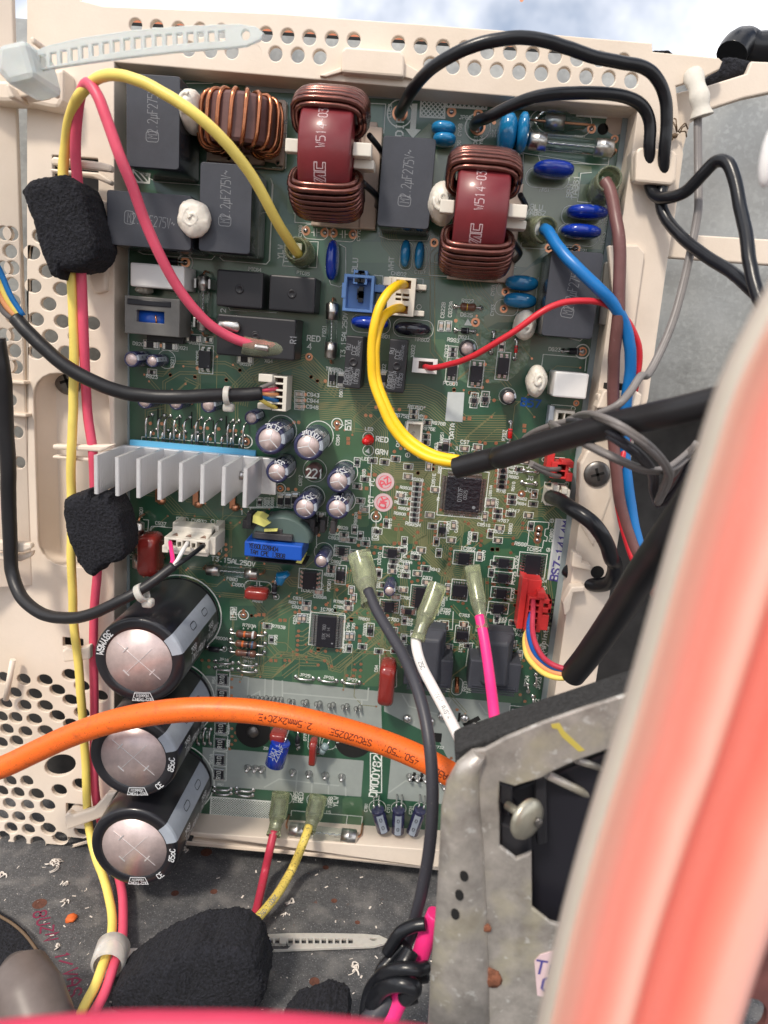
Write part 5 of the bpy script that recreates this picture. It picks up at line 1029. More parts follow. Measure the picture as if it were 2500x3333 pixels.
# --- electrolytic capacitors
def electro(t, x, y, rz, h, sleeve, lab=None, vent=3, base=None, txt=None, stripe=True, name='electrolytic_capacitor', str_ang=-.1, n=36, base_off=0):
    """x, y, rz: centre and radius of the can's top as seen in the picture"""
    c = U(t, x, y, h); k = mmp(t, x, y, h); r = rz*k; mb = MB(); b = min(1.2, r*.16)
    mb.lathe(c[0], c[1], [(r*.97, .4), (r, .9), (r, 1.8), (r*.95, 2.3), (r, 2.9), (r, h-b), (r-.3*b, h-.3*b), (r-b, h), (r*.74, h+.02), (r*.73, h-.25)], n, cap1=False)
    o = build(name, mb, sleeve, board, lab); tp = MB(); tp.lathe(c[0], c[1], [(r*.735, h-.3), (r*.735, h-.06), (.01, h-.06)], n, cap0=False, cap1=False); build('metal_top', tp, 'cap_top', o)
    gr = MB()
    if vent == 3:
        for i in range(3):
            a = math.radians(90+120*i-15); gr.box(c[0], c[1]-.11, c[0]+r*.72, c[1]+.11, h-.06, h+.03, 0, 0); 
            V = gr.v[-8:]; del gr.v[-8:]; gr.v += [(c[0]+(p[0]-c[0])*math.cos(a)-(p[1]-c[1])*math.sin(a), c[1]+(p[0]-c[0])*math.sin(a)+(p[1]-c[1])*math.cos(a), p[2]) for p in V]
        build('pressure_vent', gr, 'mark_white', o)
    elif vent == 4:
        for a, L_ in ((-.68, .62), (.83, .44)):
            gr.box(c[0]-r*L_, c[1]-.08, c[0]+r*L_, c[1]+.08, h-.06, h+.12, 0, a, (c[0], c[1]))
        for a, d in ((-.68, .38), (-.68, -.38), (.83, -.42)):
            u_, v_ = c[0]+r*d*math.cos(a), c[1]+r*d*math.sin(a); gr.box(u_-.18, v_-r*.09, u_+.18, v_+r*.09, h-.06, h+.14, 0, a, (u_, v_))
        build('pressure_vent', gr, 'alu', o, bevel=.03)
    if stripe:
        sb = MB(); wd = .36 if vent != 4 else .25; a0 = str_ang; seg = 6; L = []
        for i in range(seg+1):
            a = a0-wd+2*wd*i/seg; L.append(a)
        prof = [(r+.05, 3.2), (r+.05, h-b), (r-.25*b+.05, h-.3*b+.05), (r-b, h+.06), (r*.76, h+.07)]
        rings = [[(c[0]+q[0]*math.cos(a), c[1]+q[0]*math.sin(a), q[1]) for a in L] for q in prof]
        for i in range(len(rings)-1): sb.add(rings[i]+rings[i+1], [(j, j+1, seg+1+j+1, seg+1+j) for j in range(seg)], 0, True)
        s_ = build('stripe', sb, 'cap_stripe', o)
        tb = MB(); 
        for zz in ([.28, .62] if vent == 4 else [.35, .75]):
            q = rrect(-r*.16, -r*.075, r*.16, r*.075, r*.07, 4) if vent == 4 else rrect(-r*.16, -r*.08, r*.16, r*.08, r*.07, 3)
            ribbon(tb, q, .16 if vent == 4 else .12, lambda u, v: (c[0]+(r+.1)*math.cos(a0+v/r), c[1]+(r+.1)*math.sin(a0+v/r), 3+(h-4)*zz+u), 0, True)
        build('minus_mark', tb, 'ic_black', s_)
    if txt:
        tb = MB()
        for s_, a, z, sz in txt:
            if z is None: strokes(tb, s_, lambda u, v: (c[0]+(r*.87-v)*math.cos(a+u/(r*.87)), c[1]+(r*.87-v)*math.sin(a+u/(r*.87)), h+.06), sz, sz*.09, condense=.8)
            else: strokes(tb, s_, lambda u, v: (c[0]+(r+.08)*math.cos(a-v/r), c[1]+(r+.08)*math.sin(a-v/r), z+u), sz, sz*.08, condense=.8)
        build('sleeve_lettering', tb, 'mark_white', o)
    return o
EL = [('h', 145, 425, 92, 20, 'ELXZ', 35), ('h', 375, 465, 90, 20, '1000uF', 25), ('h', 187, 620, 68, 18, '35V', 20), ('h', 557, 676, 72, 18, '25V', 35), ('h', 355, 835, 72, 18, '25V', 35), ('h', 550, 838, 70, 18, 'LXZ', 35)]
for t, x, y, r, h, s_, a in EL:
    electro(t, x, y, r, h, 'sleeve_navy', 'navy electrolytic capacitor marked %s with three ray vent' % s_, 3, txt=[(s_, math.radians(80), None, 1.7), (s_, math.radians(62), h-4.5, 2.3), ('KZE 105oC', math.radians(38), h*.55, 1.3)], str_ang=.12)
for t, x, y, r, h, sl_ in [('h', 33, 295, 42, 12, 'sleeve_navy'), ('d', 788, 1050, 47, 13, 'sleeve_navy'), ('d', 912, 1060, 38, 12, 'sleeve_navy'), ('g', 868, 195, 46, 11, 'sleeve_navy'), ('g', 1055, 205, 44, 11, 'sleeve_navy'), ('g', 1250, 220, 46, 11, 'sleeve_navy'), ('e', 1330, 985, 50, 8, 'sleeve_black'), ('i', 103, 172, 46, 8, 'sleeve_black'), ('h', 453, 1155, 44, 13, 'sleeve_navy'), ('k', 862, 228, 36, 11, 'sleeve_navy')]:
    electro(t, x, y, r, h, sl_, vent=0, str_ang=.3, n=26)
# 221 inductor
c = U('h', 402, 622, 6); k = mmp('h', 402, 622, 6); mb = MB(); mb.lathe(c[0], c[1], [(46*k, 0), (48*k, .4), (48*k, 5.4), (45*k, 6), (.01, 6)], 30, cap1=False); ind = build('drum_inductor', mb, 'core_brown', board, 'dark round inductor marked 221')
mb = MB(); strokes(mb, '.221', flat(c[0]-.4, c[1]-.4, 6.05, 0), 3.2, .28, condense=.75); build('lettering', mb, 'silk', ind)
# three large capacitors leaning out of the board
BIGT = [('CE', math.radians(-47), None, 1.9), ('85oC', math.radians(-5), None, 1.9)]
def bigcap(x, y, r, h, lab, extra):
    o = electro('u', x, y, r, h, 'sleeve_black', lab, 4, txt=extra, stripe=True, str_ang=.52, n=56)
    c = U('u', x, y, h); k = mmp('u', x, y, h); R = r*k
    q = MB(); q.disc((c[0], c[1], .1), R*1.06, 48, 0, R*1.03); build('outline_print', q, 'silk', o)
    nb = MB(); f = lambda u, v: (c[0]+(R*.87+v)*math.cos(math.radians(-84)+u/(R*.87)), c[1]+(R*.87+v)*math.sin(math.radians(-84)+u/(R*.87)), h+.07)
    ribbon(nb, [(-3.4, -1.5), (3.4, -1.5), (3.1, 1.5), (-3.1, 1.5)], .13, lambda u, v: f(u, -v), 0, True)
    strokes(nb, 'NIPPON', lambda u, v: f(u, -(v+.65)), 1.0, .09, condense=.85); strokes(nb, 'CHEMI-CON', lambda u, v: f(u, -(v-.75)), 1.0, .09, condense=.8); build('maker_mark', nb, 'mark_white', o)
    return o
SIDE = [('85oC', .10, 33, 2.0), ('85oC', .10, 12, 2.0), ('470uF(K)', -.12, 27, 2.8), ('470uF(K)', -.12, 9, 2.6)]
LAYT = lambda: [(s_, a, z, sz) for s_, a, z, sz in SIDE]
bigcap(300, 1428, 97, 44, 'large black capacitor with silver scored top, uppermost of the three', [('38YM6M', math.radians(155), None, 2.2)]+LAYT())
bigcap(288, 1636, 95, 44, 'large black capacitor half hidden behind the orange cable, middle of the three', BIGT+LAYT())
bigcap(290, 1832, 94, 44, 'large black capacitor with silver scored top, lowest of the three', BIGT+LAYT())
# --- chokes
def choke(cx, cy, lab):
    hc = 19.5; c = U('u', cx, cy, hc+13); x0, y0 = c; RO = 16.8; RI = 8.5
    mb = MB(); rings = []
    A = [math.radians(a) for a in range(-180, 181, 9)]
    # red core case: rounded square section swept round the X axis
    sec = [(-7.9, RI), (-7.9, RO-.8), (-7.1, RO), (7.1, RO), (7.9, RO-.8), (7.9, RI)]
    rings = [[(x0+s_[0], y0+s_[1]*math.sin(a), hc+s_[1]*math.cos(a)) for s_ in sec] for a in A[:-1]]
    mb.loft(rings, 0, False, False, False, True); 
    for i, s_ in enumerate(mb.s): mb.s[i] = (i % 6) in (1, 2, 3)
    o = build('choke', mb, 'choke_red', board, lab)
    wb = MB()
    for sg in (1, -1):
        for lay in (0, 1):
            P = []; N_ = 9-lay
            for i in range(N_*22+1):
                t = i/22; phi = math.radians(37+lay*3.3+t*6.6)*sg; q = 2*math.pi*t; e = .55
                g = lambda z: math.copysign(abs(z)**e, z); ax_ = (9.7+lay*1.2)*g(math.cos(q)); rr_ = (RI+RO)/2+((RO-RI)/2+1.0+lay*1.35)*g(math.sin(q))
                P.append(Vector((x0+ax_, y0+rr_*math.sin(phi), hc+rr_*math.cos(phi))))
            wb.tube(P, .86, 8)
    build('copper_winding', wb, 'enamel_copper', o)
    tb = MB(); tb.box(x0-12.5, y0-1.9, x0-8.2, y0+1.9, hc+8, hc+11.5); tb.box(x0+8.2, y0-1.9, x0+13.8, y0+1.9, hc+8, hc+12.5); tb.box(x0+8.2, y0-4.5, x0+14.5, y0-1.9, hc+2, hc+8); build('separator_tab', tb, 'conn_ivory', o, bevel=.3)
    bb = MB(); bb.box(x0-8, y0-19, x0+12.5, y0+15, .3, 3); bb.box(x0+9, y0-19, x0+14.5, y0+13, 1, 5); build('choke_base', bb, 'tan_base', o, bevel=.4)
    lb = MB(); Rr = RO+.06; fn = lambda u, v: (x0-1.0-v, y0+Rr*math.sin(u/Rr), hc+Rr*math.cos(u/Rr))
    strokes(lb, 'W514-03', lambda u, v: fn(u+4.8, v), 2.7, .10, condense=.7)
    for pl_ in ([(-12.5, 1.7), (-11.3, -1.7), (-9.8, 1.7), (-10.7, 1.7), (-11.3, .2), (-11.9, 1.7)], [(-10.6, -1.7), (-9.3, 1.7), (-8, 1.7), (-8, -1.7), (-8.9, -1.7), (-8.9, .6), (-9.6, -1.7)], [(-5.2, 1.7), (-7.6, 1.7), (-7.6, -1.7), (-5.2, -1.7), (-5.2, -.9), (-6.9, -.9), (-6.9, .9), (-5.2, .9)]): ribbon(lb, pl_, .12, fn, 0, True)
    build('lettering', lb, 'sticker_pink', o)
    wl = MB(); 
    wl.tube(spline([(x0+12, y0+6, hc+4), (x0+15, y0+4, hc-4), (x0+15, y0+4, 4), (x0+14, y0+4, 0)], 5), .9, 8); wl.tube(spline([(x0+11, y0-8, hc+6), (x0+15, y0-10, hc-6), (x0+14, y0-12, 1)], 5), 1.0, 8); build('lead_sleeve', wl, 'wire_black', o)
choke(703, 316, 'red choke with copper windings left of the grey film capacitor'); choke(1040, 449, 'red choke with copper windings right of the grey film capacitor')
# toroid with visible copper turns
def toroid():
    c = U('a', 1430, 735, 14); x0, y0 = c; hc = 11; R, hr, hy = 8.6, 3.4, 7.2; mb = MB(); sec = [(-hy, R-hr), (-hy, R+hr-.8), (-hy+1, R+hr), (hy-1, R+hr), (hy, R+hr-.8), (hy, R-hr)]
    mb.loft([[(x0+s_[1]*math.sin(a), y0+s_[0], hc+s_[1]*math.cos(a)) for s_ in sec] for a in [2*math.pi*i/20 for i in range(20)]], 0, False, False, False, True)
    o = build('toroid_coil', mb, 'core_brown', board, 'dark toroid wound with bright copper turns'); wb = MB(); P = []
    for lay in range(1):
        P = []; N_ = 16
        for i in range(N_*20+1):
            t = i/20; phi = math.radians(-150+t*18.8); q = 2*math.pi*t; g = lambda z: math.copysign(abs(z)**.6, z)
            rr_ = R+(hr+.9+lay*.2)*g(math.cos(q)); yy = (hy+.9+lay*.3)*g(math.sin(q)); P.append(Vector((x0+rr_*math.sin(phi)*1.04, y0+yy, hc+rr_*math.cos(phi))))
        wb.tube(P, .74, 8)
    build('copper_winding', wb, 'bright_copper', o)
    # lower tail and base plate
    wt = MB(); wt.tube(path('a 1440,850,12 1435,890,6 1450,940,2 1470,965,.5'), 1.0, 8); build('lead_sleeve', wt, 'wire_black', o)
    a = U('b', 245, 600, 2.5); b = U('a', 1240, 985, 2.5); hh_ = []
    for t, x, y in [('b', 205, 628), ('b', 92, 968), ('b', 190, 975), ('a', 1372, 948), ('a', 1565, 965), ('a', 1470, 912), ('b', 5, 955), ('b', 200, 1500)]:
        if y < 1400: q = U(t, x, y, 2.5); hh_.append(ell_pts(q, .75, .75, 12))
    plate('coil_base', rrect(b[0], b[1], a[0], a[1], 1.2), hh_, .4, 2.6, 'tan_base', o, bev=.15)
    lb = MB(); w_ = U('b', 228, 800, 2.8); strokes(lb, 'CZ1 K', flat(w_[0], w_[1], 2.7, 90), 2, .16); build('base_lettering', lb, 'mark_grey', o)
toroid()
# --- glass fuses
def fuse(t, x0, y0, x1, y1, rz, h, lab, capf=.3, dark=False, clips=False):
    a = U3(t, x0, y0, h); b = U3(t, x1, y1, h); k = mmp(t, x0, y0, h); r = rz*k; d = (b-a); L_ = d.length; ax = d.normalized(); cl = L_*capf
    g = MB(); g.lathe(a.x, a.y, [(r*.86, cl*.6), (r*.86, L_-cl*.6)], 22, 0, ax, a.z, cap0=False, cap1=False); 
    o = build('glass_fuse', g, 'glass', board, lab); cp = MB()
    for q, sgn in ((a, 1), (b, -1)): cp.lathe(q.x, q.y, [(r*.3, -.9), (r*.8, -.3), (r, 0), (r, cl*.45), (r*1.05, cl*.5), (r, cl*.55), (r, cl), (r*.8, cl+.02)], 24, 0, ax*sgn, q.z)
    build('end_cap', cp, 'fuse_cap', o)
    w_ = MB(); P = [a+ax*(cl+(L_-2*cl)*i/20)+Vector((0, 0, .3*math.sin(i*1.9))) for i in range(21)]; w_.tube(P, .22, 6); build('fuse_wire', w_, 'solder', o)
    lg = MB(); 
    for q, sgn in ((a, -1), (b, 1)): lg.tube(spline([q+ax*sgn*.6, q+ax*sgn*1.8+Vector((0, 0, -h*.2)), q+ax*sgn*2+Vector((0, 0, -h+.2))], 5), .42, 8)
    build('lead_wire', lg, 'copper_pad', o)
    if clips:
        cb = MB()
        for q in (a+ax*cl*.5, b-ax*cl*.5): cb.box(q.x-r*1.45, q.y-cl*.35, q.x-r*1.05, q.y+cl*.35, .2, h+r*.9); cb.box(q.x+r*1.05, q.y-cl*.35, q.x+r*1.45, q.y+cl*.35, .2, h+r*.9)
        build('fuse_clip', cb, 'steel', o, bevel=.1)
fuse('c', 228, 845, 722, 893, 52, 9, 'large clear glass fuse at the top right', .2)
fuse('e', 520, 718, 510, 1038, 38, 5, 'upright glass fuse beside the blue connector', .29)
fuse('d', 1222, 555, 1215, 872, 34, 6, 'glass fuse in metal clips left of the black boxes', .26, clips=True)
fuse('g', 832, 925, 830, 1190, 33, 6, 'dusty glass fuse left of the dark red capacitor', .28); fuse('g', 1245, 1205, 1542, 1232, 34, 5, 'dusty glass fuse under the three pin connector', .24)
fuse('n', 265, 552, 660, 598, 42, 9, 'tarnished glass fuse lying across the lower edge of the board', .22)
# gas discharge tube
mb = MB(); a = U3('c', 255, 722, 5); b = U3('c', 580, 748, 5); ax = (b-a).normalized(); L_ = (b-a).length
mb.lathe(a.x, a.y, [(.3, 0), (2.4, 1.6), (3.3, 4), (3.4, L_*.3), (3.3, L_*.58), (2.2, L_*.68), (1.8, L_*.8), (1.6, L_*.93), (.3, L_)], 22, 0, ax, a.z); gd = build('discharge_tube', mb, 'glass', board, 'clear glass discharge tube above the top right fuse')
mb = MB(); cyl_to(mb, a-ax*2, b+ax*2, .35, 8); build('inner_electrode', mb, 'copper_pad', gd); mb = MB(); mb.lathe(a.x, a.y, [(1.8, L_*.22), (1.8, L_*.55)], 16, 0, ax, a.z); build('inner_can', mb, 'steel', gd)
# --- axial resistors and diodes
def axial(t, x0, y0, x1, y1, rz, h, mtl, bands=(), bl=.62, name='axial_resistor', bone=True, lab=None):
    a = U3(t, x0, y0, 0); b = U3(t, x1, y1, 0); d = b-a; L_ = d.length; ax = d.normalized(); k = mmp(t, x0, y0, h); r = rz*k; s0 = L_*(1-bl)/2; up = Vector((0, 0, h)); p = a+up
    pf = [(r*.3, s0), (r*1.0, s0+r*.4), (r*1.06, s0+r*1.2), (r*.86, s0+r*1.9), (r*.86, L_-s0-r*1.9), (r*1.06, L_-s0-r*1.2), (r*1.0, L_-s0-r*.4), (r*.3, L_-s0)] if bone else [(r*.9, s0), (r, s0+.1), (r, L_-s0-.1), (r*.9, L_-s0)]
    mb = MB(); mb.lathe(p.x, p.y, pf, 16, 0, ax, p.z); o = build(name, mb, mtl, board, lab)
    for i, (f, mt) in enumerate(bands):
        q = MB(); s_ = s0+(L_-2*s0)*f; wd = (L_-2*s0)*.09; rr_ = r*(1.09 if (f < .28 or f > .72) and bone else .9 if bone else 1.03); q.lathe(p.x, p.y, [(rr_, s_-wd/2), (rr_, s_+wd/2)], 16, 0, ax, p.z, cap0=False, cap1=False); build('colour_band', q, mt, o)
    lg = MB(); lg.tube(spline([a, a+up*.9, a+up+ax*1.0, p+ax*(s0+.3)], 4), .38, 8); lg.tube(spline([b, b+up*.9, b+up-ax*1.0, p+ax*(L_-s0-.3)], 4), .38, 8); lg.ell((a.x, a.y, .2), (1, 1, .7), 10, 6); lg.ell((b.x, b.y, .2), (1, 1, .7), 10, 6); build('lead_wire', lg, 'solder', o)
axial('q', 285, 278, 590, 305, 32, 3, 'resistor_brown', [(.2, 'core_brown'), (.42, 'band_orange'), (.82, 'mark_white')]); axial('q', 280, 362, 588, 398, 32, 3, 'resistor_brown', [(.35, 'band_orange'), (.62, 'ic_black'), (.8, 'band_blue')]); axial('q', 280, 445, 582, 475, 32, 3, 'resistor_brown', [(.3, 'core_brown'), (.6, 'ic_black'), (.72, 'band_blue')])
axial('e', 1255, 733, 1410, 743, 23, 2.4, 'resistor_brown', [(.42, 'band_yellow'), (.7, 'choke_red')]); axial('q', 1175, 1235, 1085, 1340, 34, 5, 'resistor_grey', [(.5, 'band_blue')], .75)
axial('q', 68, 428, 215, 440, 24, 2, 'ic_black', bone=False, name='diode'); axial('f', 430, 1000, 548, 1003, 20, 2, 'ic_black', [(.8, 'mark_grey')], .5, 'diode', False); axial('e', 1258, 875, 1370, 883, 18, 2, 'ic_black', [(.8, 'mark_grey')], .42, 'diode', False); axial('t', 355, 770, 328, 985, 24, 2, 'ic_black', [(.2, 'mark_grey')], .45, 'diode', False); axial('t', 600, 850, 580, 1050, 19, 2, 'led_red', [(.3, 'ic_black')], .4, 'diode', False); axial('i', 113, 320, 103, 450, 14, 1.8, 'led_red', [(.2, 'ic_black')], .45, 'diode', False); axial('q', 893, 1175, 888, 1330, 22, 2.4, 'ic_black', [(.75, 'mark_grey')], .5, 'diode', False); axial('k', 185, 150, 175, 262, 16, 2.4, 'ic_black', [(.75, 'mark_grey')], .55, 'diode', False); axial('d', 985, 458, 1110, 470, 18, 2, 'ic_black', [], .5, 'diode', False)
# R10 shunts
def shunt(t, x, y, w_=62, h_=86, lab='R10'):
    c = U(t, x, y, 1.4); k = mmp(t, x, y, 1.4); W2, H2 = w_*k/2, h_*k/2; mb = MB(); mb.box(c[0]-W2*.82, c[1]-H2*.62, c[0]+W2*.82, c[1]+H2*.62, .1, 1.5, 0); o = build('shunt_resistor', mb, 'ic_black', board, bevel=.12)
    mb = MB(); mb.box(c[0]-W2, c[1]-H2*.86, c[0]+W2, c[1]-H2*.6, .09, 1.3); mb.box(c[0]-W2, c[1]+H2*.6, c[0]+W2, c[1]+H2*.86, .09, 1.3); build('solder_terminal', mb, 'solder', o, bevel=.15)
    tb = MB(); strokes(tb, lab, flat(c[0], c[1], 1.56, 90), 1.7, .12, condense=.8); build('lettering', tb, 'silk', o); sb = MB(); ribbon(sb, rrect(c[0]-W2*1.3, c[1]-H2*1.12, c[0]+W2*1.3, c[1]+H2*1.12, .1, 1), .13, lambda u, v: (u, v, .1), 0, True); build('outline_print', sb, 'silk', o)
for t, x, y in [('j', 1333, 760), ('j', 1331, 855), ('j', 1325, 960), ('j', 1325, 1052), ('j', 1320, 1147), ('m', 1315, 138), ('m', 1312, 225)]: shunt(t, x, y)
shunt('k', 1625, 975, 66, 92, '20')
# --- lying small capacitors along the bottom
def lying(t, x0, y0, x1, y1, rz, h, mtl, lab=None, band=True):
    a = U3(t, x0, y0, h); b = U3(t, x1, y1, h); k = mmp(t, x0, y0, h); r = rz*k; ax = (b-a).normalized(); L_ = (b-a).length; mb = MB()
    mb.lathe(a.x, a.y, [(r*.9, 0), (r, .3), (r, 1.0), (r*.9, 1.4), (r, 1.9), (r, L_-.3), (r*.8, L_)], 22, 0, ax, a.z); o = build('lying_capacitor', mb, mtl, board, lab)
    q = MB(); q.lathe(a.x, a.y, [(r*.78, L_-.05), (r*.78, L_+.08), (.01, L_+.08)], 22, 0, ax, a.z, cap1=False); build('metal_top', q, 'cap_top', o)
    lg = MB(); s_ = Vector((-ax.y, ax.x, 0)).normalized()*r*.4
    for z in (-1, 1): lg.tube(spline([a+s_*z, a+s_*z-ax*1.6, Vector((a.x, a.y, 0))+s_*z-ax*2.6], 4), .35, 8)
    build('lead_wire', lg, 'solder', o)
    if band:
        bb = MB(); N = (CAMP-a); N = (N-ax*N.dot(ax)).normalized(); B = ax.cross(N); G_ = lambda th, d: a+ax*d+(N*math.cos(th)+B*math.sin(th))*(r+.05)
        bb.add([G_(th, d) for d in (1.6, L_-.6) for th in (-.5, -.25, 0, .25, .5)], [(i, i+1, i+6, i+5) for i in range(4)], 0, True); s2 = build('stripe', bb, 'cap_stripe', o)
        tb = MB(); 
        for f in (.35, .7): ribbon(tb, rrect(-r*.28, -r*.16, r*.28, r*.16, r*.15, 3), .12, lambda u, v: a+ax*(L_*f+u)+(N*math.cos(v/r)+B*math.sin(v/r))*(r+.1), 0, True)
        build('minus_mark', tb, 'ic_black', s2)
    return o
lying('n', 790, 430, 828, 560, 40, 6, 'sleeve_navy'); lying('n', 918, 430, 912, 572, 38, 6, 'sleeve_navy'); lying('n', 1048, 432, 998, 575, 38, 6, 'sleeve_navy')
o = lying('k', 212, 1130, 172, 1272, 58, 11, 'deep_blue_epoxy', 'navy blue capacitor tilted under the orange cable', False)
mb = MB(); c = U('k', 195, 1200, 15.5); strokes(mb, '220uF', flat(c[0], c[1], 15.6, 70), 1.8, .14); strokes(mb, 'NXJ', flat(c[0]-2.3, c[1]-.6, 15.0, 70), 1.6, .13); build('lettering', mb, 'cap_stripe', o)
mb = pillow(BP('h', [(200, 1200), (262, 1190), (282, 1210), (255, 1240), (235, 1275), (205, 1270), (195, 1240)]), 2, 8, e=.8); build('ceramic_drop', mb, 'sky_blue_epoxy', board)
# --- power module and heatsink
hs = thing  # (kept short)
a = U3('g', 830, 432, 3); b = U3('g', 1525, 500, 3); mb = MB(); mb.box(a.x, a.y-9, b.x, a.y-.2, .5, 5); pmod = build('power_module', mb, 'ic_black', board, 'flat black power module under the finned heatsink', bevel=.3)
a2 = U3('g', 775, 440, 7); b2 = U3('g', 1532, 500, 7); yT = (a2.y+b2.y)/2; mb = MB(); mb.box(a2.x, yT-14, b2.x, yT+.6, 5.0, 6.6); build('insulating_strip', mb, 'thermal_blue', pmod, bevel=.1)
lg = MB(); LX = [877, 905, 950, 975, 988, 1022, 1045, 1078, 1105, 1152, 1175, 1188, 1225, 1248, 1292, 1330, 1365, 1385, 1400, 1437, 1458]
for i, x in enumerate(LX):
    c = U('g', x, 425+(x-870)*.075, 3); up_ = 8.5 if i % 2 == 0 else 3.4; P = spline([(c[0], c[1]-1, 2.6), (c[0], c[1]+up_*.4, 3.4), (c[0]+.2, c[1]+up_*.9, 3.0), (c[0]+1.2, c[1]+up_*1.08, .2)], 5); lg.tube(P, .42, 6, flat=.6); lg.ell((P[-1].x, P[-1].y, .2), (.8, .8, .6), 8, 6)
build('module_leads', lg, 'solder', pmod)
HT = 32.0; fins = [(575, 637), (712, 651), (832, 662), (958, 673), (1087, 685), (1217, 695), (1337, 705), (1470, 717)]
f0 = U3('g', 575, 637, HT); f1 = U3('g', 1470, 717, HT); yc = (f0.y+f1.y)/2; hf = 117*mmp('g', 1000, 680, HT)
mb = MB(); mb.box(f0.x-.6, yc-hf, f1.x+6, yc+hf, 6.7, 9.2); sink = build('heatsink', mb, 'alu', board, 'silver finned aluminium heatsink at the left of the board', bevel=.2)
dx_ = (f1.x-f0.x)/7
for i in range(8):
    x = f0.x+dx_*i; pf = [(x-.75, 9)]; 
    for j in range(14): z = 9.5+(HT-10.5)*j/14; pf += [(x-.72, z), (x-.55, z+.75)]
    pf += [(x-.75, HT-.3), (x-.5, HT), (x+.5, HT), (x+.75, HT-.3)]
    for j in reversed(range(14)): z = 9.5+(HT-10.5)*j/14; pf += [(x+.55, z+.75), (x+.72, z)]
    pf += [(x+.75, 9)]
    mb = MB(); mb.loft([[(p[0], yc-hf, p[1]) for p in pf], [(p[0], yc+hf, p[1]) for p in pf]], 0, False); build('fin', mb, 'alu', sink)
mb = MB(); 
for t, x, y in [('g', 940, 760), ('g', 1165, 780), ('g', 1388, 800)]:
    q = U3(t, x, y, 3); mb.box(q.x-1.1, q.y-3, q.x+1.1, q.y+4, .6, 1.6); mb.ell((q.x+1, q.y-2.5, .7), (1.8, 1.6, 1.4), 14, 8)
build('mounting_leg', mb, 'copper_pad', sink, bevel=.2)
mb = MB(); q = U3('g', 1448, 640, 12); mb.ell((q.x, q.y, q.z), (1.7, 1.7, 1.7)); build('fixing_screw', mb, 'steel', sink)
# --- transformers
x0, y0, x1, y1 = quadrect([('d', 750, 665), ('d', 1085, 690), ('d', 1070, 920), ('d', 745, 890)], 14)
tr0 = plate('small_transformer', [(x0, y0), (x1, y0), (x1, y1), (x0, y1)], [[(x0+4.2, y0+4.2), (x1-5.4, y0+4.2), (x1-5.4, y1-4.6), (x0+4.2, y1-4.6)]], 1, 14, 'frame_grey', board, bev=.3, label='small transformer with blue coil in a grey frame')
mb = MB(); mb.box(x0+4.4, y0+4.4, x1-5.6, y1-4.8, .5, 8); build('bobbin', mb, 'ic_black', tr0); mb = MB(); p = U('d', 805, 768, 12.5); q = U('d', 992, 858, 12.5); mb.loft([[(x, (p[1]+q[1])/2+4.6*math.cos(t_), 8+4.0*math.sin(t_)) for t_ in [math.pi*k/10 for k in range(11)]] for x in (p[0], q[0])], 0, True); build('blue_coil', mb, 'tape_blue', tr0)
mb = MB(); cyl_to(mb, U3('d', 800, 722, 12.5), U3('d', 962, 738, 12.5), .75, 10); cyl_to(mb, U3('d', 935, 785, 12.6), U3('d', 940, 855, 12.6), .3, 6); build('copper_strap', mb, 'bright_copper', tr0)
mb = MB(); mb.box(x0+4, y0-2.5, x1-2, y0, .5, 4); mb.box(x0+1, y1-3, x1-3, y1-1, 10, 14.4); build('plastic_foot', mb, 'ic_black', tr0, bevel=.3)
# ferrite transformer with printed blue tape
A_ = U3('h', -10, 1095, 20); B_ = U3('h', 338, 1095, 20); xm = (A_.x+B_.x)/2; ty = U('h', 170, 1050, 20)[1]; by_ = U('h', 160, 1140, 20)[1]
mb = MB(); mb.box(A_.x, by_, B_.x, ty, 4, 20); xf = build('tape_wound_core', mb, 'tape_blue', board, 'transformer wrapped in printed blue tape', bevel=.5)
mb = MB(); strokes(mb, 'YE60L028H04', flat(xm-3.4, (ty+by_)/2+1.1, 20.05, -3), 1.6, .14, condense=.66); strokes(mb, 'TAM CPE 13808', flat(xm-1.9, (ty+by_)/2-1.2, 20.05, -3), 1.6, .14, condense=.66); build('tape_lettering', mb, 'ic_black', xf)
mb = MB(); cy_ = U('h', 170, 985, 17)[1]; mb.loft([[(xm+2+11*math.cos(t_)*s_, cy_-3+9*math.sin(t_)*s_, z) for t_ in [math.pi*k/14 for k in range(15)]] for s_, z in ((1, 6), (1, 15), (.92, 16))], 0, True); build('green_core', mb, 'ferrite_green', xf)
mb = MB(); q0 = U('h', 50, 965, 18); q1 = U('h', 278, 1040, 18); mb.box(q0[0], q1[1], q1[0], q0[1]-1, 6, 18); mb.box(q0[0]+4, q0[1]-3.8, q1[0]-4, q0[1]+.6, 8, 16.5); q0 = U('h', -10, 870, 10); q1 = U('h', 330, 1000, 10); mb.box(q0[0]-1, q1[1], q1[0]+6, q0[1]-3, 1, 8)
for i in range(9): mb.box(q0[0]+1+i*3.9, q0[1]-4.5, q0[0]+3+i*3.9, q0[1]+.4, 4, 10.5)
q0 = U('h', 330, 900, 9); q1 = U('h', 400, 1000, 9); mb.box(q0[0], q1[1], q1[0], q0[1], 1, 9.5); q0 = U('h', 20, 1142, 12); q1 = U('h', 360, 1180, 12); mb.box(q0[0], q1[1], q1[0], q0[1], 1, 13); build('bobbin', mb, 'ferrite', xf, bevel=.3)
mb = MB(); mb.prism([U('h', x, y, 17) for x, y in [(45, 880), (80, 885), (150, 925), (110, 950), (40, 922)]], 10, 17); mb.prism([U('h', x, y, 15) for x, y in [(320, 1130), (350, 1135), (335, 1170), (300, 1165)]], 8, 15); mb.prism([U('h', x, y, 18.2) for x, y in [(110, 965), (190, 962), (188, 975), (112, 978)]], 17, 18.3); build('yellow_tape', mb, 'tape_yellow', xf)
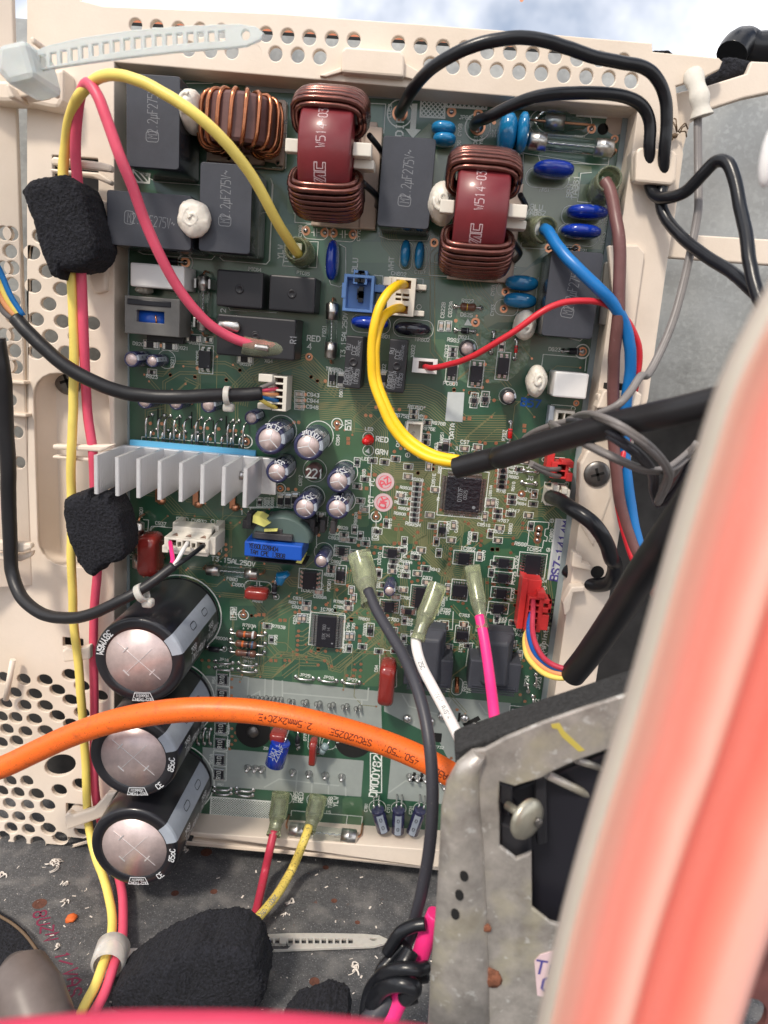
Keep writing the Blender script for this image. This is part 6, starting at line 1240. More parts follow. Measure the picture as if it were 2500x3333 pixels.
mb = MB(); mb.tube(path('h 340,870,10 318,920,9 298,960,6'), .25, 6); mb.tube(path('h 300,960,6 340,950,9 352,935,9'), .2, 6); build('fine_wire', mb, 'bright_copper', xf)
# current transformers
for q, l in ([('k', 945, 600), ('k', 1240, 640), ('k', 1235, 800), ('k', 960, 780)], 'black current transformer under the white wire'), ([('k', 1335, 620), ('k', 1645, 660), ('k', 1640, 830), ('k', 1340, 800)], 'black current transformer under the pink wire'):
    x0, y0, x1, y1 = quadrect(q, 10); mb = MB(); mb.box(x0, y0, x1, y1, .5, 12); o = build('current_transformer', mb, 'box_grey', board, l, bevel=.6)
    mb = MB(); mb.loft([[(x0+4+(x1-x0-8)*0+0, y1-9, 12), (x1-4, y1-9, 12), (x1-4, y1+11, 9), (x0+4, y1+11, 9)], [(x0+6, y1-8, 15.5), (x1-6, y1-8, 15.5), (x1-6, y1+8, 13.5), (x0+6, y1+8, 13.5)]], 0, False); mb.box(x0+3.5, y1-2, x1-3.5, y1+11, 1, 9); build('raised_hood', mb, 'box_grey', o, bevel=.8)
    mb = MB(); 
    for i in range(4): mb.box(x0+1.5, y1-10-i*.9, x1-1.5, y1-10.4-i*.9, 12, 12.5)
    build('moulded_ridge', mb, 'box_grey', o)
mb = MB(); cyl_to(mb, U3('k', 1268, 745, 2), U3('k', 1266, 840, 6), .9, 8); build('orange_lead', mb, 'bright_copper', board)
# LED
q = U3('h', 740, 425, 0); mb = MB(); mb.lathe(q.x, q.y, [(2.0, 0), (2.0, .5), (1.6, .7), (1.6, 3.4), (1.35, 4.3), (.8, 4.8), (.05, 5)], 24, cap1=False, ax=Vector((-.25, -.08, 1))); build('red_led', mb, 'led_red', board, 'small round red indicator lamp')
# --- connectors
def conn(t, x0, y0, x1, y1, h, mtl, lab, name='connector', wall=1.0, cells=None, inner='slot_black'):
    a = U(t, x0, y0, h); b = U(t, x1, y1, h); X_0, X_1 = a[0], b[0]; Y_0, Y_1 = b[1], a[1]; hl_ = []
    for cx0, cy0, cx1, cy1 in (cells or [(.12, .1, .88, .9)]):
        hl_.append([(X_0+(X_1-X_0)*cx0, Y_0+(Y_1-Y_0)*cy0), (X_0+(X_1-X_0)*cx1, Y_0+(Y_1-Y_0)*cy0), (X_0+(X_1-X_0)*cx1, Y_0+(Y_1-Y_0)*cy1), (X_0+(X_1-X_0)*cx0, Y_0+(Y_1-Y_0)*cy1)])
    o = plate(name, [(X_0, Y_0), (X_1, Y_0), (X_1, Y_1), (X_0, Y_1)], hl_, .5, h, mtl, board, bev=.18, label=lab)
    return o, (X_0, Y_0, X_1, Y_1)
o, B = conn('e', 592, 535, 758, 772, 9, 'conn_blue', 'open light blue two pin connector', cells=[(.1, .08, .9, .92)])
mb = MB(); mb.box(B[0]+1, B[1]+1, B[2]-1, B[3]-1, .4, 3); mb.box(B[0]+1.2, B[1]+11, B[2]-1.2, B[1]+12, 3, 7); mb.box(B[0]+3, B[1]+9.2, B[0]+7, B[1]+13.8, 3, 8); mb.box(B[2]-6, B[1]+9.2, B[2]-2.6, B[1]+13.8, 3, 8); mb.box(B[2], B[1]+1.2, B[2]+3, B[1]+3, 1, 5); mb.box(B[2], B[3]-5, B[2]+4.4, B[3]-2.6, 1, 6); mb.box(B[0]-.5, B[3]-8, B[0]+1, B[3]-3, 5, 9.4); build('inner_wall', mb, 'conn_blue', o, bevel=.15)
mb = MB()
for yy in (B[1]+5.2, B[3]-5.6): mb.box(B[2]-5.4, yy-1.9, B[2]-3.8, yy+1.9, 3, 6.5); mb.box(B[2]-5.9, yy-1, B[2]-5, yy+1.2, 3, 6)
for i in range(2):
    for j in range(2):
        mb.box(B[0]+3.5+i*1.7, B[1]+9.8+j*1.9, B[0]+4.6+i*1.7, B[1]+11+j*1.9, 7.9, 8.1); mb.box(B[2]-5.6+i*1.4, B[1]+9.8+j*1.9, B[2]-4.7+i*1.4, B[1]+11+j*1.9, 7.9, 8.1)
build('contact_pin', mb, 'ic_black', o)
o, B = conn('e', 860, 552, 1005, 795, 12, 'conn_ivory', 'white two pin connector holding the yellow wires', cells=[(.28, .72, .82, .93), (.22, .06, .78, .27), (.3, .40, .5, .46), (.55, .40, .78, .46), (.3, .52, .5, .58), (.55, .52, .78, .58)])
mb = MB(); mb.box(B[0]+1, B[1]+1, B[2]-1, B[3]-1, .4, 8); build('terminal_cavity', mb, 'wire_orange', o)
mb = MB(); mb.box(B[2], B[3]-3.4, B[2]+3.6, B[3]-1.6, 2, 9); mb.box(B[2], B[1]+.4, B[2]+3.6, B[1]+2.3, 2, 9); mb.box(B[0]-1.8, B[3]-3, B[0]+1, B[3]-.2, 3, 12.5); mb.box(B[0]-.8, B[1]+4, B[0], B[3]-3, 3, 11); build('latch', mb, 'conn_ivory', o, bevel=.3)
o, B = conn('e', 1003, 1040, 1145, 1140, 8, 'white_plastic', 'small white connector holding the thin red wire', cells=[(.25, .28, .82, .8)])
mb = MB(); mb.box(B[0]+1, B[1]+1, B[2]-1, B[3]-1, .4, 4); build('inner_contact', mb, 'resistor_brown', o)
o, B = conn('h', 165, 42, 240, 258, 11, 'conn_ivory', 'ivory five way connector on the left with coloured wires', cells=[(.1, .05+.19*i, .72, .19+.19*i) for i in range(5)])
mb = MB(); mb.box(B[0]-5, B[1]+.3, B[0], B[1]+2.4, 3, 12); mb.box(B[0]-5, B[3]-2.4, B[0], B[3]+.4, 3, 12); mb.box(B[0]-3, B[1]+2, B[0], B[3]-2, .5, 5); build('latch', mb, 'conn_ivory', o, bevel=.3); mb = MB(); mb.box(B[0]+.5, B[1]+.5, B[2]-.5, B[3]-.5, .4, 5); build('inner_contact', mb, 'core_brown', o)
o, B = conn('h', 965, 318, 1050, 495, 6, 'conn_ivory', 'empty white ten pin header', cells=[(.14, .07, .86, .93)])
mb = MB(); mb.box(B[0]+.9, B[1]+.9, B[2]-.9, B[3]-.9, .4, 2); build('header_floor', mb, 'conn_ivory', o); mb = MB()
for i in range(2):
    for j in range(5): mb.box(B[0]+2.6+i*3, B[1]+2.6+j*3.2, B[0]+3.3+i*3, B[1]+3.3+j*3.2, 1.8, 5)
build('contact_pin', mb, 'solder', o)
o, B = conn('g', 985, 1010, 1250, 1110, 20, 'conn_ivory', 'ivory three way connector with pink, white and black wires', cells=[(.1, .25, .27, .82), (.3, .3, .38, .7), (.42, .25, .58, .82), (.62, .3, .7, .7), (.74, .25, .92, .82)])
mb = MB(); mb.box(B[0]+.5, B[1]+.5, B[2]-.5, B[3]-.5, 5, 15); build('terminal_cavity', mb, 'conn_ivory', o)
for i, z in ((.19, 0), (.5, 0), (.83, 0)):
    mb = MB(); xx = B[0]+(B[2]-B[0])*i; mb.lathe(xx, (B[1]+B[3])/2+1.5, [(1.5, 15), (1.5, 18)], 14, cap1=False); build('brass_terminal', mb, 'bright_copper', o)
mb = MB(); mb.box(B[0]+.8, B[3]-.3, B[2]-.8, B[3]+2.6, 5, 13.5); mb.loft([[(B[0]+.8, B[3]-.1, z0) for z0 in (19, 6)]+[(B[0]+.8, B[3]+2.6, 6)], [(B[2]-.8, B[3]-.1, z0) for z0 in (19, 6)]+[(B[2]-.8, B[3]+2.6, 6)]], 0, False); mb.box(B[2]-.2, B[1]-1, B[2]+2, B[3]+1, 5, 18); mb.box(B[0]+1.5, B[1]-1.6, B[2]-.5, B[1], 6, 19); mb.box(B[0]-.8, B[1]-1.2, B[0]+1.5, B[1]+1.5, 6, 20); build('latch', mb, 'conn_ivory', o, bevel=.3)
q = U3('g', 1080, 930, 5); mb = MB(); mb.box(q.x-1.5, q.y-2, q.x+.8, q.y+1.5, 0, 9); q = U3('g', 1318, 950, 5); mb.box(q.x-1.5, q.y-2, q.x+.8, q.y+1.5, 0, 9); build('header_post', mb, 'conn_ivory', o, bevel=.3)
o, B = conn('i', 365, 560, 455, 665, 9, 'conn_red', 'red two pin connector at the right edge', cells=[(.35, .12, .82, .44), (.35, .54, .82, .86)])
mb = MB(); mb.box(B[0]-1.6, B[1]+.5, B[0]+1, B[3]+3, .5, 7); mb.box(B[2]-.5, B[1]-.6, B[2]+1.6, B[1]+2.4, 4, 9.5); mb.box(B[2]-.5, B[3]-1.5, B[2]+1.4, B[3]+.8, 4, 9.5); mb.box(B[0]+3, B[3]-.5, B[0]+7, B[3]+1, 4, 10); build('latch', mb, 'conn_red', o, bevel=.25)
o, B = conn('i', 335, 725, 435, 830, 9, 'conn_ivory', 'white connector under the black looped cable at the right', cells=[(.3, .2, .8, .8)])
mb = MB(); mb.box(B[0]+2, B[3]-1, B[0]+4, B[3]+2, 4, 10); mb.box(B[0]+5, B[3]-1, B[0]+7, B[3]+1.4, 4, 10); mb.box(B[2]-.5, B[3]-2.5, B[2]+1.4, B[3]+.6, 4, 9.5); build('latch', mb, 'conn_ivory', o, bevel=.25)
o, B = conn('i', 388, 248, 490, 340, 9, 'conn_ivory', 'white connector of the grey sensor wires at the right edge', cells=[(.15, .3, .45, .8), (.52, .3, .85, .8)])
mb = MB(); mb.box(B[0]-1.8, B[1]-2, B[0], B[3]+1, .5, 6); build('latch', mb, 'cap_stripe', o, bevel=.25)
o, B = conn('l', 222, 262, 290, 478, 12, 'conn_red', 'tall red five way connector at the right edge', cells=[(.12, .05+.185*i, .72, .19+.185*i) for i in range(5)])
mb = MB(); mb.box(B[0]-2.5, B[1]-.5, B[0]-.2, B[3]+6, .5, 9); mb.box(B[0]-1.5, B[3]-.2, B[2]-1, B[3]+5.5, .5, 8.5); mb.box(B[2]-.2, B[3]-5.5, B[2]+2.8, B[3]-3.6, 6, 12.5); mb.box(B[2]-.2, B[3]-2, B[2]+2.8, B[3]-.3, 6, 12.5); mb.box(B[2]+1.6, B[3]-5.5, B[2]+2.8, B[3]-.3, 6, 12.5); mb.box(B[2]-.2, B[1]+1, B[2]+2.6, B[1]+7, 6, 12); mb.box(B[0]+3, B[3], B[0]+6, B[3]+2.4, 6, 13); build('latch', mb, 'conn_red', o, bevel=.25)
# transparent boots on the board's upright terminals
def boot(t, x0, y0, h0, x1, y1, h1, r0, r1, lab, mtl='clear_sleeve'):
    a = U3(t, x0, y0, h0); b = U3(t, x1, y1, h1); ax = (b-a).normalized(); L_ = (b-a).length; mb = MB()
    mb.lathe(a.x, a.y, [(r0, 0), (r0*1.02, L_*.3), (r0*.98, L_*.55), (r1*1.05, L_*.7), (r1, L_), (r1*.86, L_), (r1*.86, L_*.7), (r0*.86, L_*.5), (r0*.86, .3)], 24, 0, ax, a.z, cap1=False); return mb
mb = boot('e', 340, 420, 1, 300, 385, 15, 4.8, 3.8, ''); yb_ = build('terminal_boot', mb, 'clear_sleeve', board, 'translucent green boot at the end of the yellow wire'); q = U3('e', 335, 415, 0); m2 = MB(); m2.box(q.x-1.6, q.y-2.5, q.x+1.6, q.y+2.5, 0, 9); build('tab_terminal', m2, 'steel', yb_, bevel=.2)
mb = boot('c', 655, 1150, 1, 708, 1072, 17, 4.6, 4.0, ''); yb_ = build('terminal_boot', mb, 'clear_sleeve', board, 'translucent green boot at the end of the brown wire'); q = U3('c', 650, 1140, 0); m2 = MB(); m2.box(q.x-1.6, q.y-2.5, q.x+1.6, q.y+2.5, 0, 9); build('tab_terminal', m2, 'steel', yb_, bevel=.2)
mb = boot('f', 235, 282, 1, 325, 272, 15, 4.8, 4.2, ''); yb_ = build('terminal_boot', mb, 'clear_sleeve', board, 'translucent green boot at the end of the blue wire'); q = U3('f', 240, 280, 0); m2 = MB(); m2.box(q.x-1.6, q.y-2.5, q.x+1.6, q.y+2.5, 0, 9); build('tab_terminal', m2, 'steel', yb_, bevel=.2)
# ================================================================ WIRES AND CABLES (each a thing of its own)
def wire(spec, r, mtl, label, cat='wire', name='wire', n=14, k=8, **kw):
    P = path(spec, k); P = [p+noise.noise_vector(p*.06)*.55+noise.noise_vector(p*.25)*.10 for p in P]; mb = MB(); mb.tube(P, r, n); o = build(name, mb, mtl, None, label, cat, **kw); return o, P
o, P = wire('u 645,548,11 625,520,22 590,462,32 540,375,40 480,300,45 420,245,47 360,205,47 300,175,46 250,161,44 205,168,40 172,205,36 152,260,31 142,320,27 137,380,26 143,450,26 152,540,26 156,640,26 161,760,25 158,880,25 156,960,24 153,1060,22 154,1180,24 158,1300,22 165,1400,22 174,1500,22 180,1600,20 187,1700,20 192,1780,20 206,1850,f10 228,1910,f7 240,1960,f5 240,2020,f6 226,2070,f8 205,2130,f6 180,2180,f4 150,2250,f3', 1.62, 'wire_yellow', 'long yellow wire looping over the top left corner and running down the left side')
D_ = MB()
q = path('u 612,742,13 575,745,14 520,737,17 460,706,22 420,668,26 380,614,30 345,550,34 312,475,37 285,400,40 258,335,42 232,262,42 210,205,41 190,180,39 174,205,35 166,260,31 163,330,28 168,400,26 170,500,26 176,600,26 180,700,25 184,800,23 190,900,22 200,970,22 204,1050,20 206,1120,20 212,1180,20 210,1240,20 204,1310,18 202,1400,17 204,1520,17 203,1620,17 207,1720,17 228,1810,f10 250,1870,f6 264,1930,f5 266,1990,f5 262,2040,f6 246,2085,f7 228,2140,f5 196,2200,f4 170,2250,f3')
mb = MB(); mb.tube(q, 1.66, 14); pw = build('wire', mb, 'wire_pink', None, 'long pink wire looping over the top left corner beside the yellow one', 'wire')
mb = MB(); sp = path('u 524,745,16 548,750,15 575,752,14 605,754,13 622,756,12', 6); mb.tube(sp, lambda t: 3.1 if t < .92 else 2.0, 18, flat=.75); build('insulating_boot', mb, 'clear_sleeve', pw, 'translucent boot on a blade terminal')
mb = MB(); mb.tube(path('u 550,749,16.2 565,751,15.8 580,753,15.4', 4), 1.2, 10); build('crimp_terminal', mb, 'fuse_cap', pw)
# black multi-core cable on the left, its coloured ends at both sides
bc, P = wire('u 35,686,30 60,715,31 100,755,32 150,795,32 205,825,31 260,845,29 320,856,27 400,858,25 470,856,22 520,854,19 568,850,17', 2.35, 'sleeve_mat_black', 'black sleeved cable sweeping from the left edge to the ivory five way connector', 'cable', 'black_cable', 18)
for i, (m_, x, y, ox) in enumerate([('wire_grey', 185, 80, 30), ('wire_pink', 188, 120, 0), ('wire_orange', 192, 155, 0), ('wire_blue', 190, 192, 0), ('wire_yellow', 183, 235, 0)]):
    mb = MB(); a = U3('u', 562, 838+i*6, 17); b = U3('h', x, y, 9); mb.tube(spline([a, a.lerp(b, .5)+Vector((0, 0, 1.5)), b], 5), .75, 10); build('core_wire', mb, m_, bc)
for m_, x0, y0, x1, y1 in [('wire_blue', 0, 585, 50, 682), ('wire_yellow', -4, 606, 45, 686), ('wire_orange', -6, 630, 42, 690), ('wire_grey', -6, 655, 36, 694)]:
    mb = MB(); a = U3('u', x0-26, y0-45, 36); b = U3('u', x0, y0, 33); c = U3('u', x1, y1, 30); mb.tube(spline([a, b, b.lerp(c, .5)+Vector((-.5, -.5, 0)), c], 6), .95, 10); build('core_wire', mb, m_, bc)
def collar(t, x0, y0, x1, y1, h, r, lab, w=1.6, mtl='nylon_dim'):
    a = U3(t, x0, y0, h); b = U3(t, x1, y1, h); ax = (b-a).normalized(); mb = MB(); mb.lathe(a.x, a.y, [(r+.1, 0), (r+.9, 0), (r+.9, w), (r+.1, w)], 24, 0, ax, a.z, cap0=False, cap1=False); o = build('cable_tie', mb, mtl, None, lab, 'cable tie', bevel=.1)
    s_ = Vector((ax.y, -ax.x, 0)).normalized()*(r+1.6)
    if s_.y > 0: s_ = -s_
    m2 = MB(); c = a+ax*w/2+s_+Vector((0, 0, -.4)); m2.ell((c.x, c.y, c.z), (1.9, 1.5, 1.8), 12, 8, e=.5); build('tie_head', m2, mtl, o); return o
collar('u', 486, 855, 492, 855, 21.5, 2.4, 'small translucent cable tie round the black cable near the five way connector', 1.9)
collar('u', 300, 1284, 306, 1281, 47, 2.3, 'small translucent cable tie round the black cable above the large capacitors', 2.2)
# thick black cable down the left edge and across to the three way connector
bc, P = wire('u -8,730,32 4,800,31 10,880,30 17,980,29 20,1080,28 22,1180,28 26,1240,29 46,1290,33 85,1322,38 130,1335,43 180,1331,47 235,1312,49 290,1284,48 335,1252,44 374,1222,40', lambda t: 2.9-1.3*t, 'sleeve_mat_black', 'thick black cable down the left edge curving across to the three way connector', 'cable', 'black_cable', 18)
for m_, sp, r in [('wire_hot_pink', 'u 368,1226,40.5 g 1036,1150,36 1030,1095,30 1022,1040,22', .75), ('wire_white', 'u 374,1224,40 g 1065,1150,36 1095,1095,30 1125,1045,22', .75), ('wire_black', 'u 372,1228,40 g 1090,1160,38 1160,1110,31 1222,1060,22', .85)]:
    mb = MB(); mb.tube(path(sp, 6), r, 10); build('core_wire', mb, m_, bc)
# foam blocks
def foam(t, pts, h0, h1, lab, seed, parts=None):
    P = [U(t, x, y, (h0+h1)/2+4) for x, y in pts]; mb = pillow(P, h0, h1, 260, 56, .26, am=.5, fr=.16, seed=seed); return build('foam_block', mb, 'foam', None, lab, 'foam block', group='black foam blocks round the wires')
foam('d', [(165, 50), (215, -15), (310, -35), (410, -45), (500, 0), (530, 60), (560, 160), (595, 270), (622, 380), (600, 450), (540, 510), (460, 530), (400, 525), (385, 578), (340, 560), (300, 450), (260, 350), (240, 230)], 17, 36, 'black foam block wrapped round the yellow and pink wires at the upper left', 1)
foam('g', [(405, 770), (480, 745), (550, 718), (570, 765), (640, 730), (680, 745), (690, 790), (735, 870), (770, 1010), (770, 1100), (740, 1140), (660, 1160), (620, 1190), (575, 1240), (530, 1215), (480, 1150), (440, 1040), (395, 860)], 15, 31, 'black foam block beside the left end of the heatsink, round the pink wire', 2)
def floor_foam(t, pts, lift, tall, lab, seed):
    h = sum(U3(t, x, y, 'f%g' % lift).z for x, y in pts)/len(pts); P = [U(t, x, y, h) for x, y in pts]; mb = pillow(P, h-11, h+9, 300, 64, .27, am=1.2, fr=.13, seed=seed); return build('foam_block', mb, 'foam', None, lab, 'foam block', group='black foam blocks round the wires')
floor_foam('m', [(735, 1405), (820, 1345), (960, 1265), (1100, 1190), (1200, 1155), (1300, 1160), (1380, 1145), (1470, 1150), (1540, 1190), (1570, 1240), (1590, 1310), (1610, 1400), (1590, 1490), (1520, 1560), (1440, 1660), (1380, 1710), (1150, 1760), (760, 1780), (740, 1600), (720, 1500)], 12, 0, 'large black foam block lying on the metal floor at the bottom', 3)
floor_foam('n', [(215, 1760), (280, 1680), (380, 1650), (480, 1625), (600, 1650), (630, 1760), (500, 1900), (250, 1880)], 16, 0, 'edge of a black foam piece at the very bottom centre', 5)
# ---- black wires at the top right
wire('u 865,243,4 872,225,12 890,196,22 925,155,30 965,127,34 1010,105,36 1065,88,37 1120,81,37 1175,88,36 1230,106,34 1290,125,31 1345,133,28 1390,142,26 1420,170,24 1436,215,22 1438,270,21 1434,330,20 1431,395,16 1425,430,17 1436,470,20 1470,512,26 1520,548,34 1580,590,44 1640,640,54 1720,700,64', 1.85, 'wire_black', 'upper of two black wires arching across the top vents, starting beside the white arrow', 'wire')
wire('u 1026,270,4 1034,262,10 1060,250,17 1095,232,21 1140,216,24 1190,204,26 1245,200,27 1300,201,26 1350,208,24 1385,226,22 1402,262,20 1403,320,19 1402,390,15 1412,420,17 1440,428,22 1480,415,27 1515,380,31 1545,350,34 1570,350,37 1588,385,40 1600,440,44 1612,500,50 1618,570,56 1640,650,62 1700,720,70', 1.85, 'wire_black', 'lower of two black wires at the top, looping at the right past the grey lead', 'wire')
# grey twin lead
g = thing('sensor_lead', 'grey twin flex hanging from a white taped sleeve at the top right corner', 'cable', U3('c', 1240, 700, 16))
for d in (-5.5, 5.5):
    s_ = 'c %g,640,16 %g,800,18 %g,1000,20 %g,1200,24 f %g,150,25 %g,250,26 %g,400,28 %g,560,30 %g,800,34 %g,1000,38 %g,1150,42 i %g,40,45 %g,140,48 %g,215,50 %g,262,48 %g,300,42 %g,345,32 %g,385,24 %g,425,18 %g,470,14' % tuple(x+d for x in (1237, 1238, 1240, 1242, 1240, 1225, 1195, 1160, 1095, 1015, 930, 900, 830, 760, 660, 520, 350, 250, 200, 195))
    mb = MB(); mb.tube(path(s_, 6), 1.0, 10); build('conductor', mb, 'wire_grey', g)
mb = MB(); P = path('c 1205,440,12 1225,500,15 1245,570,17 1255,640,18 1262,700,18'); mb.tube(P, lambda t: 2.8+.25*math.sin(t*14)+2.2*max(0, t-.78), 18, flat=.8); build('taped_sleeve', mb, 'white_sleeve', g)
# spider
sp = thing('spider', 'small brown spider on the ivory plastic beside the black wires', 'spider', U3('c', 1095, 815, 13))
c = U3('c', 1098, 815, 13.6); mb = MB(); mb.ell((c.x, c.y, c.z), (1.0, .8, .8), 14, 8); mb.ell((c.x-.9, c.y-.9, c.z), (.7, .6, .6), 12, 8); build('body', mb, 'spider_brown', sp)
mb = MB()
for P_ in (['c 1090,810,9.8 1085,770,11 1080,735,9.2 1068,732,9'], ['c 1095,810,9.8 1115,780,11 1138,762,10 1152,795,9'], ['c 1100,812,9.8 1125,808,11 1140,812,10 1145,842,9'], ['c 1088,812,9.8 1078,780,10.6 1068,755,9'], ['c 1105,818,9.8 1118,790,11 1136,775,9.2'], ['c 1095,825,9.8 1078,838,10 1068,830,9']): mb.tube([p+Vector((0, 0, 4)) for p in path(P_[0], 4)], .22, 6)
build('legs', mb, 'spider_brown', sp)
# brown, blue, red leads
wire('u 1306,390,15 1318,412,17 1330,470,22 1337,520,25 1337,600,26 1335,680,26 1328,760,24 1324,830,21 1322,900,20 1325,960,21 1330,1020,22 1340,1090,23 1360,1160,24 1392,1235,26 1420,1290,28', 1.95, 'wire_brown', 'brown lead from the upper green boot running down the right edge of the board')
wire('u 1176,494,13 1185,500,17 1210,535,23 1250,580,28 1290,622,29 1326,660,27 1350,700,25 1362,750,24 1362,800,22 1352,862,20 1348,930,18 1350,1000,19 1358,1070,20 1370,1140,22 1390,1210,24 1410,1260,26', 1.9, 'wire_blue', 'blue lead crossing the right film capacitor and running down the right edge')
wire('u 918,793,6 935,796,11 975,785,17 1020,768,23 1070,740,28 1120,708,31 1170,675,32 1215,655,31 1260,650,29 1300,655,26 1335,672,22 1362,700,20 1382,750,19 1378,810,18 1366,870,17 1358,940,17 1345,985,20 1333,1030,22 1334,1090,23 1350,1160,24 1372,1220,26 1400,1270,28', 1.0, 'wire_red', 'thin red lead arching from the small white connector to the right edge')
# golden yellow pair into black sleeve
gy = thing('yellow_wire_pair', 'pair of golden yellow wires curving from the white connector into the thick black sleeve', 'wire', U3('e', 940, 600, 10))
mb = MB(); mb.tube(path('e 955,603,9 930,600,17 895,615,24 850,655,29 805,730,31 775,830,32 757,950,32 755,1060,32 764,1180,32 h 820,230,34 870,340,35 940,430,36 1030,500,38 1130,545,40 1280,572,42'), 1.42, 14); build('wire', mb, 'wire_golden', gy)
mb = MB(); mb.tube(path('e 940,742,9 915,742,16 870,758,23 825,800,28 795,870,30 780,960,31 778,1060,31 790,1180,31 h 845,220,33 900,325,34 970,410,35 1060,478,37 1150,520,39 1280,545,42'), 1.42, 14); build('wire', mb, 'wire_golden', gy)
def hollow(spec, r, mtl, label, n=26, k=8, wall=.5):
    P = path(spec, k); mb = MB(); mb.tube(P, r, n, cap=False); mb.tube(P[::-1], r-wall, n, cap=False)
    fr = frames(P)[0]; 
    for f_ in (frames(P)[0], frames(P)[-1]):
        p, N, B = f_; ring = lambda q: [p+N*(math.cos(2*math.pi*j/n)*q)+B*(math.sin(2*math.pi*j/n)*q) for j in range(n)]
        mb.add(ring(r)+ring(r-wall), [(j, (j+1) % n, n+(j+1) % n, n+j) for j in range(n)], 0)
    return build('black_sleeve', mb, mtl, None, label, 'cable sleeve')
hollow('h 1262,595,42 1380,565,45 1520,530,50 i 60,530,56 250,470,64 450,410,72 700,345,82 900,300,90 1100,258,98 1300,210,104 1500,165,110 1800,100,118', 3.4, 'sleeve_mat_black', 'thick black sleeve crossing the right half of the board diagonally')
hollow('l 488,728,40 560,640,46 640,530,54 730,400,64 820,260,74 900,130,84 990,0,92 i 1060,1010,98 1150,880,102 1300,640,108', 4.2, 'sleeve_mat_black', 'black sleeve at the lower right over the ends of four coloured wires')
fw = thing('four_wire_bundle', 'yellow, orange, blue and crimson wires curving from the red connector into a black sleeve', 'wire bundle', U3('l', 250, 300, 12))
for m_, s_ in [('wire_yellow', 'l 228,452,12 205,490,16 200,550,22 215,620,28 262,680,33 320,725,37 390,748,40 470,745,42 540,700,47'), ('wire_orange', 'l 235,410,12 218,470,16 215,540,22 240,610,28 290,665,33 350,705,37 410,725,40 480,730,42 550,690,47'), ('wire_blue2', 'l 240,360,12 225,420,16 228,510,23 262,600,29 315,655,34 370,685,38 425,700,40 490,712,42 555,670,47'), ('wire_crimson', 'l 250,285,12 248,360,18 245,450,23 262,540,29 305,620,34 360,665,38 415,688,40 500,700,42 560,650,47')]:
    mb = MB(); mb.tube(path(s_, 6), .95, 10); build('wire', mb, m_, fw)
# black looped cable from the white connector
wire('i 360,772,10 400,785,18 460,825,26 530,870,30 600,925,32 650,985,32 690,1060,30 718,1140,28 l 738,60,24 735,120,22 705,170,18 650,190,14 580,175,10 510,140,6 450,100,2', 2.6, 'wire_black', 'black looped cable at the right edge, from the white connector back under the board', 'cable', 'black_cable', 16)
mb = MB()
gb = thing('grey_wire_bundle', 'bundle of grey and charcoal twin wires draped over the thick black sleeve at the right', 'wire bundle', U3('i', 900, 560, 60))
for i, (m_, s_) in enumerate([('wire_grey', 'i 470,305,20 500,285,40 560,270,64 640,280,84 760,330,92 900,420,92 1000,510,86 1060,590,78 1075,650,68 1040,740,60 1000,810,56'), ('wire_grey', 'i 450,312,20 500,298,40 570,285,64 650,297,84 760,348,92 890,438,92 990,525,86 1045,600,78 1060,660,68 1030,740,60 995,812,56'),
    ('wire_charcoal', 'i 430,320,20 460,312,40 540,318,62 640,350,80 760,410,88 860,480,86 940,560,78 985,640,66 990,720,56 1000,800,50'), ('wire_charcoal', 'i 425,335,20 470,328,40 545,335,60 640,372,78 740,430,86 840,498,86 925,575,78 965,650,66 972,730,56 990,812,50'),
    ('wire_grey', 'i 355,322,30 400,350,50 480,395,66 580,450,78 700,510,84 800,555,82 900,595,76 1000,605,70 1100,570,66 1200,480,62'), ('wire_grey', 'i 350,335,30 400,368,50 480,413,66 580,468,78 700,528,84 800,573,82 900,610,76 1010,618,70 1110,590,66 1210,500,62'),
    ('wire_grey', 'i 460,300,22 520,290,44 600,290,66 700,318,86 820,385,92 940,480,90 1020,560,82 1050,630,72 1020,720,62 990,800,56'), ('wire_charcoal', 'i 440,328,22 500,322,44 590,345,64 700,405,84 820,475,88 910,550,80 955,640,68 960,730,57 985,806,51'), ('wire_grey', 'i 352,328,32 410,362,52 500,412,68 600,468,80 720,528,85 830,575,83 930,600,76 1040,600,70 1130,540,66 1230,450,62'),
    ('wire_brown', 'i 1000,812,52 1040,740,56 1090,660,60 1150,560,62 1220,460,64'), ('wire_charcoal', 'i 1000,820,50 1050,780,54 1110,710,58 1170,600,62 1240,480,64'), ('wire_grey', 'i 1010,800,54 1060,700,58 1120,600,62 1230,440,66'), ('wire_charcoal', 'i 995,822,50 1060,800,54 1130,740,58 1190,620,62 1260,500,64')]):
    mb = MB(); mb.tube(path(s_, 6), .82, 9); build('wire', mb, m_, gb)
gb2 = thing('grey_brown_wire_pair', 'two grey-brown wires plugged into the red two pin connector', 'wire', U3('i', 400, 620, 10))
for s_ in ('i 410,600,8 370,605,13 320,600,17 280,585,20 240,565,22', 'i 410,645,8 370,640,13 320,622,17 275,600,20 235,575,22'):
    mb = MB(); mb.tube(path(s_, 6), .85, 9); build('wire', mb, 'wire_grey', gb2)
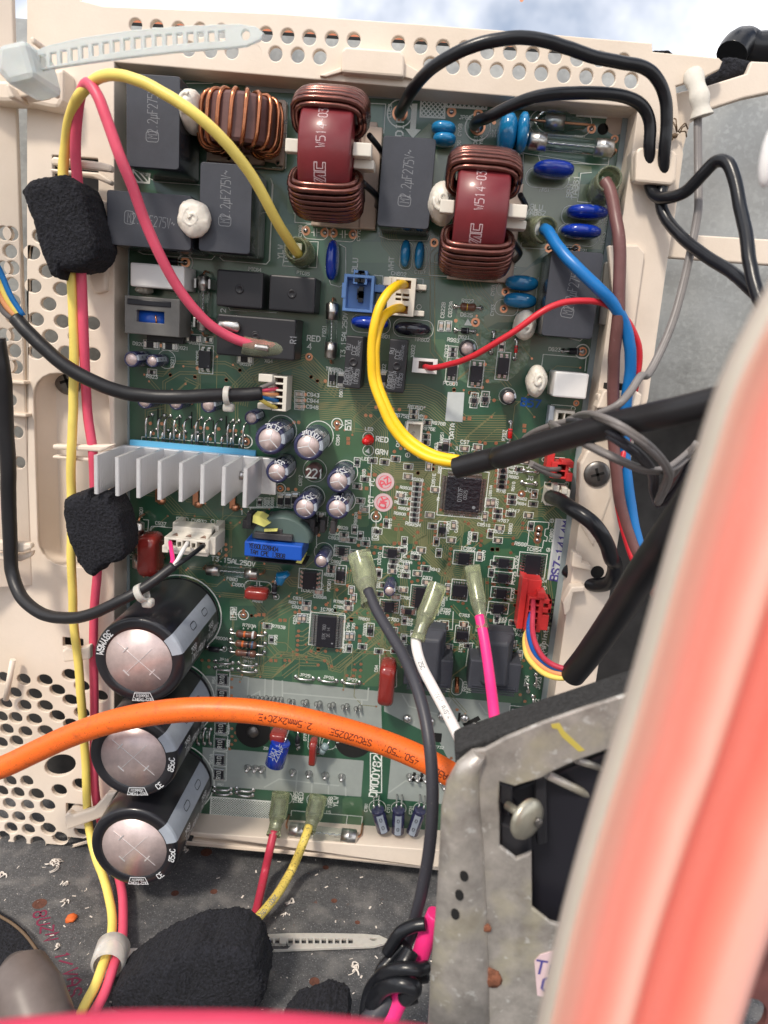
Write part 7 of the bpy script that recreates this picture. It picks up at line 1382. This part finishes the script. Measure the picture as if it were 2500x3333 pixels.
# sleeved spade leads in the lower middle
def sleeved(spec, r, mtl, sspec, sr, label, txt=None):
    P = path(spec); mb = MB(); mb.tube(P, r, 16); o = build('wire', mb, mtl, None, label, 'wire')
    Q = path(sspec); mb = MB(); pf = lambda t: sr*(1.05 if t < .5 else 1.05-.32*min(1, (t-.5)/.16) if t < .9 else .80); mb.tube(Q, pf, 20, cap=False, flat=.72); mb.tube(Q[::-1], lambda t: pf(1-t)*.88, 20, cap=False, flat=.72); build('insulating_boot', mb, 'clear_sleeve', o)
    m = MB(); L = len(Q); m.tube(Q[int(L*.12):int(L*.5)], sr*.5, 8, flat=.3); m.tube(Q[int(L*.5):int(L*.85)], sr*.52, 12); build('spade_terminal', m, 'steel', o)
    if txt:
        tb = MB(); 
        for s_, st, sz in txt: strokes(tb, s_, on_tube(P, r, st), sz, sz*.09, condense=.9)
        build('wire_print', tb, 'mark_grey', o)
    return o
sleeved('u 795,1275,42 812,1315,48 838,1360,55 868,1410,63 895,1470,72 916,1540,80 928,1610,86 934,1690,90 933,1770,92 925,1850,92 910,1930,92 893,2000,92 878,2060,94', 1.75, 'wire_charcoal', 'u 775,1195,30 784,1225,33 790,1255,37 796,1285,42 800,1305,45', 3.9, 'charcoal wire from a green translucent boot passing in front of the orange cable')
sleeved('u 898,1370,38 900,1400,42 912,1440,48 935,1485,55 962,1535,63 990,1590,72 1012,1640,80', 1.75, 'wire_white', 'u 945,1262,30 934,1295,33 920,1330,36 908,1362,39 902,1382,41', 3.1, 'white printed wire with a green translucent boot in the lower middle', [('VW-1 AWG14', .60, 1.3), ('125C', .25, 1.3)])
sleeved('u 1036,1330,36 1044,1370,40 1052,1420,46 1060,1480,54 1066,1530,62 1072,1590,70', 1.75, 'wire_hot_pink', 'u 1020,1222,26 1026,1260,29 1033,1300,33 1040,1340,37 1042,1358,39', 2.6, 'hot pink wire with a green translucent boot in the lower middle')
sleeved('u 592,1795,16 584,1830,20 573,1880,f8 562,1930,f6 550,1975,f6 525,2010,f7 490,2045,f7', 1.6, 'wire_crimson', 'u 607,1712,8 603,1745,10 596,1780,13 590,1806,17', 3.5, 'crimson wire hanging from a translucent boot at the board bottom edge')
sleeved('u 668,1785,16 655,1820,22 632,1875,f10 600,1930,f8 570,1968,f7 540,2000,f7 510,2030,f7', 1.7, 'wire_yellow_dirty', 'u 688,1718,8 682,1745,10 674,1775,13 667,1795,17', 3.5, 'dirty yellow wire hanging from a translucent boot at the board bottom edge', [('2000V 105C', .7, 1.3)])
# orange cable with its print
OC = path('u -60,1680,46 10,1655,47 80,1622,49 150,1590,52 230,1562,56 310,1544,59 390,1534,60 460,1532,60 540,1536,60 620,1548,60 700,1566,60 780,1588,60 860,1616,61 930,1648,63 1000,1690,66 1060,1740,68')
mb = MB(); mb.tube(OC, 3.9, 30); oc = build('orange_cable', mb, 'cable_orange', None, 'thick orange mains cable with dark print crossing in front of the capacitors', 'cable')
mb = MB()
for s_, x, y in [('2.5mm2x2C+E', 248, 1005), ('SRCU2025E', 640, 1070), ('450/750V', 945, 1170), ('CABLE', 1205, 1240)]: strokes(mb, s_, on_tube(OC, 3.9, frac_at(OC, 'k', x, y), 1.5, -1), 2.0, .15, condense=.84)
build('cable_print', mb, 'print_dark', oc)
# cable tie at the top left: strap with ladder slots and a tip hole
def UPh(t, pts, h): return [U(t, x, y, h) for x, y in pts]
HZ = 62
top = [(160, 330), (300, 275), (500, 228), (800, 185), (1100, 160), (1350, 150), (1440, 148), (1540, 165), (1588, 205), (1560, 245), (1480, 280), (1380, 292), (1100, 312), (800, 345), (500, 385), (250, 425), (170, 440)]
sl_ = []
for i in range(19):
    x = 180+i*63; f_ = (x-180)/1170; yt_ = (352-f_*160+14*math.sin(math.pi*f_)*-2.4); hgt = 78-20*f_
    sl_.append(UPh('a', [(x, yt_), (x+38, yt_-5), (x+40, yt_+hgt-6), (x+2, yt_+hgt)], HZ))
sl_.append(ell_pts(U('a', 1477, 214, HZ), 26*mmp('a', 1477, 214, HZ), 28*mmp('a', 1477, 214, HZ), 18))
tie = plate('cable_tie', UPh('a', top, HZ), sl_[:], HZ-.7, HZ+.7, 'nylon', None, bev=.25, label='large translucent cable tie strap pointing right across the top left vents', cat='cable tie')
mb = MB(); hd = UPh('a', [(-20, 262), (150, 225), (165, 300), (200, 425), (205, 470), (45, 510), (10, 460), (-30, 430)], HZ+6); mb.prism(hd, HZ-10, HZ+6); build('tie_head', mb, 'nylon', tie, bevel=1.6)
mb = MB()
for P_ in ([(55, 505), (95, 590), (60, 598), (40, 520)], [(235, 430), (285, 530), (262, 545), (228, 445)], [(185, 225), (215, 228), (218, 270), (195, 268)]): mb.prism(UPh('a', P_, 50), 42, 51)
mb.prism(UPh('a', [(80, 480), (240, 440), (250, 560), (90, 590)], 46), 40, 46); build('mount_claw', mb, 'ivory', tie, bevel=.6)
# lower cable tie: hoop round the wires and strap lying on the floor
c = U3('s', 862, 690, 'f9'); mb = MB(); P = []
hoop = thing('cable_tie', 'white cable tie hoop round the yellow and pink wires on the floor', 'cable tie', c)
ax = (U3('s', 800, 820, 'f6')-U3('s', 880, 560, 'f6')).normalized(); up = Vector((0, 1, 0)); sd = ax.cross(up).normalized(); u2 = sd.cross(ax).normalized()
o0, w_ = 4.6, 9
rings = []
N = 28
for j, (rr_, s_) in enumerate([(o0, 0), (o0+1, .6), (o0+1, w_-.6), (o0, w_)]): rings.append([c-ax*(w_*.35)+ax*s_+(sd*math.cos(2*math.pi*k/N)+u2*math.sin(2*math.pi*k/N)*1.05)*rr_-u2*1.0 for k in range(N)])
mb.loft(rings, 0, True, False, False); build('hoop', mb, 'nylon_dim', hoop)
mb = MB(); a = [U3('s', x, y, 'f%g' % l_) for x, y, l_ in [(960, 700, 3.5), (1170, 690, 3), (1180, 790, 3), (960, 830, 3.5)]]; mb.loft([[tuple(v) for v in a], [(v[0], v[1]+1.0, v[2]) for v in a]], 0, False); build('strap_stub', mb, 'nylon_dim', hoop)
A4 = [U3('n', x, y, 'f1.2') for x, y in [(90, 1190), (250, 1180), (500, 1180), (700, 1184), (800, 1192), (855, 1218), (850, 1235), (770, 1258), (500, 1268), (250, 1278), (100, 1284)]]
def on_floor_plate(name, pts, hls, lift, th, mtl, **kw):
    o = plate(name, [(p.x, -p.z) for p in pts], [[(p.x, -p.z) for p in H_] for H_ in hls], 0, th, mtl, None, bev=.12, warp=lambda x, y, h: (x, FLOOR+lift+h, -y), **kw); return o
hs_ = [[U3('n', x0+dx, y0, 'f1.2') for dx, y0 in ((0, 1212), (27, 1212), (27, 1242), (0, 1242))] for x0 in range(135, 620, 40)]
hs_.append([U3('n', 765+22*math.cos(a), 1216+9*math.sin(a), 'f1.2') for a in [2*math.pi*i/14 for i in range(14)]])
on_floor_plate('cable_tie', A4, hs_, .6, 1.1, 'nylon_dim', label='translucent cable tie strap lying on the floor beside the large foam block', cat='cable tie')
# bundle at bottom centre
wire('n 1140,1060,95 1100,1160,95 1060,1270,96 1010,1400,97 930,1560,99 850,1720,101', 2.6, 'wire_hot_pink', 'magenta wire running down to the bottom edge left of the metal bracket')
wire('n 1130,1050,92 1090,1130,93 1050,1220,94 990,1360,95 900,1560,97 810,1730,99', 1.5, 'wire_white', 'white wire beside the magenta one under the black tie')
wire('n 880,1560,98 800,1640,100 720,1740,102', 3.0, 'wire_charcoal', 'dark grey wire end leaving the black tie at the bottom')
bt = thing('black_band', 'coiled black rubber band binding the wires at the bottom centre', 'band', U3('n', 900, 1400, 96))
for s_, r in [('n 1080,1380,104 1030,1390,106 930,1385,106 840,1410,104 780,1460,100 740,1530,98 720,1620,98 715,1700,98', 1.8), ('n 1020,1540,104 960,1560,105 1010,1500,107 930,1475,107 850,1490,105 790,1540,101 760,1600,99', 2.3), ('n 1080,1120,98 1010,1130,98 930,1170,98 880,1240,98 850,1290,98', 1.8), ('n 960,1240,97 880,1320,98 820,1390,100 800,1440,100', 1.8), ('n 1085,1430,102 980,1440,104 880,1450,104 800,1500,102', 1.9), ('n 990,1280,100 960,1340,102 930,1380,103', 2.4)]:
    mb = MB(); mb.tube(path(s_, 6), r, 12); build('band_turn', mb, 'wire_black', bt)
# bottom left: dark rubber grommet and pipe stub
gm = MB(); P = [U3('s', x, y, 'f1') for x, y in [(-200, 300), (0, 430), (100, 490), (200, 580), (300, 720), (380, 880), (450, 1040), (500, 1260), (-300, 1400)]]
V0 = [(p.x, -p.z) for p in P]
o = plate('fibre_mat', V0, [], 0, 3, 'foam', None, bev=.3, warp=lambda x, y, h: (x, FLOOR+.3+h, -y), label='black fibrous mat with a curved edge on the floor, bottom left', cat='mat')
mb = MB(); E_ = [U3('s', x, y, 'f4') for x, y in [(-60, 395), (0, 432), (100, 492), (200, 582), (300, 722), (380, 882), (450, 1045), (490, 1200)]]; mb.tube(spline(E_, 5), .55, 6); build('edge_bead', mb, 'spider_brown', o)
mb = MB(); mb.tube([U3('s', x, y, h) for x, y, h in [(120, 810, 88), (150, 870, 91), (230, 1050, 96), (300, 1250, 100), (340, 1400, 104)]], lambda t: 4.5+5.2*min(1, t*3), 28); build('pipe_stub', mb, 'tube_grey', None, 'grey-brown rounded pipe stub at the bottom left corner', 'pipe')
# debris on the floor
rnd = random.Random(11)
def flake(t, x, y, s_, mtl, lab, cat='debris', curl=True, n=5):
    c = U3(t, x, y, 'f0'); mb = MB()
    for _ in range(n):
        a = rnd.uniform(0, 6.28); L_ = .5*s_*rnd.uniform(.5, 1); o1 = Vector((rnd.uniform(-s_, s_)*.32, 0, rnd.uniform(-s_, s_)*.32)) if n > 1 else Vector()
        P = [c+o1+Vector((math.cos(a+k*.5*(1 if curl else 0))*L_*k/4, .35+(.9 if curl else .2)*math.sin(k*.9)*.7, math.sin(a+k*.5*(1 if curl else 0))*L_*k/4)) for k in range(5)]; mb.tube(spline(P, 2), .32 if n > 1 else .22, 5, flat=.5)
    return build('plastic_shaving' if mtl == 'chip_white' else 'orange_chip', mb, mtl, None, lab, cat, group='white shavings on the metal floor')
SH = 'white plastic shavings scattered on the metal floor'
for t, x, y, s_, n, lab in [('m', 330, 770, 7, 11, 'largest curled clump of white shavings, under the perforated panel'), ('m', 385, 880, 3, 5, 'small pale shaving just below the largest clump'), ('m', 400, 990, 3.5, 5, 'pale curled shaving left of the yellow wire'), ('n', 275, 995, 4, 5, 'thin white shaving right of the hanging yellow wire'), ('n', 660, 1395, 5, 6, 'pale forked shaving left of the black band'), ('n', 235, 1075, 2.4, 3, 'tiny white shaving below the thin one'), ('m', 1120, 675, 4, 4, 'white scrap under the left end of the housing bottom ledge'), ('m', 20, 825, 3.5, 4, 'white shaving at the left edge of the floor'), ('m', 340, 1255, 3, 4, 'small pale shaving lying across the red stamp')]:
    flake(t, x, y, s_, 'chip_white', lab, 'shaving', True, n)
st = MB()
for _ in range(170):
    x, y = rnd.uniform(0, 1500), rnd.uniform(2790, 3330); c = U3('x', x, y, 'f0.15'); a = rnd.uniform(0, 6.28); L_ = rnd.choice((.2, .3, .4, .7)); w_ = L_*rnd.uniform(.2, .5)
    st.add([(c.x+math.cos(a)*L_+math.sin(a)*w_*k2*q, c.y, c.z+math.sin(a)*L_*1-math.cos(a)*w_*k2*q) if q > -2 else None for k2, q in ((1, 1), (-1, 1))]+[(c.x-math.cos(a)*L_-math.sin(a)*w_*k2, c.y+.15, c.z-math.sin(a)*L_+math.cos(a)*w_*k2) for k2 in (1, -1)], [(0, 1, 2, 3)], 0)
build('pale_specks', st, 'chip_white', None, 'pale dust specks scattered over the metal floor', 'dust', kind='stuff')
for t, x, y, lab in [('m', 430, 1090, 'orange plastic chip on the floor left of the yellow wire'), ('m', 113, 1168, 'tiny orange chip near the black mat, bottom left'), ('m', 1240, 1248, 'tiny orange chip on top of the large foam block')]:
    c = U3(t, x, y, 'f.1' if x != 1240 else 78); mb = MB(); s_ = 1.9 if x == 430 else .8; mb.ell((c.x, c.y+(.4 if x != 1240 else 0), c.z), (s_, s_*.5, s_), 8, 5, e=.6, am=.5, fr=2); build('orange_chip', mb, 'chip_orange', None, lab, 'plastic chip', group='orange plastic chips')
# rust spots and stamp on the floor
rs = MB()
for t, x, y, r in [('m', 238, 998, 2.6), ('m', 1245, 1103, 3.2), ('m', 1238, 690, 2.4), ('m', 1283, 925, 1.4), ('m', 1050, 935, 1.5), ('m', 880, 1260, 1.6), ('n', 412, 1465, 1.8), ('n', 465, 1497, 1.1), ('n', 515, 1535, 1.5), ('n', 670, 1110, 1.0), ('n', 530, 980, 1.2), ('n', 480, 780, 1.3), ('n', 450, 1620, 1.2)]:
    c = U3(t, x, y, 'f0.08'); N = 18; rs.add([(c.x+r*(1+.25*noise.noise(Vector((k, x, y))))*math.cos(2*math.pi*k/N), c.y, c.z+r*(1+.25*noise.noise(Vector((k*2, y, x))))*math.sin(2*math.pi*k/N)) for k in range(N)], [tuple(reversed(range(N)))])
mat('floor_rust', (.115, .045, .03), .8, var=.4, vs=60)
build('rust_spots', rs, 'floor_rust', floor)
ik = MB()
for ch, x, y in [('8', 240, 1060), ('U', 262, 1105), ('Z', 282, 1150), ('N', 310, 1195), ('1', 372, 1310), ('/', 395, 1350), ('V', 425, 1410), ('A', 445, 1465), ('S', 445, 1530)]:
    c = U3('m', x, y, 'f0.1'); a = math.radians(-66); strokes(ik, ch, lambda u, v: (c.x+u*math.cos(a)-v*math.sin(a), c.y, c.z-(u*math.sin(a)+v*math.cos(a))), 4.2, .34)
build('stamped_letters', ik, 'purple_ink', floor)
# ================================================================ FOREGROUND: bracket, red cover, magenta rim
HB = 112
br_out = UPh('r', [(60, 1700), (75, 1400), (100, 1100), (118, 800), (125, 620), (150, 500), (200, 410), (270, 352), (330, 345), (430, 290), (600, 220), (800, 150), (1100, 55), (1500, -60), (1500, 260), (1100, 330), (900, 350), (760, 400), (640, 455), (600, 480), (470, 520), (400, 500), (395, 600), (400, 650), (400, 800), (480, 860), (550, 830), (552, 1090), (640, 1160), (740, 1185), (1100, 1250), (1100, 1760), (40, 1760)], HB)
brk = plate('metal_bracket', br_out, [], HB-1.5, HB, 'galv_bracket', None, bev=.5, label='galvanised metal bracket with screw and rust spots in the lower right foreground', cat='bracket')
# bent flange: rounded left edge turned towards the board
mb = MB(); L1 = UPh('r', [(60, 1760), (75, 1400), (100, 1100), (118, 800), (128, 620), (155, 495), (205, 408), (275, 352)], HB); L2 = UPh('r', [(350, 1760), (345, 1400), (335, 1100), (320, 800), (305, 620), (300, 500), (310, 430), (330, 370)], HB)
pf = [(0, -1.5), (.0, .3), (.25, 2.6), (.6, 3.2), (.9, 2.4), (1.0, .6), (1.02, -.2)]
mb.loft([[Vector((a[0]+(b[0]-a[0])*f_, a[1]+(b[1]-a[1])*f_, HB+z*.8)) for f_, z in pf] for a, b in zip(L1, L2)], 0, True, True, True); build('folded_flange', mb, 'galv_bracket', brk)
mb = MB()
for x, y in [(232, 940), (210, 1030), (190, 1120)]: q = U('r', x, y, HB+2.6); mb.prism(ell_pts(q, 1.05, 1.5, 14, .3), HB+2.2, HB+2.75)
build('punched_hole', mb, 'slot_black', brk)
mb = MB()
for x, y, r in [(338, 1195, 1.3), (355, 1440, 3.0)]: q = U('r', x, y, HB+1.6); mb.ell((q[0], q[1], HB+(.3 if x > 340 else .9)), (r*.85, r, .5), 16, 8, am=.7, fr=1.2)
build('rust_patch', mb, 'rust', brk)
mb = MB(); q = [U('r', x, y, HB+.1) for x, y in [(640, 228), (680, 222), (705, 262), (800, 350), (770, 356), (690, 285), (670, 250), (645, 245)]]; mb.prism(q, HB-.1, HB+.12); build('yellow_mark', mb, 'yellow_paint', brk)
mb = MB(); q = UPh('r', [(562, 1340), (590, 1310), (760, 1260), (760, 1560), (575, 1500)], HB+.2); mb.prism(q, HB-.2, HB+.2); lb_ = build('paper_label', mb, 'sticker_pink', brk); mb = MB(); q = U('r', 625, 1375, HB+.3); strokes(mb, 'TO', flat(q[0], q[1], HB+.3, -4), 4, .3); q = U('r', 625, 1450, HB+.3); strokes(mb, 'O', flat(q[0], q[1], HB+.3, -4), 4, .3); build('label_print', mb, 'blue_ink', lb_)
# rubber strip above, black holder with rivet
mb = MB(); q = UPh('r', [(185, 310), (230, 290), (420, 225), (640, 150), (1000, 30), (1300, -60), (1300, 0), (1000, 100), (640, 220), (420, 300), (330, 345), (260, 352), (190, 385)], 104); mb.prism(q, 98, 108); build('rubber_strip', mb, 'fuzzy_black', None, 'dark fuzzy rubber strip along the top edge of the metal bracket', 'strip', bevel=.8)
mb = MB(); q = UPh('r', [(395, 505), (460, 530), (620, 475), (900, 360), (1100, 330), (1100, 1240), (640, 1170), (545, 1100), (545, 835), (480, 862), (398, 800), (395, 650), (440, 660), (470, 600)], 104); mb.prism(q, 84, 104); hd_ = build('black_holder', mb, 'ic_black', None, 'black plastic holder inside the cut-out of the metal bracket', 'holder', bevel=.8)
mb = MB(); q = UPh('r', [(395, 500), (462, 525), (462, 620), (400, 600)], 110); mb.prism(q, 104, 110); q = UPh('r', [(400, 690), (550, 740), (550, 840), (480, 858), (400, 800)], 109); mb.prism(q, 104, 109); q = UPh('r', [(565, 480), (620, 478), (625, 790), (575, 800)], 108); mb.prism(q, 104, 108); build('holder_rib', mb, 'black_plastic', hd_, bevel=.6)
mb = MB(); cyl_to(mb, U3('r', 620, 462, 109), U3('r', 900, 600, 100), 1.1, 10); cyl_to(mb, U3('r', 760, 395, 108), U3('r', 900, 440, 102), .9, 10); build('metal_rod', mb, 'galv_bracket', hd_)
c = U3('r', 532, 675, 116); mb = MB(); ax_ = Vector((.8, .05, 1)).normalized(); mb.lathe(c.x, c.y, [(5.0, -.9), (5.2, -.4), (4.8, .5), (3.5, 1.2), (1.8, 1.6), (.05, 1.7)], 30, 0, ax_, c.z, cap1=False); cyl_to(mb, c-ax_*7, c-ax_*.5, 1.1, 14); sc_ = build('bracket_screw', mb, 'zinc_head', None, 'large round headed screw in the black holder of the bracket', 'screw')
mb = MB(); q = c+ax_*1.4+Vector((1.3, .2, 0)); mb.ell(q, (1.0, 1.3, .5), 12, 8, am=.6, fr=2); build('drive_recess', mb, 'dark_steel', sc_)
# pinkish perforated fragment and lead behind, at the far lower right corner
mb = MB(); q = UPh('o', [(1480, 1400), (1560, 1280), (1700, 1060), (1720, 1800), (1450, 1800)], 120); 
plate('perforated_red_sheet', q, [ell_pts(U('o', 1545, 1680, 120), 4.2, 5.5, 20)], 118, 120, 'dusty_red', None, bev=.2, label='rust red metal sheet with a round hole in the lower right corner', cat='sheet')
wire('o 1500,1370,124 1470,1500,125 1440,1620,126 1400,1760,127', 1.3, 'wire_orange', 'orange lead behind the red cover in the lower right corner')
# translucent red ribbed cover, very close to the camera
HC = 186
mb = MB()
EDGE = [(x+(62 if 1300 < y < 2600 else 52), y) for x, y in [(2740, 480), (2600, 740), (2440, 1020), (2327, 1250), (2226, 1530), (2140, 1810), (2055, 2110), (1969, 2405), (1885, 2700), (1800, 3000), (1725, 3322), (1640, 3700)]]
EP = spline([U3('x', x, y, HC) for x, y in EDGE], 3)
prof = [(0, -1.3), (.0, -.6), (.008, .05), (.016, .3), (.038, .3), (.10, -.1), (.20, -.4), (.25, .1), (.31, .9), (.37, 1.1), (.43, .3), (.50, -.9), (.58, -1.3), (.64, -.9), (.70, .1), (.76, 1.0), (.84, 1.3), (.91, .9), (.96, -.3), (.99, -1.8), (1.0, -3.2)]
WPX = 690*mmp('x', 1900, 2700, HC); LN = len(EP)-1
def cov(f_, j, z): p = EP[j]; return Vector((p.x+WPX*f_, p.y-WPX*.12*f_, HC+z*2.2))
def strip(i0, i1, mtl, name, parent=None, **kw):
    m = MB(); pr_ = [(f_, z) for f_, z in spl2(prof[i0:i1+1])]
    ring = lambda j: [cov(f_, j, z) for f_, z in pr_]+[cov(f_, j, z)-Vector((0, 0, 1.2)) for f_, z in reversed(pr_)]
    m.loft([ring(j) for j in range(LN+1)], 0, True, True, True); return build(name, m, mtl, parent, **kw)
def spl2(P): return [(q.x, q.y) for q in spline([(f_, z, 0) for f_, z in P], 3)] if len(P) > 2 else P
# one moulded piece, milky salmon to clear red, with pale highlight streaks painted in
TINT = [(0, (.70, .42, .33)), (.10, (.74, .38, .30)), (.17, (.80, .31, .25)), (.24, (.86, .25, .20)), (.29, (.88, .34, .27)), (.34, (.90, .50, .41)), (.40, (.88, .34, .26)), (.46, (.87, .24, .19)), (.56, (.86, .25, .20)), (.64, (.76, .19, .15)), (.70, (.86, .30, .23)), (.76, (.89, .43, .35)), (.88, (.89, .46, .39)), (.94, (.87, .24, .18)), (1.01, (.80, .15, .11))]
m_ = bpy.data.materials['red_cover']; nt_ = m_.node_tree; at_ = nt_.nodes.new('ShaderNodeAttribute'); at_.attribute_name = 'plastic_highlight_tint'; nt_.links.new(at_.outputs['Color'], nt_.nodes['Principled BSDF'].inputs['Base Color'])
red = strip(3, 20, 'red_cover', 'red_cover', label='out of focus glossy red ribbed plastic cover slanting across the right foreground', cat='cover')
pr_ = [f_ for f_, z in spl2(prof[3:21])]; fs_ = pr_+pr_[::-1]; ca_ = red.data.color_attributes.new('plastic_highlight_tint', 'FLOAT_COLOR', 'POINT')
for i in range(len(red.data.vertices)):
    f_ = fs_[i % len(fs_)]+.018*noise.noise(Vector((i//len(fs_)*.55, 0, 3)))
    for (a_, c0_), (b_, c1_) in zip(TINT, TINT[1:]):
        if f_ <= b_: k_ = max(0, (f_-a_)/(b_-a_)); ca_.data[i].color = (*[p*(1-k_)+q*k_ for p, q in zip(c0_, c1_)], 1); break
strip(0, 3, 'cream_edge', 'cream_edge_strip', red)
# magenta rim along the bottom edge
mb = MB(); mb.tube(path('u -120,2268,200 0,2240,201 120,2229,201 250,2221,202 400,2220,202 560,2223,202 720,2233,201 900,2253,200 1100,2290,198'), 1.9, 20); build('magenta_rim', mb, 'magenta_edge', None, 'blurred magenta rim along the bottom left edge, close to the camera', 'rim')
# pale blurred edge at right
mb = MB(); q = U3('c', 1665, 940, 120); mb.ell((q.x, q.y, q.z), (1.6, 5.5, 1.6), 16, 12); build('white_tip', mb, 'white_plastic', None, 'blurred white plastic tip at the right edge of the picture', 'tip')

# repeats share a group
from collections import Counter
GN = {'wire': 'wires running to and from the board', 'cable': 'heavier cables', 'cable tie': 'cable ties', 'screw': 'cross head screws', 'cable sleeve': 'black cable sleeves', 'wire bundle': 'wire bundles', 'gasket': 'black foam gaskets'}
for o in COL.objects:
    if o.parent is None and o.get('category') in GN and 'group' not in o: o['group'] = GN[o['category']]
